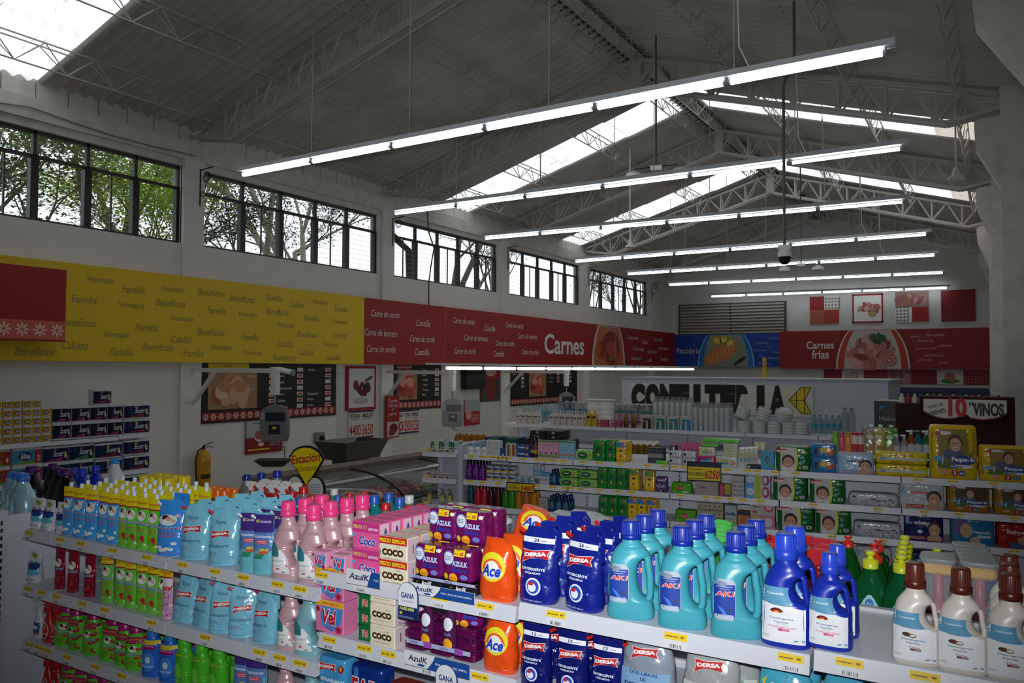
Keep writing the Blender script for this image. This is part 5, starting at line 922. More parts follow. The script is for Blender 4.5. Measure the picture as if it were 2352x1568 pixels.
SPOR = Proto(spray('spray_bottle', .25, .085, .055, M('#d87a3a', 'cl'), None, M('#e06a20'), M('#d85a18'), True), 'spray bottle')
SPRR = Proto(spray('spray_bottle', .25, .09, .055, M('#a0282c', 'li'), None, M('#b01f2a'), M('#981822'), True, .22), 'spray bottle')
# lathe-like bottles
def bottle(name, H, W, D, bm, capm, lab=None, caph=.12, capr=.2, n=2.3, shoulder=.72, top='cap', waist=0.0, liq=None):
    def fn():
        root = thing(name); hb = H * (1 - caph); b = MB(); S = body(b, [(0, -.45 * W, .45 * W, .45 * D, n), (.02 * H, -.49 * W, .49 * W, .49 * D, n), (.3 * H, -.5 * W * (1 - waist), .5 * W * (1 - waist), .5 * D * (1 - waist), n), (shoulder * hb, -.49 * W, .49 * W, .49 * D, n), (hb * (shoulder + 1) / 2, -.38 * W, .38 * W, .38 * D, 2.1), (hb * .96, -capr * W, capr * W, capr * W, 2), (hb, -capr * W * .95, capr * W * .95, capr * W * .95, 2)], bm, 16, 18); b.build('bottle_body', root)
        if lab: L = MB(); lab(L, S, W, H); L.build('label', root)
        c = MB()
        if top == 'cap': cap(c, hb, H - hb, capr * W * 1.05, capm, False, seg=14)
        elif top == 'pump': c.lathe([(capr * W, hb), (capr * W, hb + H * .035), (.008, hb + H * .04), (.006, H * .97)], capm, 12); c.bar((.01, 0, H * .985), (-.5 * W, 0, H * .965), .014, .012, capm)
        elif top == 'push': c.lathe([(capr * W, hb), (capr * W, hb + (H - hb) * .5), (capr * W * .45, hb + (H - hb) * .56), (capr * W * .35, hb + (H - hb) * .75), (capr * W * .7, hb + (H - hb) * .8), (capr * W * .6, H)], capm, 14)
        c.build('cap' if top == 'cap' else 'pump_head' if top == 'pump' else 'push_cap', root); return root
    return fn
def lab_plain(c, z0=.15, z1=.55, txt=None, tc='#222222', k=.8, c2=None):
    def fn(L, S, W, H):
        L.patch(S, lambda v: (-.5 * k * W, .5 * k * W), z0 * H, z1 * H, M(c, 'pa'), .001, 6, 3)
        if c2: L.patch(S, lambda v: (-.5 * k * W, .5 * k * W), z0 * H, (z0 + (z1 - z0) * .4) * H, M(c2, 'pa'), .0016, 6, 2)
        if txt: txtw(L, S, txt, 0, (z0 * .35 + z1 * .65) * H, (z1 - z0) * H * .2, tc, .6 * W * k)
    return fn
def lab_bigsuav(L, S, W, H):
    L.patch(S, lambda v: (-.48 * W, .48 * W), .62 * H, .76 * H, M('#9c1c50', 'fi'), .0015, 8, 3); txtw(L, S, 'SUPER OFERTA', 0, .71 * H, .03 * H, '#d8a030', .7 * W, .003, bold=.02); txtw(L, S, '2 botellas', 0, .66 * H, .025 * H, '#d8b040', .5 * W, .003)
    L.disc(S, -.05 * W, .5 * H, .2 * W, .08 * H, M('#dfe6e0', 'pa'), .0015); L.disc(S, -.1 * W, .53 * H, .09 * W, .04 * H, M('#3a2018', 'pa'), .002); L.disc(S, .03 * W, .50 * H, .08 * W, .03 * H, M('#d09c80', 'pa'), .0022); txtw(L, S, 'Suavitel', 0, .38 * H, .06 * H, '#e8ecf8', .72 * W, .003, shear=.2, bold=.05); txtw(L, S, 'Suavitel', 0, .38 * H, .056 * H, '#20388c', .7 * W, .0036, shear=.2, bold=.01)
    rd = random.Random(6)
    for i in range(14): L.disc(S, rd.uniform(.05, .45) * W, rd.uniform(.06, .6) * H, .08 * W, .03 * H, M(rd.choice(['#a01c28', '#b8303a', '#8a1420']), 'pa'), .0018, 8)
    L.disc(S, -.12 * W, .17 * H, .18 * W, .08 * H, M('#6c9a24', 'pa'), .0022); L.lines(S, -.35 * W, .35 * W, .28 * H, .33 * H, 2, M('#c83a6a', 'pa'), .003)
BSU = Proto(bottle('softener_bottle', .225, .118, .075, M('#58c02c'), M('#9c1c64'), lab_bigsuav, .16, .3, 2.5, .8), 'bottle')
BSU2 = Proto(bottle('softener_bottle', .20, .085, .06, M('#4cb82c'), M('#4cb82c'), lambda L, S, W, H: (L.patch(S, lambda v: (-.46 * W, .46 * W), .62 * H, .7 * H, M('#58a81c', 'fi'), .001, 6, 2), txtw(L, S, 'OFERTA', 0, .66 * H, .03 * H, '#e0d040', .6 * W), L.disc(S, -.1 * W, .3 * H, .28 * W, .2 * H, M('#78d84a', 'pa'), .0012), txtw(L, S, 'Suavitel', -.05 * W, .2 * H, .05 * H, '#20388c', .6 * W, shear=.2)), .2, .3, 2.5, .8), 'bottle')
BSB = Proto(bottle('softener_bottle', .225, .10, .07, M('#2a66c8'), M('#2a78cc'), lambda L, S, W, H: (L.patch(S, lambda v: (-.48 * W, .48 * W), .58 * H, .72 * H, M('#9c1c64', 'fi'), .001, 6, 2), L.patch(S, lambda v: (-.48 * W, .48 * W), .68 * H, .76 * H, M('#d8c030', 'fi'), .0016, 6, 2), txtw(L, S, 'BOTELLAS', 0, .65 * H, .03 * H, '#e0c8d8', .6 * W), L.disc(S, 0, .32 * H, .34 * W, .2 * H, M('#3d86dc', 'pa'), .0012), L.disc(S, .0, .36 * H, .14 * W, .07 * H, M('#cfdce8', 'pa'), .002), txtw(L, S, 'Suavitel', 0, .24 * H, .05 * H, '#e8ecf8', .6 * W, .003, shear=.2)), .16, .26, 2.4, .8), 'bottle')
YCJ = Proto(bottle('wax_jar', .15, .055, .055, M('#4a2a1c'), M('#e6c81c'), lab_plain('#cfc8b8', .1, .5), .28, .46, 2, .9), 'jar')
DCJ = Proto(bottle('polish_jar', .11, .042, .042, M('#3a3430'), M('#1c1818'), lab_plain('#cfcabf', .1, .6), .2, .46, 2, .9), 'jar')
ORJ = Proto(bottle('oil_bottle', .15, .045, .04, M('#a85a14', 'li'), M('#ee6a1c'), lab_plain('#8a4a1c', .1, .45), .24, .33, 2.2, .7), 'bottle')
TCB = Proto(bottle('disinfectant_bottle', .2, .075, .06, M('#2aa0a8', 'li'), M('#2f62c4'), None, .17, .26, 2.2, .7), 'bottle')
MCB = Proto(bottle('disinfectant_bottle', .2, .07, .06, M('#c83a8a', 'li'), M('#c02a34'), None, .17, .26, 2.2, .7), 'bottle')
WCB = Proto(bottle('bleach_bottle', .21, .08, .06, M('#78b88a', 'li'), M('#dcdcdc'), None, .17, .26, 2.2, .6), 'bottle')
RCB = Proto(bottle('vinegar_bottle', .16, .055, .05, M('#b8b0b0', 'cl'), M('#c4242c'), None, .15, .3, 2.2, .65), 'bottle')
GPB = Proto(bottle('dish_soap_bottle', .22, .10, .055, M('#1c6a3c', 'li'), M('#c4cc28'), lambda L, S, W, H: (L.patch(S, lambda v: (-.3 * W * (1 - ((v / H - .1) / .42) ** 3), .3 * W * (1 - ((v / H - .1) / .42) ** 3)), .1 * H, .5 * H, M('#8cc8cc', 'pa'), .001, 6, 8), L.disc(S, 0, .4 * H, .1 * W, .06 * H, M('#2a6ab0', 'pa'), .002), txtw(L, S, 'Pro', 0, .4 * H, .03 * H, '#eef2f4', .1 * W), L.lines(S, -.2 * W, .2 * W, .14 * H, .32 * H, 6, M('#3a6a70', 'pa'), .002)), .2, .2, 2.2, .5, 'push'), 'bottle')
GRB = Proto(bottle('dish_soap_bottle', .235, .09, .055, M('#1c5a24', 'li'), M('#c42c24'), None, .16, .2, 2.2, .5, 'push'), 'bottle')
SMB = Proto(bottle('small_bottle', .12, .05, .04, M('#20203a'), M('#22309c'), None, .2, .35, 2.2, .7), 'bottle')
def tub():
    root = thing('sponge_soap_tub'); W, D, H = .085, .055, .24; b = MB(); body(b, [(0, -.46 * W, .46 * W, .46 * D, 3.4), (.01, -.49 * W, .49 * W, .49 * D, 3.4), (H * .95, -.5 * W, .5 * W, .5 * D, 3.4)], M('#c8c8d0', 'cl'), 8, 24); b.build('tub_body', root)
    b = MB(); body(b, [(H * .95, -.5 * W, .5 * W, .5 * D, 3.4), (H * .97, -.53 * W, .53 * W, .53 * D, 3.4), (H * .995, -.53 * W, .53 * W, .53 * D, 3.4), (H, -.48 * W, .48 * W, .48 * D, 3.4)], M('#8a9092'), 4, 24); b.build('lid', root)
    b = MB(); b.cbox(-.43 * W, .43 * W, -.4 * D, .4 * D, H * .82, H * .94, M('#ffc41a', 'ru'), .006); b.build('sponge', root); b = MB(); b.cbox(-.42 * W, .42 * W, -.42 * D, .42 * D, .006, H * .42, M('#8e242c', 'li'), .006); b.lathe([(.03, H * .42), (.025, H * .5), (.012, H * .55), (.012, H * .82)], M('#d87080'), 10); b.build('soap_refill', root); return root
TUB = Proto(tub, 'tub')
# printed boxes and soft packs
def pack(name, W, H, D, col, deco=None, kind='fi', rnd=.012, side=None, wob=0.0, extra=None):
    def fn():
        root = thing(name); b = MB(); n = 9 if kind == 'pa' else 5
        if kind == 'pa': b.cbox(-W / 2, W / 2, -D / 2, D / 2, 0, H, M(col, kind), min(.003, H * .1)); S = XZ(-D / 2)
        else: S = body(b, [(0, -.5 * W + rnd, .5 * W - rnd, .5 * D - rnd, n), (rnd * .5, -.5 * W + rnd * .3, .5 * W - rnd * .3, .5 * D - rnd * .2, n), (H * .25, -.5 * W, .5 * W, .5 * D, n), (H * .75, -.5 * W, .5 * W, .5 * D, n), (H - rnd * .5, -.5 * W + rnd * .3, .5 * W - rnd * .3, .5 * D - rnd * .2, n), (H, -.5 * W + rnd, .5 * W - rnd, .5 * D - rnd, n)], M(col, kind), 10, 32, wob)
        b.build('wrapper' if kind != 'pa' else 'carton', root)
        if deco: L = MB(); deco(L, S, W, H); (side(L, W, H, D) if side else None); L.build('printed_front', root)
        return root
    return fn
def face(L, S, u, v, r, o=.002, hair='#2a1c18', skin='#c98f74', shirt='#dcdcdc'):
    L.disc(S, u, v - r * 1.15, r * 1.0, r * .5, M(shirt, 'pa'), o, 16); L.disc(S, u, v + r * .18, r * .92, r * .95, M(hair, 'pa'), o + .0006, 18); L.disc(S, u, v - r * .1, r * .72, r * .82, M(skin, 'pa'), o + .0012, 18)
    for k in (-1, 1): L.disc(S, u + k * r * .27, v + r * .05, r * .09, r * .06, M('#241812', 'pa'), o + .0018, 8)
    L.disc(S, u, v - r * .36, r * .26, r * .12, M('#e8dcd4', 'pa'), o + .0018, 10, a0=PI, a1=2 * PI); L.disc(S, u, v - r * .14, r * .08, r * .07, M('#b57a62', 'pa'), o + .0018, 8)
def d_huggies(L, S, W, H):
    L.patch(S, lambda v: (-.49 * W, .05 * W + .05 * W * math.sin(v / H * PI)), .03 * H, .97 * H, M('#c4c4c6', 'pa'), .001, 4, 8); L.patch(S, lambda v: (.04 * W + .05 * W * math.sin(v / H * PI), .10 * W + .05 * W * math.sin(v / H * PI)), .03 * H, .97 * H, M('#d8d03a', 'pa'), .0012, 2, 8)
    for k in (-1, 1): L.disc(S, -.3 * W + k * .07 * W, .83 * H, .11 * W, .085 * H, M('#c01c1c', 'pa'), .0018, 16)
    L.poly(S, [(-.47 * W, .8 * H), (-.13 * W, .8 * H), (-.3 * W, .62 * H)], M('#c01c1c', 'pa'), .0016); txtw(L, S, 'HUGGIES', -.3 * W, .81 * H, .1 * H, '#f0ecec', .33 * W, .003, bold=.05); face(L, S, -.13 * W, .38 * H, .27 * H)
    L.lines(S, .15 * W, .42 * W, .74 * H, .82 * H, 2, M('#dfe8dc', 'pa'), .002); [L.disc(S, .24 * W, v * H, .045 * W, .05 * H, M('#5a9ad0', 'pa'), .002, 12) for v in (.56, .36)]; L.disc(S, .2 * W, .14 * H, .035 * W, .05 * H, M('#9ac830', 'pa'), .002, 10); L.disc(S, .36 * W, .18 * H, .08 * W, .07 * H, M('#e0d8e0', 'pa'), .002, 7); L.disc(S, .36 * W, .18 * H, .04 * W, .04 * H, M('#5a2a5a', 'pa'), .0026, 7)
HUG = Proto(pack('nappy_pack', .25, .185, .12, '#1c6a2c', d_huggies), 'nappy pack')
def d_pequenin(dark=False):
    def fn(L, S, W, H):
        L.patch(S, lambda v: (-.46 * W, .44 * W - .3 * W * max(0, (.5 - v / H)) * 2), .2 * H, .93 * H, M('#8a7420' if not dark else '#4a3a10', 'pa'), .001, 4, 8); L.patch(S, lambda v: (-.46 * W, .1 * W), .2 * H, .34 * H, M('#4a6a28', 'pa'), .0014, 3, 2)
        face(L, S, .04 * W, .66 * H, .17 * min(H, W), .0022, '#4a3020', '#c99a7c', '#4a5a78'); L.disc(S, -.05 * W, .46 * H, .2 * W, .1 * H, M('#4a5a78', 'pa'), .002, 16); L.poly(S, [(-.47 * W, .45 * H), (-.2 * W, .45 * H), (-.22 * W, .28 * H), (-.47 * W, .28 * H)], M('#b8ccdc', 'pa'), .003); L.disc(S, -.33 * W, .38 * H, .09 * W, .045 * H, M('#5aa4dc', 'pa'), .0036, 12)
        L.disc(S, -.2 * W, .86 * H, .16 * W, .035 * H, M('#d8dce4', 'pa'), .003, 14); L.disc(S, -.32 * W, .85 * H, .06 * W, .045 * H, M('#c8304a', 'pa'), .0034, 10)
        L.disc(S, .2 * W, .36 * H, .27 * W, .085 * H, M('#1c3c94', 'pa'), .003, 20); txtw(L, S, 'Pequeñín', .2 * W, .365 * H, .11 * H, '#e8ecf4', .48 * W, .0044, bold=.04); L.disc(S, .18 * W, .245 * H, .24 * W, .035 * H, M('#dde4ec', 'pa'), .0028, 16); txtw(L, S, 'Extra', .08 * W, .245 * H, .045 * H, '#1c3c94', .2 * W, .004, bold=.03); L.disc(S, .02 * W, .12 * H, .075 * W, .065 * H, M('#b01c28', 'pa'), .003, 14); txtw(L, S, '3', .02 * W, .12 * H, .08 * H, '#f0e8e8', None, .004, bold=.04); L.disc(S, .17 * W, .12 * H, .075 * W, .055 * H, M('#24409c', 'pa'), .003, 14); txtw(L, S, '60', .17 * W, .12 * H, .05 * H, '#f0f0f4', .09 * W, .004); L.poly(S, [(-.3 * W, .17 * H), (-.12 * W, .19 * H), (-.14 * W, .1 * H), (-.28 * W, .1 * H)], M('#d89080', 'pa'), .003)
    return fn
PEQ = Proto(pack('nappy_pack', .36, .39, .16, '#d8b414', d_pequenin(), rnd=.02, wob=.002), 'nappy pack')
PEQ2 = Proto(pack('nappy_pack', .40, .27, .16, '#d8b414', d_pequenin(), rnd=.02, wob=.002), 'nappy pack')
PEQ3 = Proto(pack('nappy_pack', .29, .20, .15, '#a8780c', d_pequenin(True), rnd=.02, wob=.002), 'nappy pack')
def d_winny(word, tcol, acc):
    def fn(L, S, W, H):
        face(L, S, .27 * W, .45 * H, .28 * H, .0022, '#3a2820', '#c9987c', '#c9987c'); txtw(L, S, word, -.05 * W, .66 * H, .2 * H, '#eef0f4' if tcol != '#eef0f4' else '#16204a', .42 * W, .003, bold=.09); txtw(L, S, word, -.05 * W, .66 * H, .19 * H, tcol, .4 * W, .004, bold=.03); L.rect(S, -.46 * W, .06 * H, .05 * W, .2 * H, M(acc, 'pa'), .0016, 4, 1); L.disc(S, -.1 * W, .36 * H, .07 * W, .07 * H, M('#dfe6f0', 'pa'), .002, 10); L.lines(S, -.4 * W, .0, .09 * H, .17 * H, 2, M('#e8e4ec', 'pa'), .0024); L.rect(S, -.46 * W, .62 * H, -.37 * W, .88 * H, M('#8ab4dc', 'pa'), .002)
    return fn
WINB = Proto(pack('nappy_pack', .27, .19, .12, '#9fc0dc', d_winny('winny', '#1c2c78', '#8a78b4')), 'nappy pack')
WINR = Proto(pack('nappy_pack', .30, .19, .12, '#c4c8cc', d_winny('winny', '#c8281c', '#b8342c')), 'nappy pack')
WIND = Proto(pack('nappy_pack', .27, .19, .12, '#1a2260', d_winny('winny', '#eef0f4', '#a01c2c')), 'nappy pack')
def d_jumbo(L, S, W, H):
    txtw(L, S, 'Jumbo Pack 50', 0, .74 * H, .16 * H, '#b0201c', .42 * W, bold=.03); L.patch(S, lambda v: (-.45 * W, .45 * W), .35 * H, .55 * H, M('#c0c4c4', 'pa'), .0012, 6, 1); txtw(L, S, 'Jumbo Pack 50', .02 * W, .16 * H, .14 * H, '#b0201c', .42 * W, bold=.03); L.disc(S, -.35 * W, .45 * H, .05 * W, .12 * H, M('#6a9ad0', 'pa'), .002, 10)
JUM = Proto(pack('nappy_pack', .42, .115, .16, '#d4c014', d_jumbo, rnd=.018, wob=.002), 'nappy pack')
def d_sheet(L, S, W, H): L.patch(S, lambda v: (-.46 * W, -.46 * W + .9 * W), .55 * H, .75 * H, M('#c8ccd4', 'pa'), .001, 5, 1); L.poly(S, [(-.42 * W, .78 * H), (-.42 * W, .62 * H), (0, .5 * H), (.38 * W, .55 * H), (.38 * W, .62 * H), (0, .6 * H)], M('#7a1c50', 'pa'), .0016); txtw(L, S, 'winny', 0, .72 * H, .12 * H, '#b81c3c', .1 * W); dots(L, S, W, .1 * H, .45 * H, 26, ['#d8705a', '#5a8ac8', '#d8dce4', '#8ab46a', '#8a6aa8'], .022 * W, .002)
SHE = Proto(pack('nappy_pack', .33, .10, .14, '#b8bcc4', d_sheet, rnd=.015, wob=.0025), 'nappy pack')
def d_multi(bgs, txt, tc, seed=1, w=.5):
    def fn(L, S, W, H):
        rd = random.Random(seed)
        for i, c in enumerate(bgs): L.rect(S, (-.48 + .96 * i / len(bgs)) * W, .04 * H, (-.48 + .96 * (i + 1) / len(bgs)) * W, .96 * H, M(c, 'pa'), .001)
        dots(L, S, W, .1 * H, .9 * H, 7, bgs[::-1], .05 * W, .0016, seed); 
        if txt: txtw(L, S, txt, -.03 * W, .62 * H, .16 * H, tc, w * W, .003, bold=.03)
    return fn
def d_wipes(c2, lid, txt='winny', num='70'):
    def fn(L, S, W, H):
        if W > H: L.patch(S, lambda v: (.3 * W, .47 * W), .08 * H, .92 * H, M(c2, 'pa'), .001, 3, 2); txtw(L, S, num, .38 * W, .5 * H, .3 * H, '#d8b048', .12 * W, .003, bold=.03); L.disc(S, -.08 * W, .48 * H, .3 * W, .36 * H, M(lid, 'pa'), .0016, 24); L.disc(S, -.08 * W, .48 * H, .24 * W, .27 * H, M('#2a4a30', 'pa'), .0022, 20); txtw(L, S, txt, -.1 * W, .5 * H, .2 * H, '#e8ecf4', .3 * W, .003, bold=.03)
        else: L.patch(S, lambda v: (-.44 * W, .44 * W), .72 * H, .95 * H, M(c2, 'pa'), .001, 4, 2); txtw(L, S, num, .15 * W, .83 * H, .12 * H, '#d83a5a', .4 * W, .003, bold=.03); L.patch(S, lambda v: (-.3 * W, .3 * W), .18 * H, .66 * H, M(lid, 'pa'), .0016, 4, 4); L.disc(S, 0, .56 * H, .2 * W, .05 * H, M('#20305a', 'pa'), .0024, 14); L.disc(S, -.02 * W, .3 * H, .12 * W, .08 * H, M('#c8a040' if lid[1] < '8' else '#c84a4a', 'pa'), .0024, 10)
    return fn
WPG = Proto(pack('wipes_pack', .125, .10, .08, '#8ac860', d_wipes('#a81c4a', '#3a8a3c')), 'wipes pack')
WPL = Proto(pack('wipes_pack', .165, .085, .08, '#8ac860', d_wipes('#a81c4a', '#3a8a3c')), 'wipes pack')
PNG_ = Proto(pack('wipes_pack', .105, .165, .07, '#1f8a38', d_wipes('#1f8a38', '#1c6a2c', num='x'), wob=.0015), 'wipes pack')
PNY = Proto(pack('wipes_pack', .105, .16, .07, '#e0a818', d_wipes('#4ca838', '#e8c828', num='100'), wob=.0015), 'wipes pack')
PNB = Proto(pack('wipes_pack', .11, .165, .07, '#e0b018', d_wipes('#2a84c8', '#e8c030'), wob=.0015), 'wipes pack')
HGW = Proto(pack('wipes_pack', .21, .105, .1, '#5aa828', lambda L, S, W, H: (L.disc(S, -.04 * W, .5 * H, .16 * W, .2 * H, M('#b81c24', 'pa'), .0016, 16), txtw(L, S, 'Huggies', -.04 * W, .5 * H, .14 * H, '#f0ecec', .26 * W, .003), L.rect(S, -.4 * W, .1 * H, .3 * W, .2 * H, M('#dfe6dc', 'pa'), .002))), 'wipes pack')
# soap and detergent packs of the middle bay
def d_vel(big):
    def fn(L, S, W, H):
        if big: L.rect(S, -.5 * W, .82 * H, .5 * W, .995 * H, M('#e8b832', 'pa'), .0008); txtw(L, S, 'PRECIO ESPECIAL', .06 * W, .905 * H, .08 * H, '#c8281c', .6 * W, .002, bold=.02)
        L.poly(S, [(-.28 * W, .8 * H), (.48 * W, .8 * H), (.40 * W, .35 * H), (.1 * W, .05 * H), (-.25 * W, .2 * H), (-.32 * W, .5 * H)], M('#3d8cd0', 'pa'), .001); txtw(L, S, 'Vel', -.02 * W, .5 * H, .5 * H, '#f4e8ec', .52 * W, .0018, bold=.08, shear=.1); txtw(L, S, 'Vel', -.02 * W, .5 * H, .46 * H, '#c01c34', .5 * W, .0026, bold=.03, shear=.1); L.disc(S, .34 * W, .16 * H, .12 * W, .12 * H, M('#c83a6a', 'pa'), .002, 14); L.disc(S, .34 * W, .16 * H, .06 * W, .07 * H, M('#a01c48', 'pa'), .0026, 10); txtw(L, S, 'Rosita', .02 * W, .18 * H, .1 * H, '#c01c34', .26 * W, .0026, shear=.2) if big else None; L.disc(S, -.4 * W, .8 * H if not big else .7 * H, .07 * W, .09 * H, M('#a01c34', 'pa'), .0026, 12)
    return fn
VELS = Proto(pack('soap_box', .068, .062, .05, '#e8a0c0', d_vel(False), 'pa'), 'soap box')
VELB = Proto(pack('soap_box', .135, .115, .09, '#e07aa8', d_vel(True), 'pa'), 'soap box')
def d_pcoco(L, S, W, H):
    L.rect(S, -.49 * W, .62 * H, .49 * W, .98 * H, M('#c83a86', 'pa'), .0008); txtw(L, S, 'PRECIO X 3', -.2 * W, .8 * H, .13 * H, '#d8d050', .5 * W, .002, bold=.03); txtw(L, S, 'JABONES', .28 * W, .74 * H, .13 * H, '#eee4ec', .36 * W, .002, bold=.02)
    for k in range(12): a = k * PI / 11; L.disc(S, .05 * W + .2 * W * math.cos(a), .1 * H + .2 * H * math.sin(a), .26 * W, .012 * H, M('#f08cc4', 'pa'), .0012, 4, rot=a)
    txtw(L, S, 'Coco', .08 * W, .32 * H, .32 * H, '#c8d4f0', .6 * W, .002, bold=.08, shear=.15); txtw(L, S, 'Coco', .08 * W, .32 * H, .3 * H, '#22309c', .58 * W, .0028, bold=.02, shear=.15); L.disc(S, -.42 * W, .5 * H, .07 * W, .06 * H, M('#4ab0d8', 'pa'), .002, 8)
def s_pcoco(L, W, H, D): 
    T = lambda u, v, o=0: (W / 2 + o, u, v); L.rect(T, -.45 * D, .05 * H, .45 * D, .95 * H, M('#eac4d4', 'pa'), .001); L.disc(T, 0, .5 * H, .12 * D, .3 * H, M('#3a3a9a', 'pa'), .002, 10); L.rect(T, .3 * D, .05 * H, .45 * D, .95 * H, M('#e05a9a', 'pa'), .002)
    T2 = lambda u, v, o=0: (u, v, H + o); L.lines(T2, -.45 * W, .45 * W, -.4 * D, .4 * D, 3, M('#f0a4c8', 'pa'), .0015, .3)
PCO = Proto(pack('soap_pack', .125, .095, .06, '#e8589a', d_pcoco, 'pa', side=s_pcoco), 'soap pack')
def d_coco(special):
    def fn(L, S, W, H):
        if special: L.rect(S, -.5 * W, .68 * H, .5 * W, .995 * H, M('#c81c28', 'pa'), .0008); txtw(L, S, 'PRECIO ESPECIAL', 0, .835 * H, .18 * H, '#e8d820', .94 * W, .002, bold=.04)
        c = .34 if special else .5; txtw(L, S, 'COCO', 0, c * H, .3 * H, '#c8a46a', .78 * W, .0016, bold=.10); txtw(L, S, 'COCO', 0, c * H, .28 * H, '#2a1810', .76 * W, .0024, bold=.05); txtw(L, S, 'Varela', .2 * W, (c + .26) * H, .08 * H, '#2a6a3a', .16 * W, .002, shear=.3); L.lines(S, -.3 * W, .3 * W, (c - .3) * H, (c - .24) * H, 1, M('#8a6a4a', 'pa'), .002); L.poly(S, [(-.47 * W, .5 * H), (-.42 * W, .3 * H), (-.46 * W, .1 * H), (-.49 * W, .1 * H)], M('#6a9a4a', 'pa'), .002)
    return fn
def s_coco(L, W, H, D):
    T = lambda u, v, o=0: (W / 2 + o, u, v); L.rect(T, -.47 * D, .05 * H, .47 * D, .95 * H, M('#dcc4cc', 'pa'), .001); L.rect(T, -.1 * D, .3 * H, -.04 * D, .7 * H, INK, .002); T2 = lambda u, v, o=0: (u, v, H + o); L.rect(T2, -.48 * W, -.48 * D, .48 * W, -.38 * D, M('#e02858', 'pa'), .001)
CO1 = Proto(pack('soap_pack', .12, .078, .07, '#e8dfc8', d_coco(True), 'pa', side=s_coco), 'soap pack')
CO2 = Proto(pack('soap_pack', .11, .072, .07, '#e8dfc8', d_coco(False), 'pa', side=s_coco), 'soap pack')
def d_azk(L, S, W, H):
    L.rect(S, -.1 * W, .78 * H, .26 * W, .98 * H, M('#e8cc18', 'pa'), .0014, 3, 1); txtw(L, S, 'PRECIO', -.01 * W, .86 * H, .05 * H, '#b8281c', .16 * W, .0034, bold=.03); txtw(L, S, 'x2', .17 * W, .88 * H, .1 * H, '#b81c28', .13 * W, .0034, bold=.06); L.disc(S, -.27 * W, .7 * H, .19 * W, .22 * H, M('#dfe4f0', 'pa'), .0016, 24); L.disc(S, -.27 * W, .7 * H, .19 * W, .22 * H, M('#3a5ab0', 'pa'), .0024, 24, inner=.86); L.lines(S, -.38 * W, -.16 * W, .62 * H, .78 * H, 3, M('#3a4a80', 'pa'), .003)
    txtw(L, S, 'AZULK', .12 * W, .56 * H, .16 * H, '#b8c8f0', .5 * W, .003, bold=.05); txtw(L, S, 'Extra', .1 * W, .38 * H, .15 * H, '#2438a0', .46 * W, .003, bold=.05); L.disc(S, .38 * W, .86 * H, .07 * W, .06 * H, M('#d8d8c0', 'pa'), .002, 12); L.disc(S, -.1 * W, .12 * H, .14 * W, .14 * H, M('#f0a81c', 'pa'), .003, 18); txtw(L, S, 'GRATIS', -.1 * W, .12 * H, .06 * H, '#c8381c', .22 * W, .004, bold=.03); L.disc(S, -.36 * W, .14 * H, .08 * W, .1 * H, M('#e0c020', 'pa'), .002, 8); L.disc(S, .24 * W, .17 * H, .12 * W, .08 * H, M('#6a78c8', 'pa'), .002, 12)
AZK = Proto(pack('detergent_pack', .118, .105, .07, '#6a1656', d_azk, rnd=.01, wob=.002), 'detergent pack')
def d_azb(L, S, W, H): txtw(L, S, 'AzulK', .05 * W, .5 * H, .4 * H, '#e8e8ee', .34 * W, .002, bold=.03); L.poly(S, [(-.48 * W, .95 * H), (-.1 * W, .95 * H), (-.25 * W, .5 * H), (-.48 * W, .6 * H)], M('#e8c81c', 'pa'), .0015)
AZB = Proto(pack('soap_bar_pack', .13, .04, .06, '#1a1a24', d_azb), 'soap pack')
PNKP = Proto(pack('soap_bar_pack', .09, .035, .055, '#5a1448', lambda L, S, W, H: (L.rect(S, -.46 * W, .1 * H, -.25 * W, .9 * H, M('#e0c020', 'pa'), .0014), L.rect(S, .28 * W, .1 * H, .44 * W, .9 * H, M('#5a8ac0', 'pa'), .0014))), 'soap pack')
def d_fabg(L, S, W, H): L.rect(S, -.44 * W, .12 * H, -.4 * W, .88 * H, M('#e8e8e0', 'pa'), .001); txtw(L, S, 'FAB', .1 * W, .5 * H, .5 * H, '#e8ece4', .5 * W, .0016, bold=.07); txtw(L, S, 'FAB', .1 * W, .5 * H, .46 * H, '#c41c24', .48 * W, .0024, bold=.02)
FABG = Proto(pack('soap_box', .06, .052, .06, '#14683a', d_fabg, 'pa'), 'soap box')
def d_ace(L, S, W, H):
    c = .56 * H; r = .36 * W
    L.disc(S, 0, c, r, r, M('#e8d428', 'pa'), .001, 32); L.disc(S, 0, c - .01, r * .8, r * .8, M('#e85a1c', 'pa'), .0016, 30, a0=0, a1=PI); L.disc(S, 0, c - .008, r * .58, r * .62, M('#ecebe4', 'pa'), .0022, 26); L.disc(S, 0, c - r * .3, r * .8, r * .5, M('#e8e4d8', 'pa'), .0018, 22, a0=PI, a1=2 * PI)
    txtw(L, S, 'Ace', 0, c - .01, r * .85, '#eef0f6', r * 1.55, .003, bold=.08, shear=.25); txtw(L, S, 'Ace', 0, c - .01, r * .8, '#1c3cb8', r * 1.5, .0038, bold=.035, shear=.25); txtw(L, S, 'Blancura Diamante', 0, c - r * .62, r * .16, '#5aa0d8', r * 1.3, .003); L.lines(S, .25 * W, .38 * W, .09 * H, .11 * H, 1, M('#f8d8c8', 'pa'), .002)
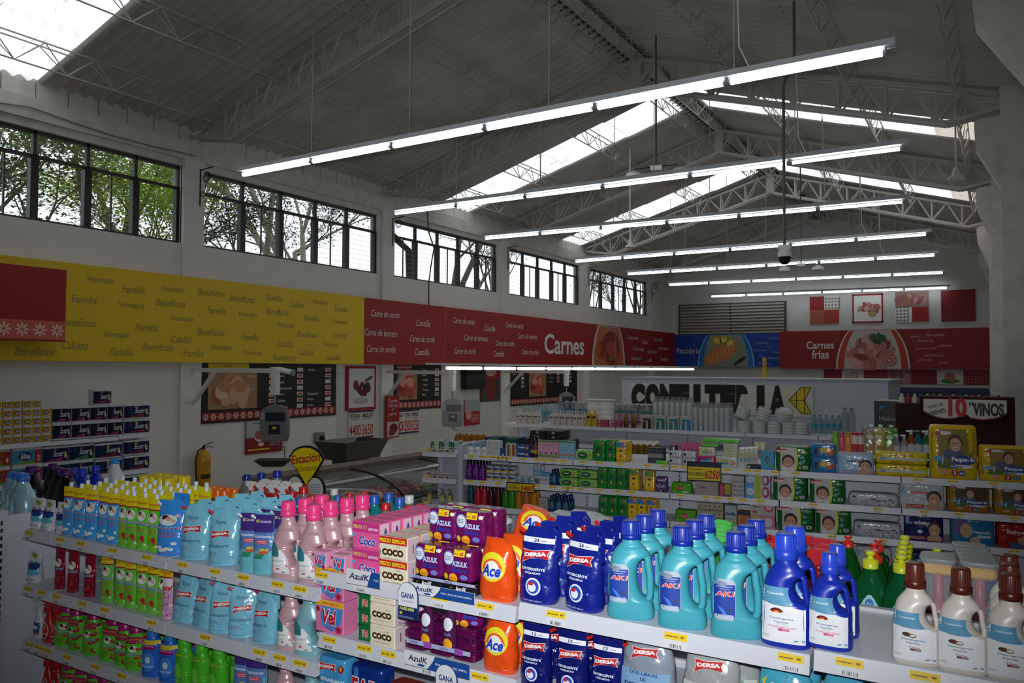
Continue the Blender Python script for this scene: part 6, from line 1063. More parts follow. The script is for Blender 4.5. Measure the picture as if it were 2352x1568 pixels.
def bag(name, W, H, D, col, deco, kind='fi', tip=True):
    def fn():
        root = thing(name); b = MB(); S = body(b, [(0, -.46 * W, .46 * W, .42 * D, 3), (.02, -.5 * W, .5 * W, .5 * D, 2.8), (.4 * H, -.5 * W, .5 * W, .5 * D, 2.4), (.72 * H, -.46 * W, .46 * W, .42 * D, 2.2), (.9 * H, -.40 * W, .38 * W, .22 * D, 2.1), (H, -.36 * W, .1 * W, .05 * D, 2.1)], M(col, kind), 22, 30, W * .022)
        b.build('bag_body', root); L = MB(); deco(L, S, W, H); L.build('printed_front', root); return root
    return fn
ACE = Proto(bag('detergent_bag', .125, .19, .08, '#e8501a', d_ace), 'detergent bag')
def d_powder(c1, c2, line):
    def fn(L, S, W, H):
        L.patch(S, lambda v: (-.44 * W, .44 * W), .02 * H, .62 * H, M(c1, 'ru'), .0006, 8, 6); flag(L, S, 0, .82 * H, .5 * W, 'DERSA'); txtw(L, S, 'DOS LIBRAS', 0, .60 * H, .035 * H, c2, .5 * W, .002, bold=.02); txtw(L, S, 'DE', 0, .54 * H, .035 * H, c2, .1 * W, .002, bold=.02); txtw(L, S, 'DETERGENTE', 0, .46 * H, .05 * H, c2, .7 * W, .002, bold=.05); txtw(L, S, line, 0, .405 * H, .025 * H, c2, .7 * W, .002, bold=.01); L.disc(S, 0, .2 * H, .2 * W, .2 * W, M('#dfe6f2', 'pa'), .002, 20); L.disc(S, 0, .2 * H, .15 * W, .15 * W, M(c2, 'pa'), .0028, 20)
    return fn
PW1 = Proto(bag('powder_bag', .165, .25, .08, '#8a92a0', d_powder('#7fa8cc', '#1c3a78', 'PARA EL LAVADO DE LA ROPA'), 'fi'), 'detergent bag')
PW2 = Proto(bag('powder_bag', .165, .25, .08, '#a0a4a4', d_powder('#c8ccc8', '#1c7a3a', 'PARA EL LAVADO DE LA ROPA'), 'fi'), 'detergent bag')
def d_colbag(L, S, W, H): L.patch(S, lambda v: (-.47 * W, .47 * W), .1 * H, .56 * H, M('#b8c0c8', 'fi'), .0008, 8, 5); L.poly(S, [(-.36 * W, .82 * H), (-.26 * W, .88 * H), (-.3 * W, .82 * H), (-.26 * W, .76 * H)], M('#dcc820', 'pa'), .002); txtw(L, S, 'Colsubsidio', .04 * W, .8 * H, .06 * H, '#e4eef4', .5 * W, .002, bold=.03); L.disc(S, .02 * W, .42 * H, .2 * W, .05 * H, M('#a8402c', 'pa'), .002, 24, inner=.8, rot=.1); L.disc(S, .06 * W, .4 * H, .14 * W, .03 * H, M('#a8402c', 'pa'), .002, 20, inner=.75, rot=.2); txtw(L, S, 'Detergente', 0, .3 * H, .05 * H, '#3a6a8a', .5 * W)
CBG = Proto(bag('detergent_bag', .155, .235, .08, '#4aa4c0', d_colbag), 'detergent bag')
def d_extra(L, S, W, H): flag(L, S, -.1 * W, .8 * H, .62 * W, 'DERSA'); txtw(L, S, 'EXTRA BLANCO', .06 * W, .5 * H, .08 * H, '#e8f0f8', .8 * W, bold=.05); L.patch(S, lambda v: (-.46 * W, .46 * W), .2 * H, .4 * H, M('#dfe4ea', 'fi'), .001, 6, 2); txtw(L, S, 'EXTRA BLANCO', .06 * W, .3 * H, .08 * H, '#2a5aa0', .8 * W, .003, bold=.05); L.disc(S, .36 * W, .8 * H, .09 * W, .09 * H, M('#a81c24', 'pa'), .002, 14); txtw(L, S, '3', .36 * W, .81 * H, .09 * H, '#e8c820', None, .003, bold=.04)
EXB = Proto(pack('detergent_pack', .135, .15, .08, '#4a9ad0', d_extra, rnd=.008), 'detergent pack')
def d_fab(L, S, W, H): txtw(L, S, 'FAB', .0, .5 * H, .5 * H, '#e8ecf4', .82 * W, .002, bold=.08); txtw(L, S, 'FAB', 0, .5 * H, .46 * H, '#c41c2c', .78 * W, .003, bold=.03); L.patch(S, lambda v: (-.46 * W, -.2 * W), .1 * H, .95 * H, M('#2a80c0', 'pa'), .001, 2, 3)
FAB = Proto(pack('detergent_pack', .15, .15, .08, '#16307e', d_fab, rnd=.008), 'detergent pack')
SUP = Proto(pack('detergent_pack', .14, .12, .08, '#8a2c20', lambda L, S, W, H: (L.patch(S, lambda v: (-.46 * W, .46 * W), .05 * H, .7 * H, M('#2f9ad8', 'pa'), .001, 4, 2), txtw(L, S, 'SUPER', 0, .5 * H, .22 * H, '#e0301c', .6 * W, .003, bold=.06), txtw(L, S, '3', -.36 * W, .8 * H, .2 * H, '#e8e4dc', None, .003, bold=.05), L.disc(S, .32 * W, .56 * H, .15 * W, .2 * H, M('#dfe4f0', 'pa'), .003, 16)), rnd=.008), 'detergent pack')
def tp(name, W, H, D, nr, deco, col):
    def fn():
        root = thing(name); b = MB(); R = []; seg = 10 * nr; n = nr
        out = []
        for k in range(n * 6 + 1): u = -W / 2 + W * k / (n * 6); out.append((u, -D / 2 - D * .06 * abs(math.sin(k / 6 * PI)) + D * .06))
        out += [(u, -y) for u, y in reversed(out)]
        for z, s in ((0, .97), (.006, 1), (H - .006, 1), (H, .97)): R.append([(u * s, y * s, z) for u, y in out])
        b.rings(R, M('#c9ccd0', 'fi'), False); b.build('rolls', root)
        def S(u, v, o=0): q = (u / W + .5) * n * 1.0; return (u, -D / 2 - D * .06 * abs(math.sin(q * PI)) + D * .06 - o - .0015, v)
        L = MB(); deco(L, S, W, H); L.build('wrapper_print', root); return root
    return fn
def d_scott(top, bot, c='#12284e'):
    def fn(L, S, W, H):
        L.patch(S, lambda v: (-.5 * W, .5 * W), .1 * H, .88 * H, M(c, 'fi'), .0008, 18, 3); L.poly(S, [(-.48 * W, .1 * H), (.48 * W, .1 * H), (.48 * W, .42 * H), (-.25 * W, .2 * H)], M(bot, 'pa'), .004); txtw(L, S, 'Scott', .08 * W, .55 * H, .32 * H, '#c8ccd8', .36 * W, .006, bold=.03, shear=.25); L.disc(S, .34 * W, .55 * H, .07 * W, .13 * H, M('#b8915a', 'pa'), .006, 10); L.disc(S, .36 * W, .4 * H, .05 * W, .12 * H, M('#c8ccd0', 'pa'), .007, 8); L.disc(S, -.05 * W, .78 * H, .06 * W, .07 * H, M(top, 'pa'), .006, 10)
    return fn
TS1 = Proto(tp('toilet_roll_pack', .30, .19, .12, 3, d_scott('#c8a020', '#8a1c1c'), ''), 'toilet roll pack')
TS2 = Proto(tp('toilet_roll_pack', .225, .195, .12, 2, d_scott('#b84a3a', '#a02468', '#0f1c34'), ''), 'toilet roll pack')
TS3 = Proto(tp('toilet_roll_pack', .33, .20, .12, 3, d_scott('#9a3a5a', '#9a2468'), ''), 'toilet roll pack')
TS4 = Proto(tp('toilet_roll_pack', .33, .20, .12, 3, d_scott('#9a3a5a', '#3a8a2a'), ''), 'toilet roll pack')
def d_elite(L, S, W, H): L.patch(S, lambda v: (-.5 * W, .5 * W), .12 * H, .85 * H, M('#c8980c', 'fi'), .0008, 8, 2); L.disc(S, -.05 * W, .5 * H, .32 * W, .24 * H, M('#1c2858', 'pa'), .003, 12); txtw(L, S, 'Elite', -.03 * W, .5 * H, .3 * H, '#c8ccd8', .44 * W, .005, bold=.03, shear=.15); L.disc(S, .4 * W, .25 * H, .08 * W, .1 * H, M('#c8ccd4', 'pa'), .004, 8)
TE1 = Proto(tp('toilet_roll_pack', .11, .098, .1, 1, d_elite, ''), 'toilet roll pack')
def d_elite2(c, n): return lambda L, S, W, H: (L.patch(S, lambda v: (-.5 * W, .5 * W), .1 * H, .85 * H, M(c, 'fi'), .0008, 12, 2), L.disc(S, -.08 * W, .52 * H, .24 * W, .24 * H, M('#1c2c78', 'pa'), .004, 16), txtw(L, S, 'Elite', -.06 * W, .52 * H, .28 * H, '#d0d4dc', .32 * W, .006, bold=.03, shear=.15), L.poly(S, [(.26 * W, .12 * H), (.48 * W, .12 * H), (.48 * W, .84 * H), (.26 * W, .84 * H)], M('#a01c1c', 'pa'), .005), txtw(L, S, n, .37 * W, .4 * H, .3 * H, '#d8d8d0', None, .007, bold=.03), L.poly(S, [(-.48 * W, .1 * H), (.25 * W, .1 * H), (.25 * W, .25 * H), (-.48 * W, .2 * H)], M('#6a9a2a', 'pa'), .004))
TE2 = Proto(tp('toilet_roll_pack', .36, .21, .12, 3, d_elite2('#4a94b0', '2'), ''), 'toilet roll pack')
TE3 = Proto(tp('toilet_roll_pack', .36, .21, .12, 3, d_elite2('#b0581c', '4'), ''), 'toilet roll pack')
# ================================================================ STOCKING THE SHELVES
def nth(j, n): return ORD[j] if j < len(ORD) else 'far'
def row(P, line, z, pxs, desc, where, n=1, dy=.09, back=.05, rz=0, sc=1.0, sz=None, grp=None, zpx=.1, jit=0.0, drift=0.0, lab2=None):
    """one column of things per pixel abscissa, n deep; every one gets a label of its own"""
    if not grp and (len(pxs) > 1 or n != 1): grp = desc.rstrip(',') + ' on the ' + where
    for j, px in enumerate(pxs):
        t = line.t(px, z + zpx, back); nn = n[j] if isinstance(n, (list, tuple)) else n
        for k in range(nn):
            loc = line.p(t + drift * k, back + dy * k, z); w_ = []
            if len(pxs) > 1: w_.append('%s from left' % nth(j, len(pxs)))
            if nn > 1: w_.append('front row' if k == 0 else '%s row' % nth(k, nn))
            P.put(loc, line.a + rz + random.uniform(-jit, jit), '%s %s%s' % (desc, ', '.join(w_) + (', ' if w_ else ''), where), grp, sc, sz=sz, ry=random.uniform(-jit, jit) * .25, rx=random.uniform(-jit, 0) * .3)
def fit(P, W, H, line, px0, px1, pyt, pyb, z, label, grp=None, back=None, n=1, dy=.1, rz=0, rx=0, D=.1):
    bk = D / 2 + .015 if back is None else back
    t0, t1 = line.t(px0, z + .05, bk - D / 2), line.t(px1, z + .05, bk - D / 2); s = (t1 - t0) / W; h = (pyb - pyt) * upp(line.p((t0 + t1) / 2, bk, z)) / H
    for k in range(n):
        P.put(line.p((t0 + t1) / 2, bk + dy * k, z), line.a + rz, label if n == 1 else label + (', front one' if k == 0 else ', %s one back' % nth(k, n)), grp, s, sz=h, rx=rx)
def carton(W, H, D, col, deco=None, name='carton', kind='pa', catg='box'): return Proto(pack(name, W, H, D, col, deco, kind), catg)
TSH = 'top foreground shelf'
row(CHI, FG, 1.41, (88, 113, 146), 'small white and blue detergent pouch,', 'at the left end of the top foreground shelf', back=.06, sc=.95, jit=.15, rz=.3)
row(SBL, FG, 1.41, (157, 183, 209, 237, 262), 'blue softener sachet with yellow offer band,', TSH, n=4, dy=.085, back=.045, sc=.95, jit=.12, grp='blue softener sachets', rz=.35)
row(SGR, FG, 1.41, (286, 306, 328, 354), 'green softener sachet with yellow offer band,', TSH, n=4, dy=.085, back=.045, sc=.95, jit=.1, grp='green softener sachets', rz=.35)
row(MOR, FG, 1.41, (396,), 'large blue softener pouch with a blue carry tab', TSH, back=.06, sc=1.08, rz=.35)
row(SGR, FG, 1.41, (446, 470), 'green softener sachet behind the pale blue pouches,', 'top foreground shelf', n=1, back=.385, sc=.95, rz=.35)
row(DLT, FG, 1.41, (452, 517), 'pale blue softener pouch with red flag logo,', TSH, n=4, dy=.09, back=.06, sc=1.04, jit=.12, grp='pale blue softener pouches on the top shelf', rz=.35)
row(COL_, FG, 1.41, (578, 607), 'purple and teal softener pouch with sponge picture,', TSH, n=3, dy=.09, back=.045, sc=.98, jit=.1, grp='purple softener pouches', rz=.3)
row(PNK, FG, 1.41, (661, 720), 'pearly pink softener bottle with bright pink cap,', TSH, n=[3, 4], dy=.088, back=.055, grp='pink softener bottles on the top shelf', rz=.25)
MB_ = 'middle bay'
row(VELS, FG, 1.475, (745, 788), 'small pink and blue soap box,', MB_, back=.04, n=2, dy=.055)
for k, z in enumerate((1.475, 1.57)): row(PCO, FG, z, (853,), 'pink triple soap pack of the %s layer,' % ('lower', 'upper')[k], MB_, n=6, dy=.062, back=.05, zpx=.05)
for k, z in enumerate((1.475, 1.553)): row(CO1, FG, z, (918,), 'cream soap pack with red PRECIO ESPECIAL strip, %s layer,' % ('lower', 'upper')[k], MB_, n=4, dy=.073, back=.037, zpx=.04)
row(AZB, FG, 1.475, (990, 1068), 'black and yellow soap bar pack,', 'under the purple detergent packs', back=.04, zpx=.02, n=4, dy=.063)
row(AZK, FG, 1.516, (997, 1064), 'shiny purple pack with yellow x2 flash,', 'lower layer middle bay', back=.045, n=3, dy=.075, zpx=.06)
row(AZK, FG, 1.622, (1028, 1092), 'shiny purple pack with yellow x2 flash,', 'upper layer middle bay', back=.12, n=2, dy=.08, zpx=.06)
row(ACE, FG, 1.475, (1146,), 'orange detergent bag with a round yellow emblem', 'standing on the raised middle shelf', back=.05)
ACE.put(FG.p(FG.t(1185, 1.6, .17), .15, 1.475), .2, 'orange detergent bag leaning behind the upright one', None, .95, rx=-.2)
ACE.put(FG.p(FG.t(1212, 1.65, .2), .2, 1.585), .5, 'orange detergent bag lying on top of the other bags', None, 1.0, rx=-.75, ry=.2)
row(D24, FG, 1.49, (1240,), 'glossy dark blue detergent pouch with a white 24 band, left one,', TSH, back=.055, n=3, dy=.1)
row(D24, FG, 1.49, (1344,), 'glossy dark blue detergent pouch with a white 24 band, right one,', TSH, back=.06, n=3, dy=.1, rz=-.25)
row(AK1, FG, 1.49, (1449, 1567, 1691), 'turquoise detergent bottle with dark blue cap,', TSH, n=3, rz=.3, dy=.105, back=.055, grp='turquoise detergent bottles')
row(BLU, FG, 1.49, (1806,), 'large blue detergent bottle with a white label,', TSH, n=2, dy=.11, back=.055)
row(BLS, FG, 1.505, (1907,), 'smaller blue detergent bottle with a white label,', TSH, n=2, dy=.11, back=.05)
row(COC, FG, 1.505, (2103, 2209), 'cream detergent bottle with brown cap and coconut label,', TSH, back=.05)
row(COC, FG, 1.505, (2323,), 'cream coconut detergent bottle with brown cap at the right edge,', 'foreground', n=3, dy=.11, back=.05)
# second level
L2 = 'second foreground shelf'
row(CHI, FG, 1.145, (82,), 'single small white and blue detergent pouch', L2, back=.06, sc=1.0, rz=.3)
row(SRD, FG, 1.145, (138, 168, 206), 'dark red softener sachet with strawberries,', L2, back=.05, sc=.9, jit=.08, rz=.35)
row(SGR, FG, 1.145, (249, 280, 301, 329, 350, 378), 'green softener sachet with yellow band,', L2, back=.05, sc=.9, n=[1, 2, 1, 2, 1, 1], dy=.1, jit=.1, rz=.35)
row(SPK, FG, 1.145, (386,), 'pink and white baby softener sachet', L2, back=.04, sc=.92, rz=.3)
row(DLT, FG, 1.145, (426, 471, 514, 560, 612), 'pale blue softener pouch with red flag logo,', L2, back=.06, sc=.93, jit=.4, rz=.35)
row(PNK, FG, 1.145, (668,), 'pearly pink softener bottle next to a teal one', L2, back=.06, sc=.86, rz=.25)
row(TEA, FG, 1.145, (712,), 'pearly teal softener bottle,', L2, back=.06, n=2, dy=.11, sc=.97, rz=.25)
for k in range(2): row(VELB, FG, 1.255 + .116 * k, (777,), 'large pink soap box with PRECIO ESPECIAL band, %s of two' % ('lower', 'upper')[k], L2, back=.06, zpx=.06)
for k in range(4): row(FABG, FG, 1.255 + .0525 * k, (849,), 'green soap box, %s from the bottom of its stack,' % ORD[k], L2, back=.05, zpx=.03, n=2, dy=.065)
for k in range(3): row(CO2, FG, 1.255 + .0725 * k, (893,), 'cream coconut soap pack, %s from the bottom of its stack,' % ORD[k], L2, back=.04, zpx=.03, n=3, dy=.073)
for k in range(3): row(PNKP, FG, 1.255 + .036 * k, (962, 1020, 1075), 'shiny purple soap bar pack, layer %s,' % ('one', 'two', 'three')[k], L2, back=.06, zpx=.02, n=2, dy=.06)
row(AZK, FG, 1.364, (1080,), 'purple detergent pack lying on the soap bars', L2, back=.08, zpx=.03, rz=.3, sc=.85)
PBT = Proto(bottle('gift_bottle', .13, .045, .03, M('#6a3060', 'li'), M('#2a2a34'), lambda L, S, W, H: (L.disc(S, 0, .55 * H, .4 * W, .13 * H, M('#dfe4f0', 'pa'), .001), L.disc(S, 0, .16 * H, .38 * W, .12 * H, M('#f0a81c', 'pa'), .002), txtw(L, S, 'Azulk', 0, .36 * H, .06 * H, '#8aa0e0', .6 * W)), .16, .25, 2.3, .7), 'bottle')
row(PBT, FG, 1.29, (983, 1034), 'small purple bottle with an orange GRATIS sticker,', L2, back=.015, sz=1.25)
row(ACE, FG, 1.255, (1152,), 'orange detergent bag with a round yellow emblem,', L2, back=.05, n=2, dy=.1, sc=.93)
ACE.put(FG.p(FG.t(1100, 1.4, .2), .36, 1.41), .2, 'orange detergent bag lying on the second shelf behind the purple bottles', None, .75, rx=1.5)
row(D12, FG, 1.235, (1233, 1316, 1397), 'dark blue detergent pouch with a white 12 band,', L2, back=.05, n=2, dy=.1, sc=1.0)
row(PW1, FG, 1.20, (1490,), 'clear bag of pale blue washing powder reading DOS LIBRAS', L2, back=.06)
row(PW2, FG, 1.20, (1636,), 'clear bag of white washing powder reading DOS LIBRAS,', L2, back=.06, n=2, dy=.09, drift=.03)
row(CBG, FG, 1.20, (1805, 1955), 'light blue and silver detergent bag,', L2, back=.06, n=2, dy=.1)
row(CBG, FG, 1.18, (2120, 2240), 'teal detergent bag under the cream bottles,', L2, back=.06)
# third level
L3 = 'third foreground shelf'
row(SPWH, FG, .885, (92,), 'white spray bottle with blue and orange label', L3, back=.06, sc=.92)
row(SPRD, FG, .885, (114, 132), 'red spray bottle with an oval label,', L3, back=.05, sc=.93)
row(BSU, FG, .885, (150, 180, 214, 255, 287, 317), 'green softener bottle with pink cap and fruits,', L3, back=.06, n=2, dy=.11, sc=.82, jit=.3, grp='fruit print softener bottles', rz=.35)
row(BSB, FG, .885, (351, 391), 'blue softener bottle with pink and yellow band,', L3, back=.05, n=2, dy=.1, sc=.9, rz=.3)
row(BSU2, FG, .885, (424, 463, 504), 'plain green softener bottle,', L3, back=.05, n=2, dy=.1, sc=1.0)
row(COL_, FG, .885, (562, 590), 'purple softener pouch with sponge picture,', L3, back=.05, sc=1.0, n=1, rz=.3)
row(PNK, FG, .885, (655,), 'pearly pink softener bottle below the shelf rail', L3, back=.06, sc=.8, rz=.25)
row(TEA, FG, .885, (715,), 'pearly teal softener bottle at the bottom,', L3, back=.06, sc=.85, rz=.25)
row(EXB, FG, 1.02, (777,), 'blue and white detergent pack with red flag,', L3, back=.05)
EXB.put(FG.p(FG.t(777, 1.1, .05), .14, 1.02), 0, 'blue and white detergent pack with red flag, second one back')
row(FAB, FG, 1.02, (856,), 'dark blue detergent pack with red lettering', L3, back=.05)
row(SUP, FG, 1.02, (943,), 'red and blue detergent pack', L3, back=.05)
row(SPRD, FG, .62, (112, 133), 'red spray bottle,', 'on the lowest visible foreground shelf', back=.06, sc=.95)
row(BSU, FG, .62, (160, 190, 215, 240), 'green softener bottle with dark pink cap,', 'on the lowest visible foreground shelf', back=.08, sc=.8, rz=.35)
# shelf cards
def card(x0, x1, zt, zb, y, deco, label, name='shelf_card', rz=0, catg='sign'):
    t_ = MB(); t_.box(x0, x1, y - .003, y, zb, zt, M('#dfe0e2', 'pa')); deco(t_, XZ(y - .003)); return tag(t_.build(name), label, catg)
def azulk(pxa, pya, pxb, pyb, label, f=1):
    A_ = at_y(pxa, pya, 2.065); B_ = at_y(pxb, pyb, 2.065); zb = B_.z
    def dc(b, S):
        w_ = B_.x - A_.x; h = A_.z - zb; b.text(S, 'AzulK', A_.x + w_ * (.22 if f else .4), A_.z - h * .45, h * .42, M('#22305a', 'pa'), .001, w=w_ * (.3 if f else .6), bold=.02, shear=.15)
        if f: b.patch(S, lambda v: (A_.x + w_ * (.48 - .12 * (1 - (v - zb) / h) ** 1.5), B_.x), zb, A_.z, M('#1d4a94', 'pa'), .001, 1, 8); b.disc(S, A_.x + w_ * .27, A_.z - h * .82, w_ * .06, h * .09, M('#1d4a94', 'pa'), .0014); b.text(S, 'POR UN FUTURO LIMPIO.', A_.x + w_ * .73, A_.z - h * .5, h * .15, M('#e4e8f0', 'pa'), .002, w=w_ * .48, bold=.02)
        else: b.patch(S, lambda v: (A_.x + w_ * (.75 - .12 * (1 - (v - zb) / h)), B_.x), zb, A_.z, M('#1d4a94', 'pa'), .001, 1, 6); b.text(S, 'POR', B_.x - w_ * .1, A_.z - h * .5, h * .15, M('#e4e8f0', 'pa'), .002)
    card(A_.x, B_.x, A_.z, zb, 2.065, dc, label)
azulk(797, 1303, 874, 1352, 'short white and blue advertising strip on the raised shelf rail', 0)
azulk(945, 1336, 1091, 1388, 'long strip reading POR UN FUTURO LIMPIO on the raised shelf rail')
azulk(930, 1490, 1080, 1560, 'strip reading POR UN FUTURO LIMPIO on the lower middle shelf rail')
def lilac(pxa, pya, pxb, pyb, label):
    A_ = at_y(pxa, pya, 2.075); B_ = at_y(pxb, pyb, 2.075)
    card(A_.x, B_.x, A_.z, B_.z, 2.075, lambda b, S: (b.rect(S, A_.x, B_.z, B_.x, A_.z, M('#a8b0d8', 'pa'), .0005), [b.text(S, 'JABÓN', A_.x + (B_.x - A_.x) * q, (A_.z + B_.z) / 2, .012, M('#6a3a8a', 'pa'), .001, bold=.02) for q in (.12, .6)], [b.rect(S, A_.x + (B_.x - A_.x) * (q), B_.z + .004, A_.x + (B_.x - A_.x) * (q + .13), A_.z - .003, M('#9a4ab0', 'pa'), .001) for q in (.28, .77)]), label)
lilac(943, 1318, 1091, 1350, 'lilac soap display strip on the raised middle shelf'); lilac(935, 1474, 1080, 1498, 'lilac soap display strip on the lower middle shelf')
def gana(px0, px1, pyt, pyb, label):
    A_ = at_y(px0, pyt, 2.04); B_ = at_y(px1, pyb, 2.04); w_ = (B_.x - A_.x) / 2; cx_ = A_.x + w_; b = MB(); S = XZ(2.04); zt = A_.z - w_
    pts = [(cx_ - w_, B_.z), (cx_ + w_, B_.z), (cx_ + w_, zt)] + [(cx_ + w_ * math.cos(a * PI / 12), zt + w_ * math.sin(a * PI / 12)) for a in range(1, 12)] + [(cx_ - w_, zt)]
    b.prism(S, pts, [], 0, -.003, M('#24407c', 'pa')); b.poly(S, [(cx_ + (u - cx_) * .93, B_.z + .003 + (v - B_.z) * .965) for u, v in pts], M('#e0e3e8', 'pa'), .001); b.text(S, 'GANA', cx_, zt - .0, .018, M('#20407c', 'pa'), .002, w=w_ * 1.3, bold=.03); b.text(S, 'tarjetas débito', cx_, zt - .018, .008, M('#20407c', 'pa'), .002, w=w_ * 1.2)
    z = zt - .035; b.rect(S, cx_ - w_ * .9, z - .04, cx_ + w_ * .95, z, M('#152a5c', 'pa'), .002); b.text(S, '$600.000', cx_ - .002, z - .008, .012, M('#d8d860', 'pa'), .003, w=w_ * 1.4, bold=.03); b.rect(S, cx_ - w_ * .75, z - .026, cx_ - w_ * .5, z - .018, M('#e0c030', 'pa'), .003); b.lines(S, cx_ - w_ * .8, cx_ + w_ * .6, z - .038, z - .03, 2, M('#a8b4d0', 'pa'), .003); b.text(S, 'AzulK', cx_ - w_ * .5, z - .055, .008, M('#20407c', 'pa'), .002)
    tag(b.build('promo_tag'), label, 'sign')
gana(914, 960, 1333, 1426, 'round topped GANA $600.000 tag on the raised shelf rail'); gana(1000, 1050, 1520, 1610, 'round topped GANA $600.000 tag near the bottom edge')
# far side of the foreground unit and the end unit
def fp(P, px, pyt, Y, zb, label, H, grp=None, rz=0, mx=1.6):
    c = at_y(px, pyt, Y); s = max(.5, min(mx, (c.z - zb) / H)); P.put((c.x, Y, zb), rz, label, grp, s)
for k, (px, py) in enumerate(((30, 1083), (43, 1085), (57, 1087))): fp(LBL, px - 3, py, 2.5 - .12 * k, 1.33, 'pale blue softener bottle with blue cap, %s of three behind the end panel' % ('farthest', 'middle', 'nearest')[k], .23, rz=.25)
for k, (px, py, Y) in enumerate(((74, 1070, 2.55), (122, 1064, 2.95), (136, 1073, 2.75), (154, 1076, 2.55))): fp(BLKJ, px, py, Y, 1.33, 'black detergent bottle with purple cap, %s from the left behind the end panel' % ORD[k], .27)
for k, (px, py, Y) in enumerate(((173, 1074, 3.0), (190, 1075, 2.8), (220, 1069, 2.95))): fp(DBJ, px, py, Y, 1.33, 'plain dark blue bottle, %s from the left beside the black bottles' % ORD[k], .25)
fp(WHJ, 264, 1052, 3.1, 1.33, 'single white handled bottle with light blue cap in front of the toilet rolls', .27)
FS = 'far side of foreground unit'
row(YCJ, FG, 1.41, (334, 352, 370, 388), 'brown jar with big yellow cap,', FS, n=2, dy=.09, back=.60, sc=1.33, grp='yellow capped jars')
row(DCJ, FG, 1.41, (366, 381, 396, 411), 'small black capped polish jar,', FS, n=2, dy=.06, back=.5, sc=1.4, grp='black capped jars')
row(ORJ, FG, 1.41, (452, 468, 484, 500, 515), 'amber bottle with orange cap,', FS, n=2, dy=.06, back=.53, sc=1.25, grp='orange capped bottles')
row(Proto(bottle('oil_bottle', .15, .045, .04, M('#3a2a14', 'li'), M('#e0b41c'), None, .28, .33, 2.2, .7), 'bottle'), FG, 1.41, (541,), 'single dark bottle with yellow cap beside the orange caps', FS, back=.52, sc=1.2)
for k, (px, py) in enumerate(((567, 1089), (601, 1085), (637, 1080))): fp(GRJ, px, py, 2.9, 1.41, 'grey cleaner bottle with navy cap, %s from the left' % ORD[k], .27)
row(SPWR, FG, 1.41, (577, 600, 625, 650), 'spray bottle with white trigger,', FS, n=2, dy=.09, back=.66, sc=.92, grp='white and red trigger bottles')
row(SPR2, FG, 1.41, (617, 655), 'clear spray bottle with a red trigger,', FS, back=.53, sc=.92)
for k, (px, py, Y) in enumerate(((672, 1128, 2.75), (698, 1118, 2.8), (718, 1136, 2.68), (740, 1150, 2.62), (789, 1140, 2.8), (832, 1152, 2.75), (886, 1155, 2.7), (940, 1160, 2.68), (965, 1157, 2.75))): fp(RCB, px, py, Y, 1.41, 'small clear bottle with red cap, %s from the left behind the pink bottles' % ORD[k], .16, mx=1.4)
for k, (px, py, Y) in enumerate(((688, 1142, 2.7), (776, 1137, 2.85), (860, 1137, 2.75), (893, 1131, 2.9), (918, 1142, 2.78))): fp(TCB, px, py, Y, 1.41, 'teal disinfectant bottle with blue cap, %s from the left' % ORD[k], .2)
for k, (px, py, Y) in enumerate(((803, 1132, 2.92), (836, 1128, 2.95))): fp(MCB, px, py, Y, 1.41, 'magenta disinfectant bottle with red cap, %s of two' % ('left', 'right')[k], .2)
for k, (px, py, Y) in enumerate(((768, 1122, 2.98), (940, 1137, 2.9))): fp(WCB, px, py, Y, 1.41, 'pale green bleach bottle with white cap, %s of two' % ('left', 'right')[k], .21)
def tube_():
    r = thing('cleaning_tube'); b = MB(); b.tube([(-.1, 0, .018), (.06, 0, .018)], .018, M('#9fb4bc', 'li'), 10); b.build('tube_body', r); b = MB(); b.tube([(.06, 0, .018), (.085, 0, .018)], .019, M('#3a8ac8'), 10); b.build('end_cap', r); return r
TUBE_ = Proto(tube_, 'tube')
i = 0
for k in range(4):
    for px in (940, 985, 1030, 1072):
        t = FG.t(px, 1.5, .66); TUBE_.put(FG.p(t, .60 + .055 * (i % 5), 1.41 + .037 * k), -.25, 'clear tube with blue end, %s layer, %s in the pile behind the pink soap' % (ORD[k], ORD[i % 4]), 'blue ended tubes', 1.15); i += 1
for k, (px, py, Y) in enumerate(((1135, 1195, 2.62), (1152, 1182, 2.75))): fp(SPWH, px, py, Y, 1.41, 'white spray bottle top behind the orange bags, %s of two' % ('left', 'right')[k], .21, mx=1.3)
for k, (px, py, Y) in enumerate(((1262, 1176, 2.78), (1290, 1170, 2.8), (1308, 1184, 2.68), (1330, 1168, 2.82), (1352, 1172, 2.74), (1374, 1182, 2.7), (1240, 1186, 2.85))): fp(SPCL, px, py, Y, 1.41, 'clear spray bottle with grey trigger, %s behind the dark blue pouches' % ORD[k], .26, 'grey trigger bottles', mx=1.35)
row(Proto(pouch('refill_pouch', .08, .16, .04, '#d04a1c', lambda L, S, W, H: L.patch(S, lambda v: (-.4 * W, .4 * W), .7 * H, .92 * H, M('#c42024', 'fi'), .001, 4, 2)), 'pouch'), FG, 1.41, (1422,), 'red and orange refill pouch beside the turquoise bottles', FS, back=.5, sc=1.2)
fp(SPOR, 1590, 1196, 2.72, 1.41, 'spray bottle with orange trigger behind the turquoise bottles', .25); fp(SPOR, 1575, 1204, 2.62, 1.41, 'nearer spray bottle with orange trigger behind the turquoise bottles', .25)
for k in range(5): fp(SPGN, 1655 - 2 * k, 1192 + 9 * k, 2.92 - .075 * k, 1.41, 'spray bottle with green trigger, %s in its row from the back' % ORD[k], .27)
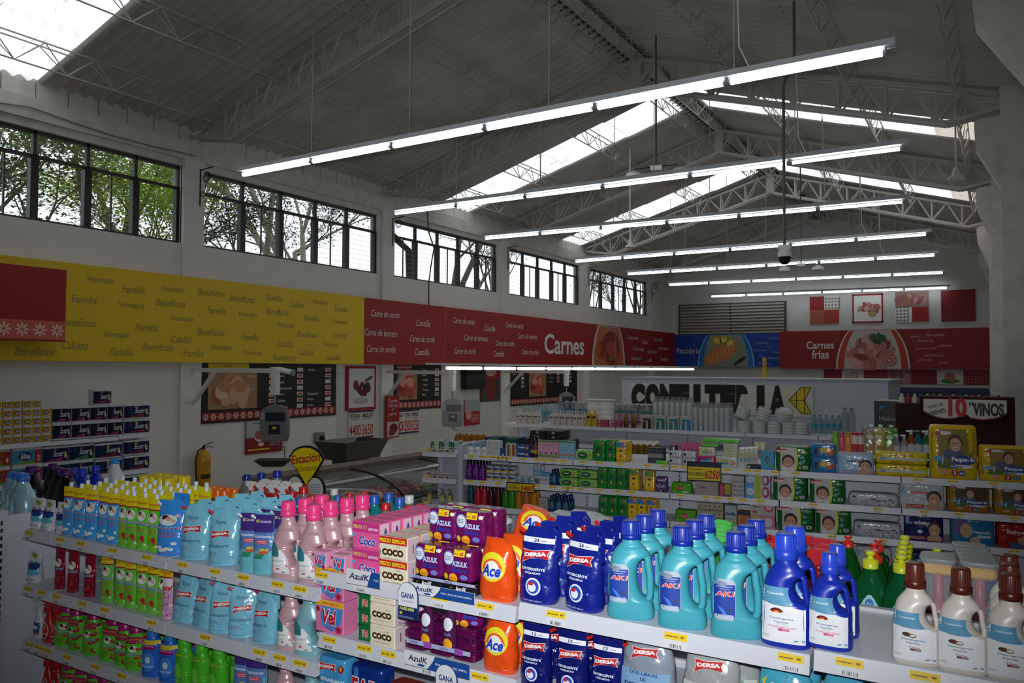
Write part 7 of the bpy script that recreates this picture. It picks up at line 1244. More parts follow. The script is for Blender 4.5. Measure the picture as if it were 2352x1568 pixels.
for k, (px, py, Y) in enumerate(((1735, 1220, 2.78), (1772, 1228, 2.8), (1765, 1246, 2.66), (1845, 1226, 2.84), (1890, 1234, 2.82), (1896, 1248, 2.72), (1880, 1258, 2.62))): fp(SPRR, px, py, Y, 1.41, 'red spray bottle with red trigger, %s behind the blue bottles' % ORD[k], .25, 'red trigger bottles')
for k, (px, py, Y) in enumerate(((1948, 1230, 2.9), (2008, 1247, 2.8), (2017, 1239, 2.88), (2012, 1262, 2.68))): fp(GRB, px, py, Y, 1.41, 'dark green dish soap bottle with red push cap, %s from the left' % ORD[k], .235)
fp(GPB, 1999, 1265, 2.62, 1.41, 'green dish soap bottle with teal label and lime push cap', .22)
for k in range(5): fp(GPB, 2070 + 2 * k, 1274 - 11 * k, 2.6 + .072 * k, 1.41, 'green dish soap bottle with lime push cap, %s in the row beside the cream bottles' % ORD[k], .22)
fp(GPB, 2152, 1260, 2.92, 1.41, 'lime push cap bottle behind the sponge tubs', .22)
for k in range(2): fp(TUB, 2155, 1279 - 8 * k, 2.6 + .08 * k, 1.41, 'clear tub with yellow sponge and grey lid, %s of the left pair' % ('front', 'back')[k], .24, mx=1.3)
for k in range(5): fp(TUB, 2250 - 6 * k, 1288 - 10 * k, 2.58 + .072 * k, 1.41, 'clear tub with yellow sponge and grey lid, %s of the right row' % ORD[k], .24, mx=1.3)
for k in range(3): fp(SMB, 2294 - 4 * k, 1298 - 12 * k, 2.62 + .09 * k, 1.41, 'small bottle with dark blue cap, %s beside the sponge tubs' % ORD[k], .12, mx=1.8)
RSB = carton(.07, .022, .06, '#8a2430', None, 'soap_bar')
for k in range(6): RSB.put(FG.p(FG.t(2325, 1.4, .5), .49, 1.41 + .023 * k), 0, 'red soap bar, %s from the bottom of the stack beside the cream bottles' % ORD[k], 'red soap bars', 1.1)
# ---------------------------------------------------------------- rear unit, top shelf
R1, R2, R3 = 'on the top shelf of the rear unit', 'on the middle shelf of the rear unit', 'on the lower shelf of the rear unit'
LTN = Proto(bottle('lotion_bottle', .1, .055, .04, M('#d8dce0'), M('#3a9ab8'), lab_plain('#c8ccd0', .2, .5, 'baby', '#6a7a8a'), .2, .2, 2.2, .7, 'pump'), 'bottle')
for k, a in enumerate((1070, 1087, 1103)): fit(LTN, .055, .1, RG, a, a + 15, 1015, 1038, 1.40, 'small white lotion bottle with teal pump, %s of three' % ORD[k], D=.05)
DOV = carton(.15, .045, .05, '#c4c4c6', lambda L, S, W, H: (txtw(L, S, 'Dove', -.25 * W, .55 * H, .3 * H, '#4a5a78', .18 * W), L.lines(S, 0, .4 * W, .35 * H, .55 * H, 1, M('#7a9ab8', 'pa'), .002)))
for k in range(3): fit(DOV, .15, .045, RG, 1116, 1150, 1028, 1040, 1.40 + .046 * k, 'long white carton, %s from the bottom of its stack' % ORD[k], D=.05)
BX1 = carton(.05, .075, .04, '#2a4a88', lambda L, S, W, H: face(L, S, .1 * W, .3 * H, .25 * W)); fit(BX1, .05, .075, RG, 1148, 1160, 1024, 1042, 1.40, 'tiny dark blue box beside the white cartons', D=.04)
BX2 = carton(.035, .11, .04, '#c8c4c0', d_multi(['#c8c4c0', '#b83a2c', '#3a7a34'], None, None, 3)); [fit(BX2, .035, .11, RG, a, a + 9, 1014, 1043, 1.40, 'slim white and red paste box, %s of two' % ('left', 'right')[k], D=.04) for k, a in enumerate((1162, 1173))]
DES = carton(.13, .055, .045, '#1c3c88', lambda L, S, W, H: (txtw(L, S, 'Desitin', -.1 * W, .6 * H, .35 * H, '#dfe4ec', .55 * W, bold=.04), L.disc(S, .35 * W, .5 * H, .12 * W, .25 * H, M('#d8a038', 'pa'), .002)))
for k in range(2): fit(DES, .13, .055, RG, 1186, 1215, 1031, 1044, 1.40 + .057 * k, 'blue nappy cream box, %s of two' % ('lower', 'upper')[k], D=.045)
DKB = Proto(bottle('shampoo_bottle', .2, .065, .045, M('#2a141a'), M('#1c1418'), lab_plain('#6a2a34', .2, .6, None, k=.8, c2='#b89a3a'), .18, .3, 2.4, .8), 'bottle'); fit(DKB, .065, .2, RG, 1217, 1234, 995, 1045, 1.40, 'tall dark wine coloured shampoo bottle', D=.05)
PB = carton(.048, .17, .045, '#d89ab4', lambda L, S, W, H: (L.rect(S, -.5 * W, .9 * H, .5 * W, H, M('#4a8a3a', 'pa'), .001), L.rect(S, -.5 * W, .08 * H, .5 * W, .2 * H, M('#5a9a4a', 'pa'), .001), L.disc(S, .1 * W, .3 * H, .2 * W, .06 * H, M('#5a4a6a', 'pa'), .002), L.lines(S, -.3 * W, .3 * W, .72 * H, .82 * H, 2, M('#5a3a4a', 'pa'), .002)))
for k in range(4): fit(PB, .048, .17, RG, 1235 + 12 * k, 1246.5 + 12 * k, 1006, 1047, 1.40, 'slim pink baby lotion box, %s of four' % ORD[k], D=.045, n=1)
BB = carton(.048, .17, .045, '#8ab8d4', lambda L, S, W, H: (L.rect(S, -.5 * W, .9 * H, .5 * W, H, M('#4a8a3a', 'pa'), .001), dots(L, S, W, .08 * H, .3 * H, 8, ['#4a9a4a', '#d88a3a', '#c84a5a'], .12 * W, .002), L.disc(S, 0, .5 * H, .2 * W, .05 * H, M('#5a8ac8', 'pa'), .002)))
for k in range(3): fit(BB, .048, .17, RG, 1283.5 + 12 * k, 1295 + 12 * k, 1006, 1048, 1.40, 'slim pale blue baby lotion box, %s of three' % ORD[k], D=.045)
fit(WPL, .165, .085, RG, 1322, 1360, 1028, 1051, 1.40, 'flat pale green wipes pack with a pink end on the top rear shelf', D=.08)
fit(PNG_, .105, .165, RG, 1361, 1389, 1004, 1052, 1.40, 'upright green wipes pack, left one of the top rear shelf', D=.07, n=2, dy=.08); fit(PNG_, .105, .165, RG, 1390, 1412, 1003, 1052, 1.40, 'upright green wipes pack, right one of the top rear shelf', D=.07, n=2, dy=.08)
fit(PNB, .11, .165, RG, 1413, 1438, 1006, 1053, 1.40, 'upright yellow and blue wipes pack on the top rear shelf', D=.07, n=3, dy=.08)
PKD = carton(.16, .13, .11, '#1c2440', lambda L, S, W, H: ([L.disc(S, (-.42 + .12 * i) * W, (v) * H, .018 * W, .022 * H, M('#c8c8cc', 'pa'), .001, 6) for i in range(8) for v in (.1, .2, .78, .88)], [L.rect(S, (-.46 + .07 * i) * W, .33 * H, (-.43 + .07 * i) * W, .62 * H, M('#c8c4a8', 'pa'), .001) for i in range(14)]), 'tissue_box'); fit(PKD, .16, .13, RG, 1487, 1524, 1018, 1052, 1.40, 'navy polka dot tissue box with a striped band', D=.11, back=.15)
NIV = Proto(pack('wipes_pack', .11, .055, .07, '#c0c4c8', lambda L, S, W, H: (L.disc(S, -.3 * W, .6 * H, .1 * W, .2 * H, M('#16244a', 'pa'), .002, 14), L.rect(S, -.3 * W, .15 * H, .4 * W, .25 * H, M('#b8828a', 'pa'), .0016, 3, 1)), rnd=.008, wob=.002), 'wipes pack')
for k in range(2): [fit(NIV, .11, .055, RG, a, a + 31, 1044, 1060, 1.40 + .058 * k, 'white wipes pack with dark blue round logo, %s stack, %s' % (s_, ('lower', 'upper')[k]), D=.07) for a, s_ in ((1535, 'left'), (1567, 'right'))]
GWP = Proto(pack('wipes_pack', .13, .03, .07, '#6ac048', None, rnd=.006), 'wipes pack'); fit(GWP, .13, .03, RG, 1505, 1534, 1050, 1058, 1.40, 'flat bright green wipes pack beside the polka dot box', D=.07)
PNP = Proto(pack('wipes_pack', .15, .085, .07, '#b02c68', lambda L, S, W, H: (L.disc(S, 0, .55 * H, .35 * W, .14 * H, M('#5ab0d8', 'pa'), .0016, 16, rot=.1), L.disc(S, -.05 * W, .7 * H, .2 * W, .08 * H, M('#3a5aa8', 'pa'), .002, 12))), 'wipes pack'); fit(PNP, .15, .085, RG, 1600, 1643, 1038, 1062, 1.40, 'bright pink pack with blue swirl under the white wipes', D=.07)
WWP = Proto(pack('wipes_pack', .16, .09, .07, '#c8ccc4', lambda L, S, W, H: (L.patch(S, lambda v: (-.48 * W, -.36 * W), .1 * H, .9 * H, M('#d8c82c', 'pa'), .001, 2, 2), L.rect(S, -.25 * W, .5 * H, .1 * W, .75 * H, M('#a8b82c', 'pa'), .0016), L.rect(S, -.25 * W, .3 * H, .1 * W, .48 * H, M('#3a94b8', 'pa'), .0016), L.disc(S, .28 * W, .45 * H, .12 * W, .25 * H, M('#c99480', 'pa'), .002, 12)), rnd=.008), 'wipes pack')
fit(WWP, .16, .09, RG, 1643, 1694, 1040, 1065, 1.40, 'white wipes pack with green and teal squares, lowest', D=.07)
fit(WWP, .16, .09, RG, 1604, 1642, 1016, 1036, 1.486, 'white wipes pack with green and teal squares lying on the pink pack', D=.07)
TWP = Proto(pack('wipes_pack', .12, .022, .07, '#c8ccc0', lambda L, S, W, H: (L.rect(S, -.3 * W, .3 * H, .2 * W, .6 * H, M('#a8b82c', 'pa'), .001, 3, 1)), rnd=.004), 'wipes pack')
for k in range(5): fit(TWP, .12, .022, RG, 1660, 1694, 1033, 1039, 1.487 + .022 * k, 'thin white wipes pack, %s from the bottom of its pile' % ORD[k], D=.07)
for k in range(4): fit(WWP, .16, .09, RG, 1696 + 9 * k, 1710 + 10 * k, 1018, 1066, 1.40, 'upright white and yellow wipes pack, %s of four' % ORD[k], D=.05, back=.05 + .03 * k)
for k in range(3): fit(GWP, .13, .03, RG, (1610, 1650, 1612)[k], (1650, 1700, 1655)[k], 1008, 1016, (1.56, 1.598, 1.6)[k], 'lime green wipes pack on top of the white ones, %s' % ORD[k], D=.07, back=.1)
ELB = carton(.11, .155, .08, '#3a94b8', lambda L, S, W, H: (L.disc(S, .0, .55 * H, .12 * W, .2 * H, M('#1c2430', 'pa'), .001, 12), L.text(S, 'Elite', 0, .55 * H, .1 * H, M('#c8ccd0', 'pa'), .002, rot=PI / 2), L.disc(S, .15 * W, .22 * H, .12 * W, .06 * H, M('#5a9a3a', 'pa'), .002, 6)), 'tissue_box'); fit(ELB, .11, .155, RG, 1747, 1778, 1027, 1069, 1.40, 'blue upright tissue box left of the top green nappy pack', D=.08)
NVB = carton(.1, .035, .06, '#16244a', lambda L, S, W, H: L.disc(S, -.35 * W, .5 * H, .1 * W, .3 * H, M('#c8ccd4', 'pa'), .001, 12)); fit(NVB, .1, .035, RG, 1715, 1746, 1058, 1068, 1.40, 'flat dark blue box beside the blue tissue box', D=.06)
fit(HUG, .25, .185, RG, 1781, 1861, 1017, 1072, 1.40, 'green and grey nappy pack with a curly haired child on the top rear shelf', D=.12, n=2, dy=.13)
BOP = Proto(pack('nappy_pack', .19, .105, .12, '#2a78b8', lambda L, S, W, H: (L.patch(S, lambda v: (.12 * W, .48 * W), .04 * H, .96 * H, M('#d8641c', 'fi'), .001, 4, 3), L.disc(S, .0, .6 * H, .15 * W, .2 * H, M('#d8b030', 'pa'), .002, 14), L.disc(S, -.3 * W, .5 * H, .08 * W, .3 * H, M('#3a2a24', 'pa'), .002, 10))), 'nappy pack')
for k in range(2): fit(BOP, .19, .105, RG, 1863, 1921, 1040, 1073, 1.40 + .108 * k, 'blue and orange nappy pack, %s of two' % ('lower', 'upper')[k], D=.12)
fit(WINB, .27, .19, RG, 1923, 2007, 1032, 1077, 1.40, 'light blue nappy pack with a parent and child', D=.12, n=2, dy=.13)
for k in range(2): fit(JUM, .42, .115, RG, 2010, 2132, 1055, 1082, 1.40 + .092 * k, 'long yellow nappy pack marked 50, %s of two' % ('lower', 'upper')[k], D=.16)
fit(PEQ, .36, .39, RG, 2136, 2247, 965, 1087, 1.40, 'tall yellow nappy pack with a smiling baby, largest on the rear unit', D=.16)
fit(PEQ2, .40, .27, RG, 2250, 2378, 1010, 1091, 1.40, 'yellow nappy pack with a crawling baby at the right edge', D=.16)
# middle shelf
PRB = Proto(bottle('shampoo_bottle', .17, .062, .045, M('#5a1c78'), M('#1c1020'), lab_plain('#7a3a98', .2, .6, None, k=.6), .2, .3, 2.4, .75), 'bottle')
for k in range(3): fit(PRB, .062, .17, RG, 1068 + 15 * k, 1083 + 15 * k, 1058, 1103, 1.165, 'purple shampoo bottle, %s of three' % ORD[k], D=.05, n=3, dy=.07)
JAR = Proto(bottle('cream_jar', .075, .075, .06, M('#c4c8cc'), M('#9a9ea4'), lab_plain('#2a4a88', .2, .7, None, k=.9, c2='#d8b030'), .2, .44, 2.2, .94), 'jar')
for k in range(2): [fit(JAR, .075, .075, RG, a, a + 17, 1088, 1105, 1.165 + .075 * k, 'white cream jar with blue band, %s from the left, %s layer' % (ORD[j], ('lower', 'upper')[k]), D=.06, n=2, dy=.07) for j, a in enumerate((1114, 1130, 1147, 1165))]
WJR = Proto(bottle('cream_jar', .07, .06, .05, M('#b8bcc0'), M('#a8acb0'), lab_plain('#5aa0c8', .2, .6, None, k=.9), .2, .44, 2.2, .94), 'jar')
for j, a in enumerate((1183, 1198, 1213)): fit(WJR, .07, .07, RG, a, a + 14, 1093, 1109, 1.165, 'small white and pale blue tub, %s from the left' % ORD[j], D=.05)
for j, a in enumerate((1222, 1237)): fit(WJR, .07, .07, RG, a, a + 13, 1070, 1092, 1.235, 'white and pale blue tub on a second layer, %s of two' % ('left', 'right')[j], D=.05, back=.12)
BX3 = carton(.09, .09, .06, '#b8bcc0', lambda L, S, W, H: (L.rect(S, -.5 * W, .7 * H, .5 * W, H, M('#4a98c0', 'pa'), .001), L.lines(S, -.4 * W, .4 * W, .3 * H, .6 * H, 3, M('#6a7a8a', 'pa'), .002))); fit(BX3, .09, .09, RG, 1239, 1261, 1085, 1112, 1.165, 'white and blue cream box beside the small tubs', D=.06)
DBB = Proto(bottle('shampoo_bottle', .15, .05, .045, M('#1c3c5a'), M('#142a5a'), lab_plain('#3a6a8a', .2, .6, None, k=.8), .2, .3, 2.4, .8), 'bottle')
for j, a in enumerate((1262, 1280)): fit(DBB, .05, .15, RG, a, a + 16, 1077, 1112, 1.165, 'dark blue baby shampoo bottle, %s of two columns' % ('left', 'right')[j], D=.05, n=2, dy=.07)
for k in range(2): [fit(WPG, .125, .10, RG, a, a + 42, 1098, 1117, 1.165 + .078 * k, 'pale green wipes pack with dark pink end, %s pair, %s' % (s_, ('lower', 'upper')[k]), D=.08) for a, s_ in ((1285, 'left'), (1329, 'right'))]
for j, a in enumerate((1372, 1393, 1415)): fit(PNG_, .105, .165, RG, a, a + 21, 1073, 1122, 1.165, 'upright green wipes pack, %s of three in the middle row' % ORD[j], D=.07, n=3, dy=.08)
fit(PNY, .105, .16, RG, 1443, 1468, 1076, 1125, 1.165, 'upright yellow wipes pack on the middle rear shelf', D=.07, n=2, dy=.08); fit(PNY, .105, .16, RG, 1478, 1503, 1080, 1126, 1.165, 'yellow wipes pack leaning back on the middle rear shelf', D=.07, rx=-.15)
FAM = carton(.1, .135, .05, '#5a3a78', lambda L, S, W, H: (txtw(L, S, 'familia', 0, .78 * H, .14 * H, '#c8ccd4', .7 * W, bold=.03), dots(L, S, W, .1 * H, .5 * H, 8, ['#b86a5a', '#5a8a9a', '#c8a0a0'], .1 * W, .002)), 'tissue_pack', 'fi', 'tissues'); fit(FAM, .1, .135, RG, 1506, 1533, 1093, 1129, 1.165, 'purple tissue pack beside the yellow wipes', D=.05)
fit(HGW, .21, .105, RG, 1541, 1588, 1108, 1133, 1.165, 'lime green baby wipes box with red heart on the middle rear shelf', D=.1)
def pat(c1, c2, tx=None): return lambda L, S, W, H: ([L.disc(S, (-.42 + .12 * i + .06 * (j % 2)) * W, (.12 + .2 * j) * H, .02 * W, .07 * H, M(c2, 'pa'), .001, 8, rot=.4) for i in range(8) for j in range(4)], (txtw(L, S, tx, -.15 * W, .6 * H, .14 * H, '#2a3a70', .25 * W, .003, bold=.03) if tx else None))
TB1 = carton(.19, .11, .1, '#a89a92', pat('', '#7a7a84', 'familia'), 'tissue_box'); fit(TB1, .19, .11, RG, 1596, 1650, 1107, 1138, 1.165, 'beige leaf patterned tissue box', D=.1)
TB2 = carton(.05, .1, .06, '#b02458', pat('', '#d890a8'), 'tissue_box'); fit(TB2, .05, .1, RG, 1652, 1663, 1110, 1139, 1.165, 'small magenta tissue box', D=.06)
TB3 = carton(.05, .1, .06, '#a8a02c', lambda L, S, W, H: (txtw(L, S, 'x40', 0, .45 * H, .15 * H, '#b02c28', .6 * W), L.rect(S, -.45 * W, .02 * H, .45 * W, .2 * H, M('#24508a', 'pa'), .001)), 'tissue_box'); fit(TB3, .05, .1, RG, 1664, 1678, 1111, 1140, 1.165, 'small yellow x40 tissue box', D=.06)
TB4 = carton(.11, .16, .1, '#b0b0ae', pat('', '#22222a'), 'tissue_box'); fit(TB4, .11, .16, RG, 1680, 1709, 1092, 1141, 1.165, 'black and white patterned upright tissue box', D=.1)
KLX = carton(.2, .1, .1, '#b8bcc4', lambda L, S, W, H: (L.rect(S, -.5 * W, 0, -.15 * W, H, M('#5a9ad8', 'pa'), .0006), L.disc(S, -.3 * W, .5 * H, .15 * W, .25 * H, M('#d0d4da', 'pa'), .001), L.rect(S, -.12 * W, 0, .12 * W, H, M('#a8b82c', 'pa'), .001), L.disc(S, .32 * W, .5 * H, .15 * W, .42 * H, M('#a81c68', 'pa'), .0012, 9), L.disc(S, .3 * W, .5 * H, .08 * W, .25 * H, M('#d0ccd4', 'pa'), .002, 7), txtw(L, S, 'Klinex', -.3 * W, .5 * H, .14 * H, '#22305a', .18 * W, .003)), 'tissue_box')
for k in range(2): fit(KLX, .2, .1, RG, 1712, 1769, 1112, 1143, 1.165 + .097 * k, 'blue, lime and magenta tissue box, %s of two' % ('lower', 'upper')[k], D=.1)
fit(HUG, .25, .185, RG, 1775, 1853, 1091, 1146, 1.165, 'green and grey nappy pack, left one of the middle rear shelf', D=.12, n=2, dy=.13); fit(HUG, .25, .185, RG, 1859, 1942, 1095, 1152, 1.165, 'green and grey nappy pack, right one of the middle rear shelf', D=.12, n=2, dy=.13)
fit(SHE, .33, .10, RG, 1949, 2064, 1129, 1158, 1.165, 'low white plastic wrapped nappy pack on the middle rear shelf', D=.14)
fit(WINR, .30, .19, RG, 2066, 2170, 1107, 1165, 1.165, 'white nappy pack with red lettering', D=.12)
for k, (a, c) in enumerate(((2176, 2275), (2284, 2385))): fit(PEQ3, .29, .20, RG, a, c, 1106, 1171, 1.165, 'dull golden nappy pack with a baby, %s of two' % ('left', 'right')[k], D=.15)
# lower shelf
cols = [('#0f4a5a', 'teal'), ('#b01c38', 'bright red'), ('#b8203c', 'bright red second'), ('#4a0c1c', 'wine red'), ('#500e20', 'wine red second'), ('#2a7a1c', 'green'), ('#3a8a20', 'green second'), ('#b8701c', 'amber'), ('#b8681c', 'amber second'), ('#c07418', 'amber third')]
for k, (c, nme) in enumerate(cols): a = (1071, 1087, 1102, 1117, 1134, 1151, 1166, 1182, 1199, 1217)[k]; fit(Proto(bottle('shampoo_bottle', .17, .055, .045, M(c), M('#%02x%02x%02x' % tuple(int(int(c[i:i + 2], 16) * .5) for i in (1, 3, 5))), lab_plain(c, .25, .6, None, k=.6), .18, .3, 2.3, .72), 'bottle'), .055, .17, RG, a, a + 15, 1120, 1168, .93, '%s shampoo bottle on the lower rear shelf' % nme, D=.05, n=2, dy=.08)
BX4 = carton(.1, .12, .06, '#a89c98', lambda L, S, W, H: (txtw(L, S, 'Dove', .05 * W, .6 * H, .14 * H, '#4a5a78', .5 * W), L.disc(S, .2 * W, .35 * H, .06 * W, .05 * H, M('#b82c3c', 'pa'), .002))); fit(BX4, .1, .12, RG, 1237, 1257, 1138, 1168, .93, 'pale carton between amber and dark blue bottles', D=.06)
for j, a in enumerate((1258, 1274, 1290)): fit(DBB, .05, .15, RG, a, a + 15, 1132, 1168, .93, 'dark blue bottle on the lower rear shelf, %s column' % ORD[j], D=.05, n=3, dy=.07)
for j, a in enumerate((1373, 1395, 1418)): fit(PNG_, .105, .165, RG, a, a + 22, 1148, 1192, .93, 'green wipes pack, %s of three in the lower row' % ORD[j], D=.07, n=2, dy=.08)
for j, a in enumerate((1440, 1462, 1485)): fit(PNB, .11, .165, RG, a, a + 22, 1150, 1196, .93, 'yellow and blue wipes pack, %s of three in the lower row' % ORD[j], D=.07, n=2, dy=.08)
fit(HGW, .21, .105, RG, 1550, 1598, 1178, 1206, .93, 'green baby wipes box on the lower rear shelf', D=.1)
TB5 = carton(.19, .07, .1, '#a89a80', lambda L, S, W, H: (L.rect(S, -.5 * W, .75 * H, .5 * W, H, M('#7a7468', 'pa'), .001), [L.disc(S, (-.36 + .18 * i) * W, .4 * H, .03 * W, .1 * H, M(('#5a2a2a', '#2a2a3a')[i % 2], 'pa'), .001, 8) for i in range(5)], txtw(L, S, 'familia', -.05 * W, .85 * H, .16 * H, '#2a3a70', .24 * W, .003, bold=.02)), 'tissue_box')
for k in range(3): fit(TB5, .19, .07, RG, 1601, 1661, 1195, 1213, .93 + .062 * k, 'beige picture patterned tissue box, %s from the bottom' % ORD[k], D=.1)
TB6 = carton(.09, .12, .06, '#9ab0b4', lambda L, S, W, H: (txtw(L, S, 'familia', 0, .6 * H, .16 * H, '#1c2c70', .8 * W, bold=.04), L.lines(S, -.4 * W, .4 * W, .1 * H, .4 * H, 3, M('#b85a5a', 'pa'), .002)), 'tissue_box'); fit(TB6, .09, .12, RG, 1665, 1692, 1167, 1214, .93, 'white and teal upright tissue pack', D=.06)
TB7 = carton(.09, .1, .08, '#b87a1c', lambda L, S, W, H: (L.disc(S, 0, .4 * H, .3 * W, .3 * H, M('#b85a3a', 'pa'), .001), L.rect(S, -.5 * W, .75 * H, .5 * W, H, M('#1c2448', 'pa'), .001)), 'tissue_box'); fit(TB7, .09, .1, RG, 1694, 1721, 1180, 1216, .93, 'orange and navy tissue box', D=.08)
TB8 = carton(.2, .11, .1, '#b8b0a8', lambda L, S, W, H: (txtw(L, S, 'Klinex', -.25 * W, .6 * H, .14 * H, '#1c1c24', .3 * W, bold=.03), L.disc(S, -.32 * W, .22 * H, .1 * W, .09 * H, M('#b02c4a', 'pa'), .001, 14), L.disc(S, .25 * W, .6 * H, .2 * W, .36 * H, M('#c8486a', 'pa'), .001, 16), L.disc(S, .25 * W, .6 * H, .15 * W, .2 * H, M('#cfcac8', 'pa'), .002, 7), txtw(L, S, 'Klinex', .25 * W, .6 * H, .12 * H, '#1c1c24', .24 * W, .003)), 'tissue_box'); fit(TB8, .2, .11, RG, 1723, 1780, 1154, 1187, 1.034, 'tissue box with lips and flower pictures', D=.1)
TB9 = carton(.2, .1, .1, '#b87aa0', lambda L, S, W, H: (L.rect(S, -.46 * W, .05 * H, -.1 * W, .95 * H, M('#c8a82c', 'pa'), .001), L.text(S, 'PRECIO', -.34 * W, .5 * H, .14 * H, M('#b02c24', 'pa'), .002, rot=PI / 2, bold=.03), L.text(S, 'ESPECIAL', -.2 * W, .5 * H, .13 * H, M('#b02c24', 'pa'), .002, rot=PI / 2, bold=.03), L.disc(S, .22 * W, .5 * H, .18 * W, .36 * H, M('#d0c8cc', 'pa'), .001, 9)), 'tissue_box'); fit(TB9, .2, .1, RG, 1723, 1780, 1188, 1218, .93, 'pink and yellow PRECIO ESPECIAL tissue box', D=.1)
fit(HUG, .25, .185, RG, 1785, 1870, 1162, 1222, .93, 'green and grey nappy pack, left one of the lower rear shelf', D=.12, n=2, dy=.13); fit(HUG, .25, .185, RG, 1873, 1955, 1170, 1231, .93, 'green and grey nappy pack, right one of the lower rear shelf', D=.12, n=2, dy=.13)
fit(SHE, .33, .10, RG, 1960, 2071, 1203, 1237, .93, 'low white plastic wrapped nappy pack on the lower rear shelf', D=.14)
fit(WIND, .27, .19, RG, 2077, 2168, 1184, 1246, .93, 'navy nappy pack with white lettering', D=.12)
PPU = Proto(pack('nappy_pack', .3, .19, .12, '#2a78a8', lambda L, S, W, H: (L.disc(S, -.25 * W, .65 * H, .2 * W, .3 * H, M('#6a4a98', 'pa'), .001, 16), L.disc(S, -.15 * W, .55 * H, .14 * W, .28 * H, M('#c9a088', 'pa'), .002, 14), txtw(L, S, 'Pequeñín', .2 * W, .5 * H, .14 * H, '#d0d8e4', .4 * W, .004, bold=.03), L.disc(S, .05 * W, .2 * H, .12 * W, .14 * H, M('#c99c88', 'pa'), .002, 12), L.rect(S, .1 * W, .3 * H, .4 * W, .4 * H, M('#b8ccd8', 'pa'), .002, 2, 1)), wob=.003), 'nappy pack'); fit(PPU, .3, .19, RG, 2184, 2286, 1196, 1256, .93, 'blue and purple nappy pack with a sleeping baby', D=.12)
BSC = Proto(pack('nappy_pack', .3, .17, .12, '#a01c1c', lambda L, S, W, H: (txtw(L, S, 'Babysec', .0, .65 * H, .2 * H, '#d8c8c4', .55 * W, .002, bold=.04), L.patch(S, lambda v: (-.46 * W, .46 * W), .05 * H, .25 * H, M('#2a5a9a', 'pa'), .001, 3, 1), L.disc(S, .1 * W, .35 * H, .15 * W, .18 * H, M('#b87a60', 'pa'), .002, 12)), wob=.002), 'nappy pack'); fit(BSC, .3, .17, RG, 2290, 2395, 1206, 1262, .93, 'red nappy pack at the right edge', D=.12)
# bottom shelf glimpsed behind the foreground bottles
for k, (a, c, P, W, H) in enumerate(((1870, 1955, HUG, .25, .185), (1965, 2050, WINR, .30, .19), (2080, 2180, WIND, .27, .19), (2190, 2280, HUG, .25, .185))): fit(P, W, H, RG, a, c, 1245, 1300, .67, 'nappy pack glimpsed on the bottom rear shelf, %s from the left' % ORD[k], D=.12)
# hanging price cards
def pcard(px0, py0, px1, py1, back, big, l1, label, hdr=True):
    t0 = RG.t(px0, 1.35, back); t1 = RG.t(px1, 1.35, back); P0 = RG.p((t0 + t1) / 2, back, 0); c = at_y((px0 + px1) / 2, py0, P0.y); d = at_y((px0 + px1) / 2, py1, P0.y); w_ = (t1 - t0) / 2; z0, z1 = d.z, c.z
    b = MB(); b.box(-w_, w_, 0, .004, z0, z1, M('#16183a', 'pa')); S = XZ(0); zt = z1 - (.28 * (z1 - z0) if hdr else .01); b.rect(S, -w_ + .008, z0 + .008, w_ - .008, zt, M('#d8c018', 'pa'), .001); h = zt - z0
    b.text(S, big, w_ * .48, z0 + h * .5, h * .6, M('#b82418', 'pa'), .003, w=w_ * .85, bold=.03, shear=.15); b.text(S, l1, -w_ * .45, z0 + h * .5, h * .25, BLK, .003, w=w_ * .95, bold=.02, shear=.2); b.lines(S, -w_ * .9, 0, z0 + h * .1, z0 + h * .25, 1, BLK, .003); b.lines(S, -w_ * .9, -w_ * .1, z0 + h * .75, z0 + h * .9, 1, BLK, .003)
    o = tag(b.build('price_card'), label, 'sign'); o.location = (P0.x, P0.y, 0); o.rotation_euler = (0, 0, RA)
pcard(1578, 1060, 1657, 1105, -.03, '6250', 'COLSUBSIDIO', 'yellow and navy handwritten price card reading 6250'); pcard(1163, 1108, 1227, 1130, -.03, '3400', 'COLSUBSIDIO', 'yellow handwritten price card reading 3400', False)
# far side of the rear unit and the end unit
GBT = Proto(bottle('wine_cooler_bottle', .12, .04, .04, M('#1c6a2c'), M('#c8ccc8'), None, .16, .28, 2, .55), 'bottle')
for j in range(6): GBT.put(RG.p(-.40 + .055 * j, .12 + .06 * (j % 2), 1.40), 0, 'small green bottle with white cap, %s on the end unit' % ORD[j], 'green bottles on the end unit', .95)
SBT = Proto(bottle('liquid_soap_bottle', .15, .06, .05, M('#9a9a80', 'li'), M('#8a8c90'), lab_plain('#b8a860', .2, .6, None), .15, .2, 2.2, .65, 'pump'), 'bottle')
for j, t in enumerate((-.36, -.22, -.14)): SBT.put(RG.p(t - .05, .1, .90), 0, 'grey liquid soap pump bottle, %s in the lowest wire basket' % ORD[j], None, 1)
SOAP = Proto(pack('soap_bar', .07, .03, .05, '#b8aca8', lambda L, S, W, H: (L.rect(S, -.3 * W, .2 * H, .3 * W, .8 * H, M('#8a3a34', 'pa'), .001), L.disc(S, -.3 * W, .5 * H, .12 * W, .3 * H, M('#5a9ab0', 'pa'), .002)), rnd=.006), 'soap')
for z, nm in ((1.15, 'middle'), (1.40, 'top')):
    for j in range(6): SOAP.put(RG.p(-.42 + .072 * (j % 4) + .02 * (j // 4), .09 + .0 * j, z + .031 * (j // 4)), .2 * (j % 3 - 1), 'wrapped soap bar, %s in the %s wire basket' % (ORD[j], nm), 'soap bars in the wire baskets') if not (z > 1.3 and j > 3) else None
APB = Proto(bottle('liquid_soap_bottle', .17, .06, .05, M('#b8803a', 'li'), M('#b8b8b0'), None, .2, .22, 2.2, .6, 'pump'), 'bottle')
F2 = 'far side of rear unit'
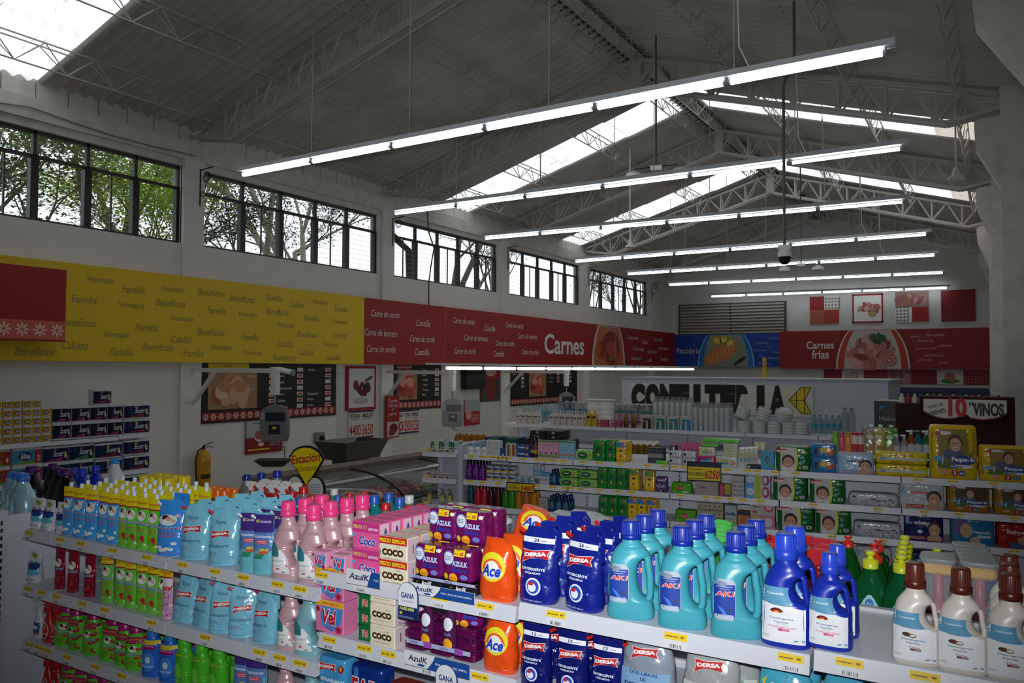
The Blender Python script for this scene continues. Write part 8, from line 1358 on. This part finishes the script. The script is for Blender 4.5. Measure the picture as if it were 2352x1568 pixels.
row(APB, RG, 1.40, (1050, 1062, 1075, 1088, 1102), 'amber pump bottle,', F2, n=2, dy=.09, back=.55, grp='amber pump bottles')
FLB = carton(.16, .03, .1, '#1c2c4a', lambda L, S, W, H: L.rect(S, -.3 * W, .2 * H, .4 * W, .8 * H, M('#2a6a3a', 'pa'), .001))
for k in range(4): row(FLB, RG, 1.40 + .031 * k, (1135, 1178), 'flat navy box, layer %s,' % ('one', 'two', 'three', 'four')[k], F2, n=2, dy=.11, back=.55, zpx=.02)
BKB = carton(.15, .04, .12, '#141416', lambda L, S, W, H: L.rect(S, -.1 * W, .3 * H, .08 * W, .8 * H, M('#8a8a8c', 'pa'), .001))
for k in range(5): row(BKB, RG, 1.40 + .041 * k, (1226, 1262, 1298) if k < 3 else (1240, 1276), 'flat black box, layer %s,' % ('one', 'two', 'three', 'four', 'five')[k], F2, n=2, dy=.13, back=.56, zpx=.02)
DGB = Proto(bottle('shampoo_bottle', .2, .06, .05, M('#3a141c'), M('#c8c8c4'), None, .15, .2, 2.2, .6, 'pump'), 'bottle'); row(DGB, RG, 1.40, (1222, 1236), 'dark wine pump bottle,', F2, n=2, dy=.1, back=.52, sc=1.1)
SAB = Proto(bottle('cologne_bottle', .12, .05, .04, M('#8a6a24', 'li'), M('#d0d0cc'), None, .2, .3, 2.4, .75), 'bottle'); row(SAB, RG, 1.40, (1420, 1433, 1446, 1459, 1472, 1486, 1500), 'small amber bottle with white cap,', F2, n=3, dy=.08, back=.55, sc=1.1, grp='amber cologne bottles')
TIN = Proto(bottle('tin', .12, .08, .08, M('#8a8a8c', 'me'), M('#8a1c1c'), None, .1, .46, 2, .95), 'tin'); row(TIN, RG, 1.40, (1547,), 'silver tin with red lid', F2, back=.55)
PCD = carton(.06, .12, .012, '#b8487a', lambda L, S, W, H: L.lines(S, -.3 * W, .3 * W, .5 * H, .7 * H, 2, M('#5a2a44', 'pa'), .001), 'blister_card', 'pa', 'card'); row(PCD, RG, 1.40, (1572, 1584, 1600, 1612), 'pink hanging card,', F2, n=3, dy=.03, back=.5, rz=.2, sc=1.2, grp='pink cards')
BBT = Proto(bottle('baby_bottle', .16, .06, .06, M('#b8b8b0', 'cl'), M('#c8c0a8'), None, .35, .4, 2, .9), 'bottle'); row(BBT, RG, 1.40, (1752, 1740), 'clear baby bottle,', F2, back=.5, sc=1.1)
for k, (px, c, nm) in enumerate(((1919, '#6aa82c', 'lime green'), (1933, '#c84a6a', 'coral pink'), (1948, '#d8802c', 'orange'), (1963, '#c4b8b4', 'white and red'), (1976, '#c0b0ac', 'second white and red'))): row(Proto(bottle('shower_bottle', .17, .06, .045, M(c), M(c if k < 3 else '#b01c2c'), lab_plain('#b02c38' if k > 2 else c, .1, .5, None), .12, .3, 2.6, .85), 'bottle'), RG, 1.50, (px,), '%s shower bottle' % nm, F2, back=.5, sc=1.1)
RP = lambda c: Proto(pouch('refill_pouch', .11, .19, .05, c, lambda L, S, W, H: (L.disc(S, 0, .65 * H, .2 * W, .08 * H, M('#c8c4b0', 'pa'), .001), L.disc(S, .1 * W, .25 * H, .25 * W, .1 * H, M('#a8782c', 'pa'), .001)), (None, 0, '#c8ccd0')), 'pouch')
for k, (px, c, nm) in enumerate(((1998, '#8a8478', 'grey'), (2018, '#b8a040', 'golden'), (2043, '#4a8a20', 'green'))): row(RP(c), RG, 1.50, (px,), '%s soap refill pouch' % nm, F2, back=.62, sc=1.2)
for k, (px, c, nm) in enumerate(((2060, '#a0a4a8', 'clear'), (2077, '#a8acb0', 'second clear'), (2093, '#a85a34', 'amber'), (2109, '#2a8a9a', 'teal'), (2128, '#3a8a5a', 'green'))): row(Proto(bottle('hand_soap_bottle', .19, .06, .045, M(c, 'li'), M('#c4c8cc' if k != 3 else '#2a2a2e'), lab_plain('#a8acb8', .2, .5, None), .14, .2, 2.3, .6, 'pump'), 'bottle'), RG, 1.50, (px,), '%s pump hand soap bottle' % nm, F2, back=.5, sc=1.15 if k > 1 else .95)
ORC = Proto(bottle('juice_bottle', .16, .06, .06, M('#6a1c1c', 'li'), M('#d85a1c'), None, .18, .3, 2, .65), 'bottle'); row(ORC, RG, 1.36, (2285, 2300, 2315, 2330, 2345), 'dark bottle with orange cap,', 'behind the yellow nappy packs', back=1.5, n=2, dy=.1, grp='orange capped bottles at right')
# party ware unit
G3 = 'party ware unit'
LOT = Proto(bottle('lotion_bottle', .2, .07, .05, M('#c8c0b4'), M('#c4c4c0'), lab_plain('#1c1c34', .48, .56, None, k=.6), .15, .18, 2.3, .65, 'pump'), 'bottle')
row(LOT, GG, 1.40, (1190, 1204, 1218, 1232, 1268, 1281, 1295, 1308, 1322, 1336), 'cream lotion bottle with pump,', G3, n=2, dy=.1, back=.06, sc=1.02, grp='cream lotion bottles')
YLB = Proto(bottle('lotion_bottle', .2, .07, .05, M('#c8a838'), M('#d8a820'), lab_plain('#1c1c34', .5, .62, None, k=.6), .12, .18, 2.6, .8), 'bottle'); row(YLB, GG, 1.40, (1353, 1366), 'yellow lotion bottle,', G3, back=.05, sc=1.15)
PKB = carton(.16, .05, .06, '#a84a68', lambda L, S, W, H: L.disc(S, -.3 * W, .5 * H, .08 * W, .3 * H, M('#c8b0b8', 'pa'), .001)); 
for k in range(2): row(PKB, GG, 1.40 + .052 * k, (1386, 1416), 'dull pink soap box, %s layer,' % ('lower', 'upper')[k], G3, back=.05, zpx=.02)
GSH = Proto(bottle('shampoo_bottle', .19, .07, .05, M('#7a5a24'), M('#8a6a34'), lab_plain('#4a1c14', .1, .4, None), .1, .3, 2.6, .85), 'bottle'); row(GSH, GG, 1.40, (1438, 1456), 'golden brown shampoo bottle,', G3, back=.05)
BLI = lambda c: carton(.16, .19, .04, '#b0b0ac', lambda L, S, W, H: (L.rect(S, -.35 * W, .05 * H, .4 * W, .8 * H, M(c, 'pa'), .001), L.rect(S, -.05 * W, .05 * H, .1 * W, .65 * H, M('#b8b8b0', 'pa'), .002), L.disc(S, -.25 * W, .6 * H, .1 * W, .08 * H, M('#a8a83a', 'pa'), .002)), 'deodorant_pack')
for px, c, nm in ((1486, '#4a241c', 'brown'), (1517, '#1c7a6a', 'green'), (1547, '#2a8a84', 'teal'), (1576, '#2a78b0', 'blue')): row(BLI(c), GG, 1.39, (px,), '%s boxed deodorant set,' % nm, G3, back=.05, n=2, dy=.06)
WBT = Proto(bottle('water_bottle', .24, .07, .07, M('#a8c4cc', 'cl'), M('#3a7a9a'), lab_plain('#3a9ab0', .35, .55, None, k=.9), .06, .2, 2, .75), 'bottle')
row(WBT, GG, 1.42, (1868, 1882, 1896, 1911, 1925), 'small clear water bottle with teal label,', G3, back=.1, n=2, dy=.1, sc=.95)
row(Proto(bottle('water_bottle', .3, .085, .085, M('#a8b4b8', 'cl'), M('#6a6e70'), None, .06, .2, 2, .72), 'bottle'), GG, 1.42, (1941, 1956), 'large clear water bottle,', G3, back=.1, sc=1.1)
row(WBT, GG, 1.40, (1200, 1215, 1230, 1245), 'clear water bottle behind the lotions,', G3, back=.4, n=2, dy=.12, sc=1.05); row(WBT, GG, 1.42, (1250, 1262, 1275, 1288), 'blue labelled water bottle in a multipack,', G3, back=.55, sc=1.1)
def cups():
    r = thing('cup_sleeve'); b = MB(); b.lathe([(.028, 0), (.036, .27), (.037, .28), (.03, .285)], M('#e6e6e6', 'pl'), 14); b.build('stacked_cups', r); b = MB(); b.lathe([(.032, .0), (.04, .28), (.036, .31), (.012, .33), (.026, .35)], M('#b8bcc0', 'cl'), 12); b.build('plastic_sleeve', r); return r
CUP = Proto(cups, 'cups')
row(CUP, GG, 1.40, (1598, 1610, 1622, 1634, 1646, 1658, 1670), 'tall sleeve of translucent plastic cups,', G3, back=.1, n=3, dy=.09, grp='cup sleeves', sc=1.05)
row(CUP, GG, 1.42, (1505, 1518, 1531, 1544, 1557, 1570, 1583), 'tall sleeve of plastic cups behind the boxed deodorants,', G3, back=.4, n=2, dy=.09, grp='cup sleeves behind', sc=1.15)
row(Proto(bottle('cup_sleeve', .24, .06, .06, M('#b0b4b8', 'cl'), M('#b8bcc0'), lab_plain('#1c58a0', .1, .65, None, k=.7), .05, .3, 2, .9), 'cups'), GG, 1.42, (1302, 1318, 1334, 1346), 'white and blue cup sleeve,', G3, back=.35, sc=1.3)
PLT = lambda c: Proto(lambda: (lambda r: (MB().rings([[(R_ * math.cos(a * PI / 10), R_ * math.sin(a * PI / 10), z) for a in range(20)] for z, R_ in [(q * .018, .088 if q % 2 else .08) for q in range(9)]], M(c), False).build('stacked_plates', r), MB().lathe([(.09, .0), (.092, .15), (.05, .17)], M('#b8bcc0', 'cl'), 16).build('plastic_wrap', r), r)[2])(thing('plate_stack')), 'plates')
PL1 = PLT('#f0f0ee'); row(PL1, GG, 1.40, (1708, 1744, 1778, 1812, 1840), 'stack of white foam plates,', G3, back=.12, n=2, dy=.2, grp='plate stacks')
for j, px in enumerate((1700, 1750, 1800)): PL1.put(GG.p(GG.t(px, 1.6, .15), .15, 1.565), 0, 'stack of foam plates tipped on top of the others, %s' % ORD[j], None, 1.0, rx=.4 * (j - 1), ry=.3)
FOM = Proto(lambda: (lambda r: (MB().lathe([(.085, 0), (.1, .05), (.1, .055)] * 1 + [(.086, .06), (.1, .11), (.1, .115), (.086, .12), (.1, .17), (.1, .175), (.086, .18), (.1, .23), (.1, .235), (.086, .24), (.1, .3)], M('#ececea'), 18, smooth=False).build('stacked_bowls', r), MB().lathe([(.1, .3), (.11, .31), (.11, .325), (.09, .33)], M('#c0c0be'), 18).build('top_bowl', r), r)[2])(thing('bowl_stack')), 'bowls'); row(FOM, GG, 1.40, (1366, 1395), 'tall stack of white foam bowls,', G3, back=.32, sc=1.12)
PKC = Proto(bottle('printed_cup_sleeve', .3, .07, .07, M('#b0b0b4', 'cl'), M('#b8bcc0'), lambda L, S, W, H: (L.patch(S, lambda v: (-.4 * W, .4 * W), .2 * H, .55 * H, M('#b88a98', 'pa'), .001, 4, 2), L.patch(S, lambda v: (-.42 * W, .42 * W), .55 * H, .66 * H, M('#1c7a70', 'pa'), .001, 4, 1), L.patch(S, lambda v: (-.42 * W, .42 * W), .1 * H, .2 * H, M('#7a1c68', 'pa'), .001, 4, 1)), .08, .3, 2, .85), 'cups'); row(PKC, GG, 1.42, (1418, 1432, 1446, 1460, 1474, 1488), 'pink and teal printed cup sleeve,', G3, back=.32, n=2, dy=.1, grp='printed cup sleeves')
# small goods on the top of the wine display
for j in range(16):
    c_ = ['#c8c8c0', '#8a2a2a', '#c8b8a0', '#2a5a8a', '#d8c020', '#b85a2c'][j % 6]; P = at_y(2068 + j * 15, 905, 9.2)
    o = MB().lathe([(.04, 0), (.045, .1), (.03, .14), (.02, .2), (.022, .24)], M(c_), 10).build('drink_bottle'); o.scale = (.7, .7, .4); tag(o, '%s drink bottle on the ledge above the wine sign, %s from the left' % (['pale', 'dark red', 'beige', 'blue', 'yellow', 'orange'][j % 6], ORD[j]), 'bottle', 'drink bottles above the wine sign'); o.location = (P.x, 9.35, 1.861)
b = MB(); a0, a1 = at_y(2060, 905, 9.4), at_y(2325, 905, 9.4); b.box(a0.x, a1.x, 9.25, 9.6, 0, 1.855, M('#3a2420', 'wd')); tag(b.build('drinks_rack'), 'dark rack behind the wine sign holding a line of bottles', 'shelving unit')
# toilet rolls on the left wall unit
def tprow(P, W, px0, px1, z, label, grp=None, D=.12):
    t0, t1 = TO.t(px0, z + .1, 0), TO.t(px1, z + .1, 0); P.put(TO.p((t0 + t1) / 2, D / 2 + .01, z), PI / 2, label, grp, (t1 - t0) / W, sz=1.0)
for k in range(5):
    for j, (a, c) in enumerate(((-15, 7), (9, 31), (33, 53), (55, 77), (78, 97), (98, 119))):
        if k == 4 and j == 5: continue
        tprow(TE1, .11, a, c, 1.32 + .1 * k, 'small yellow toilet roll pack, %s from the left in layer %s' % (ORD[j], ('one', 'two', 'three', 'four', 'five')[k]), 'small yellow toilet roll packs', .1)
for k in range(2):
    nm = ('lower', 'upper')[k]
    for j, (a, c) in enumerate(((122, 165), (167, 209), (210, 248), (249, 284))): tprow(TS2, .225, a, c, 1.33 + .197 * k, 'black and magenta toilet roll pack, %s from the left, %s layer' % (ORD[j], nm))
    tprow(TS1, .30, 286, 344, 1.335 + .197 * k, 'dark blue toilet roll pack with a puppy, right end of the top wall shelf, %s' % nm)
    tprow(TE3, .36, -38, 26, .86 + .205 * k, 'orange toilet roll pack at the left edge, %s' % nm); tprow(TE2, .36, 30, 98, .86 + .205 * k, 'teal and red toilet roll pack marked 2, %s' % nm); tprow(TS3, .33, 99, 160, .86 + .2 * k, 'dark blue toilet roll pack with magenta edge, %s' % nm); tprow(TS4, .33, 161, 218, .86 + .2 * k, 'dark blue toilet roll pack with green edge, %s' % nm)
    tprow(TS1, .30, 219, 281, .86 + .2 * k, 'dark blue toilet roll pack with a puppy, second from right of the second wall shelf, %s' % nm); tprow(TS1, .30, 284, 343, .87 + .2 * k, 'dark blue toilet roll pack with a puppy, right end of the second wall shelf, %s' % nm)
tprow(TS2, .225, 216, 257, 1.725, 'single toilet roll pack standing on top of the stack'); tprow(TS1, .30, 284, 344, .62, 'dark blue toilet roll pack with a puppy on the lowest visible wall shelf')
bpy.context.view_layer.update()
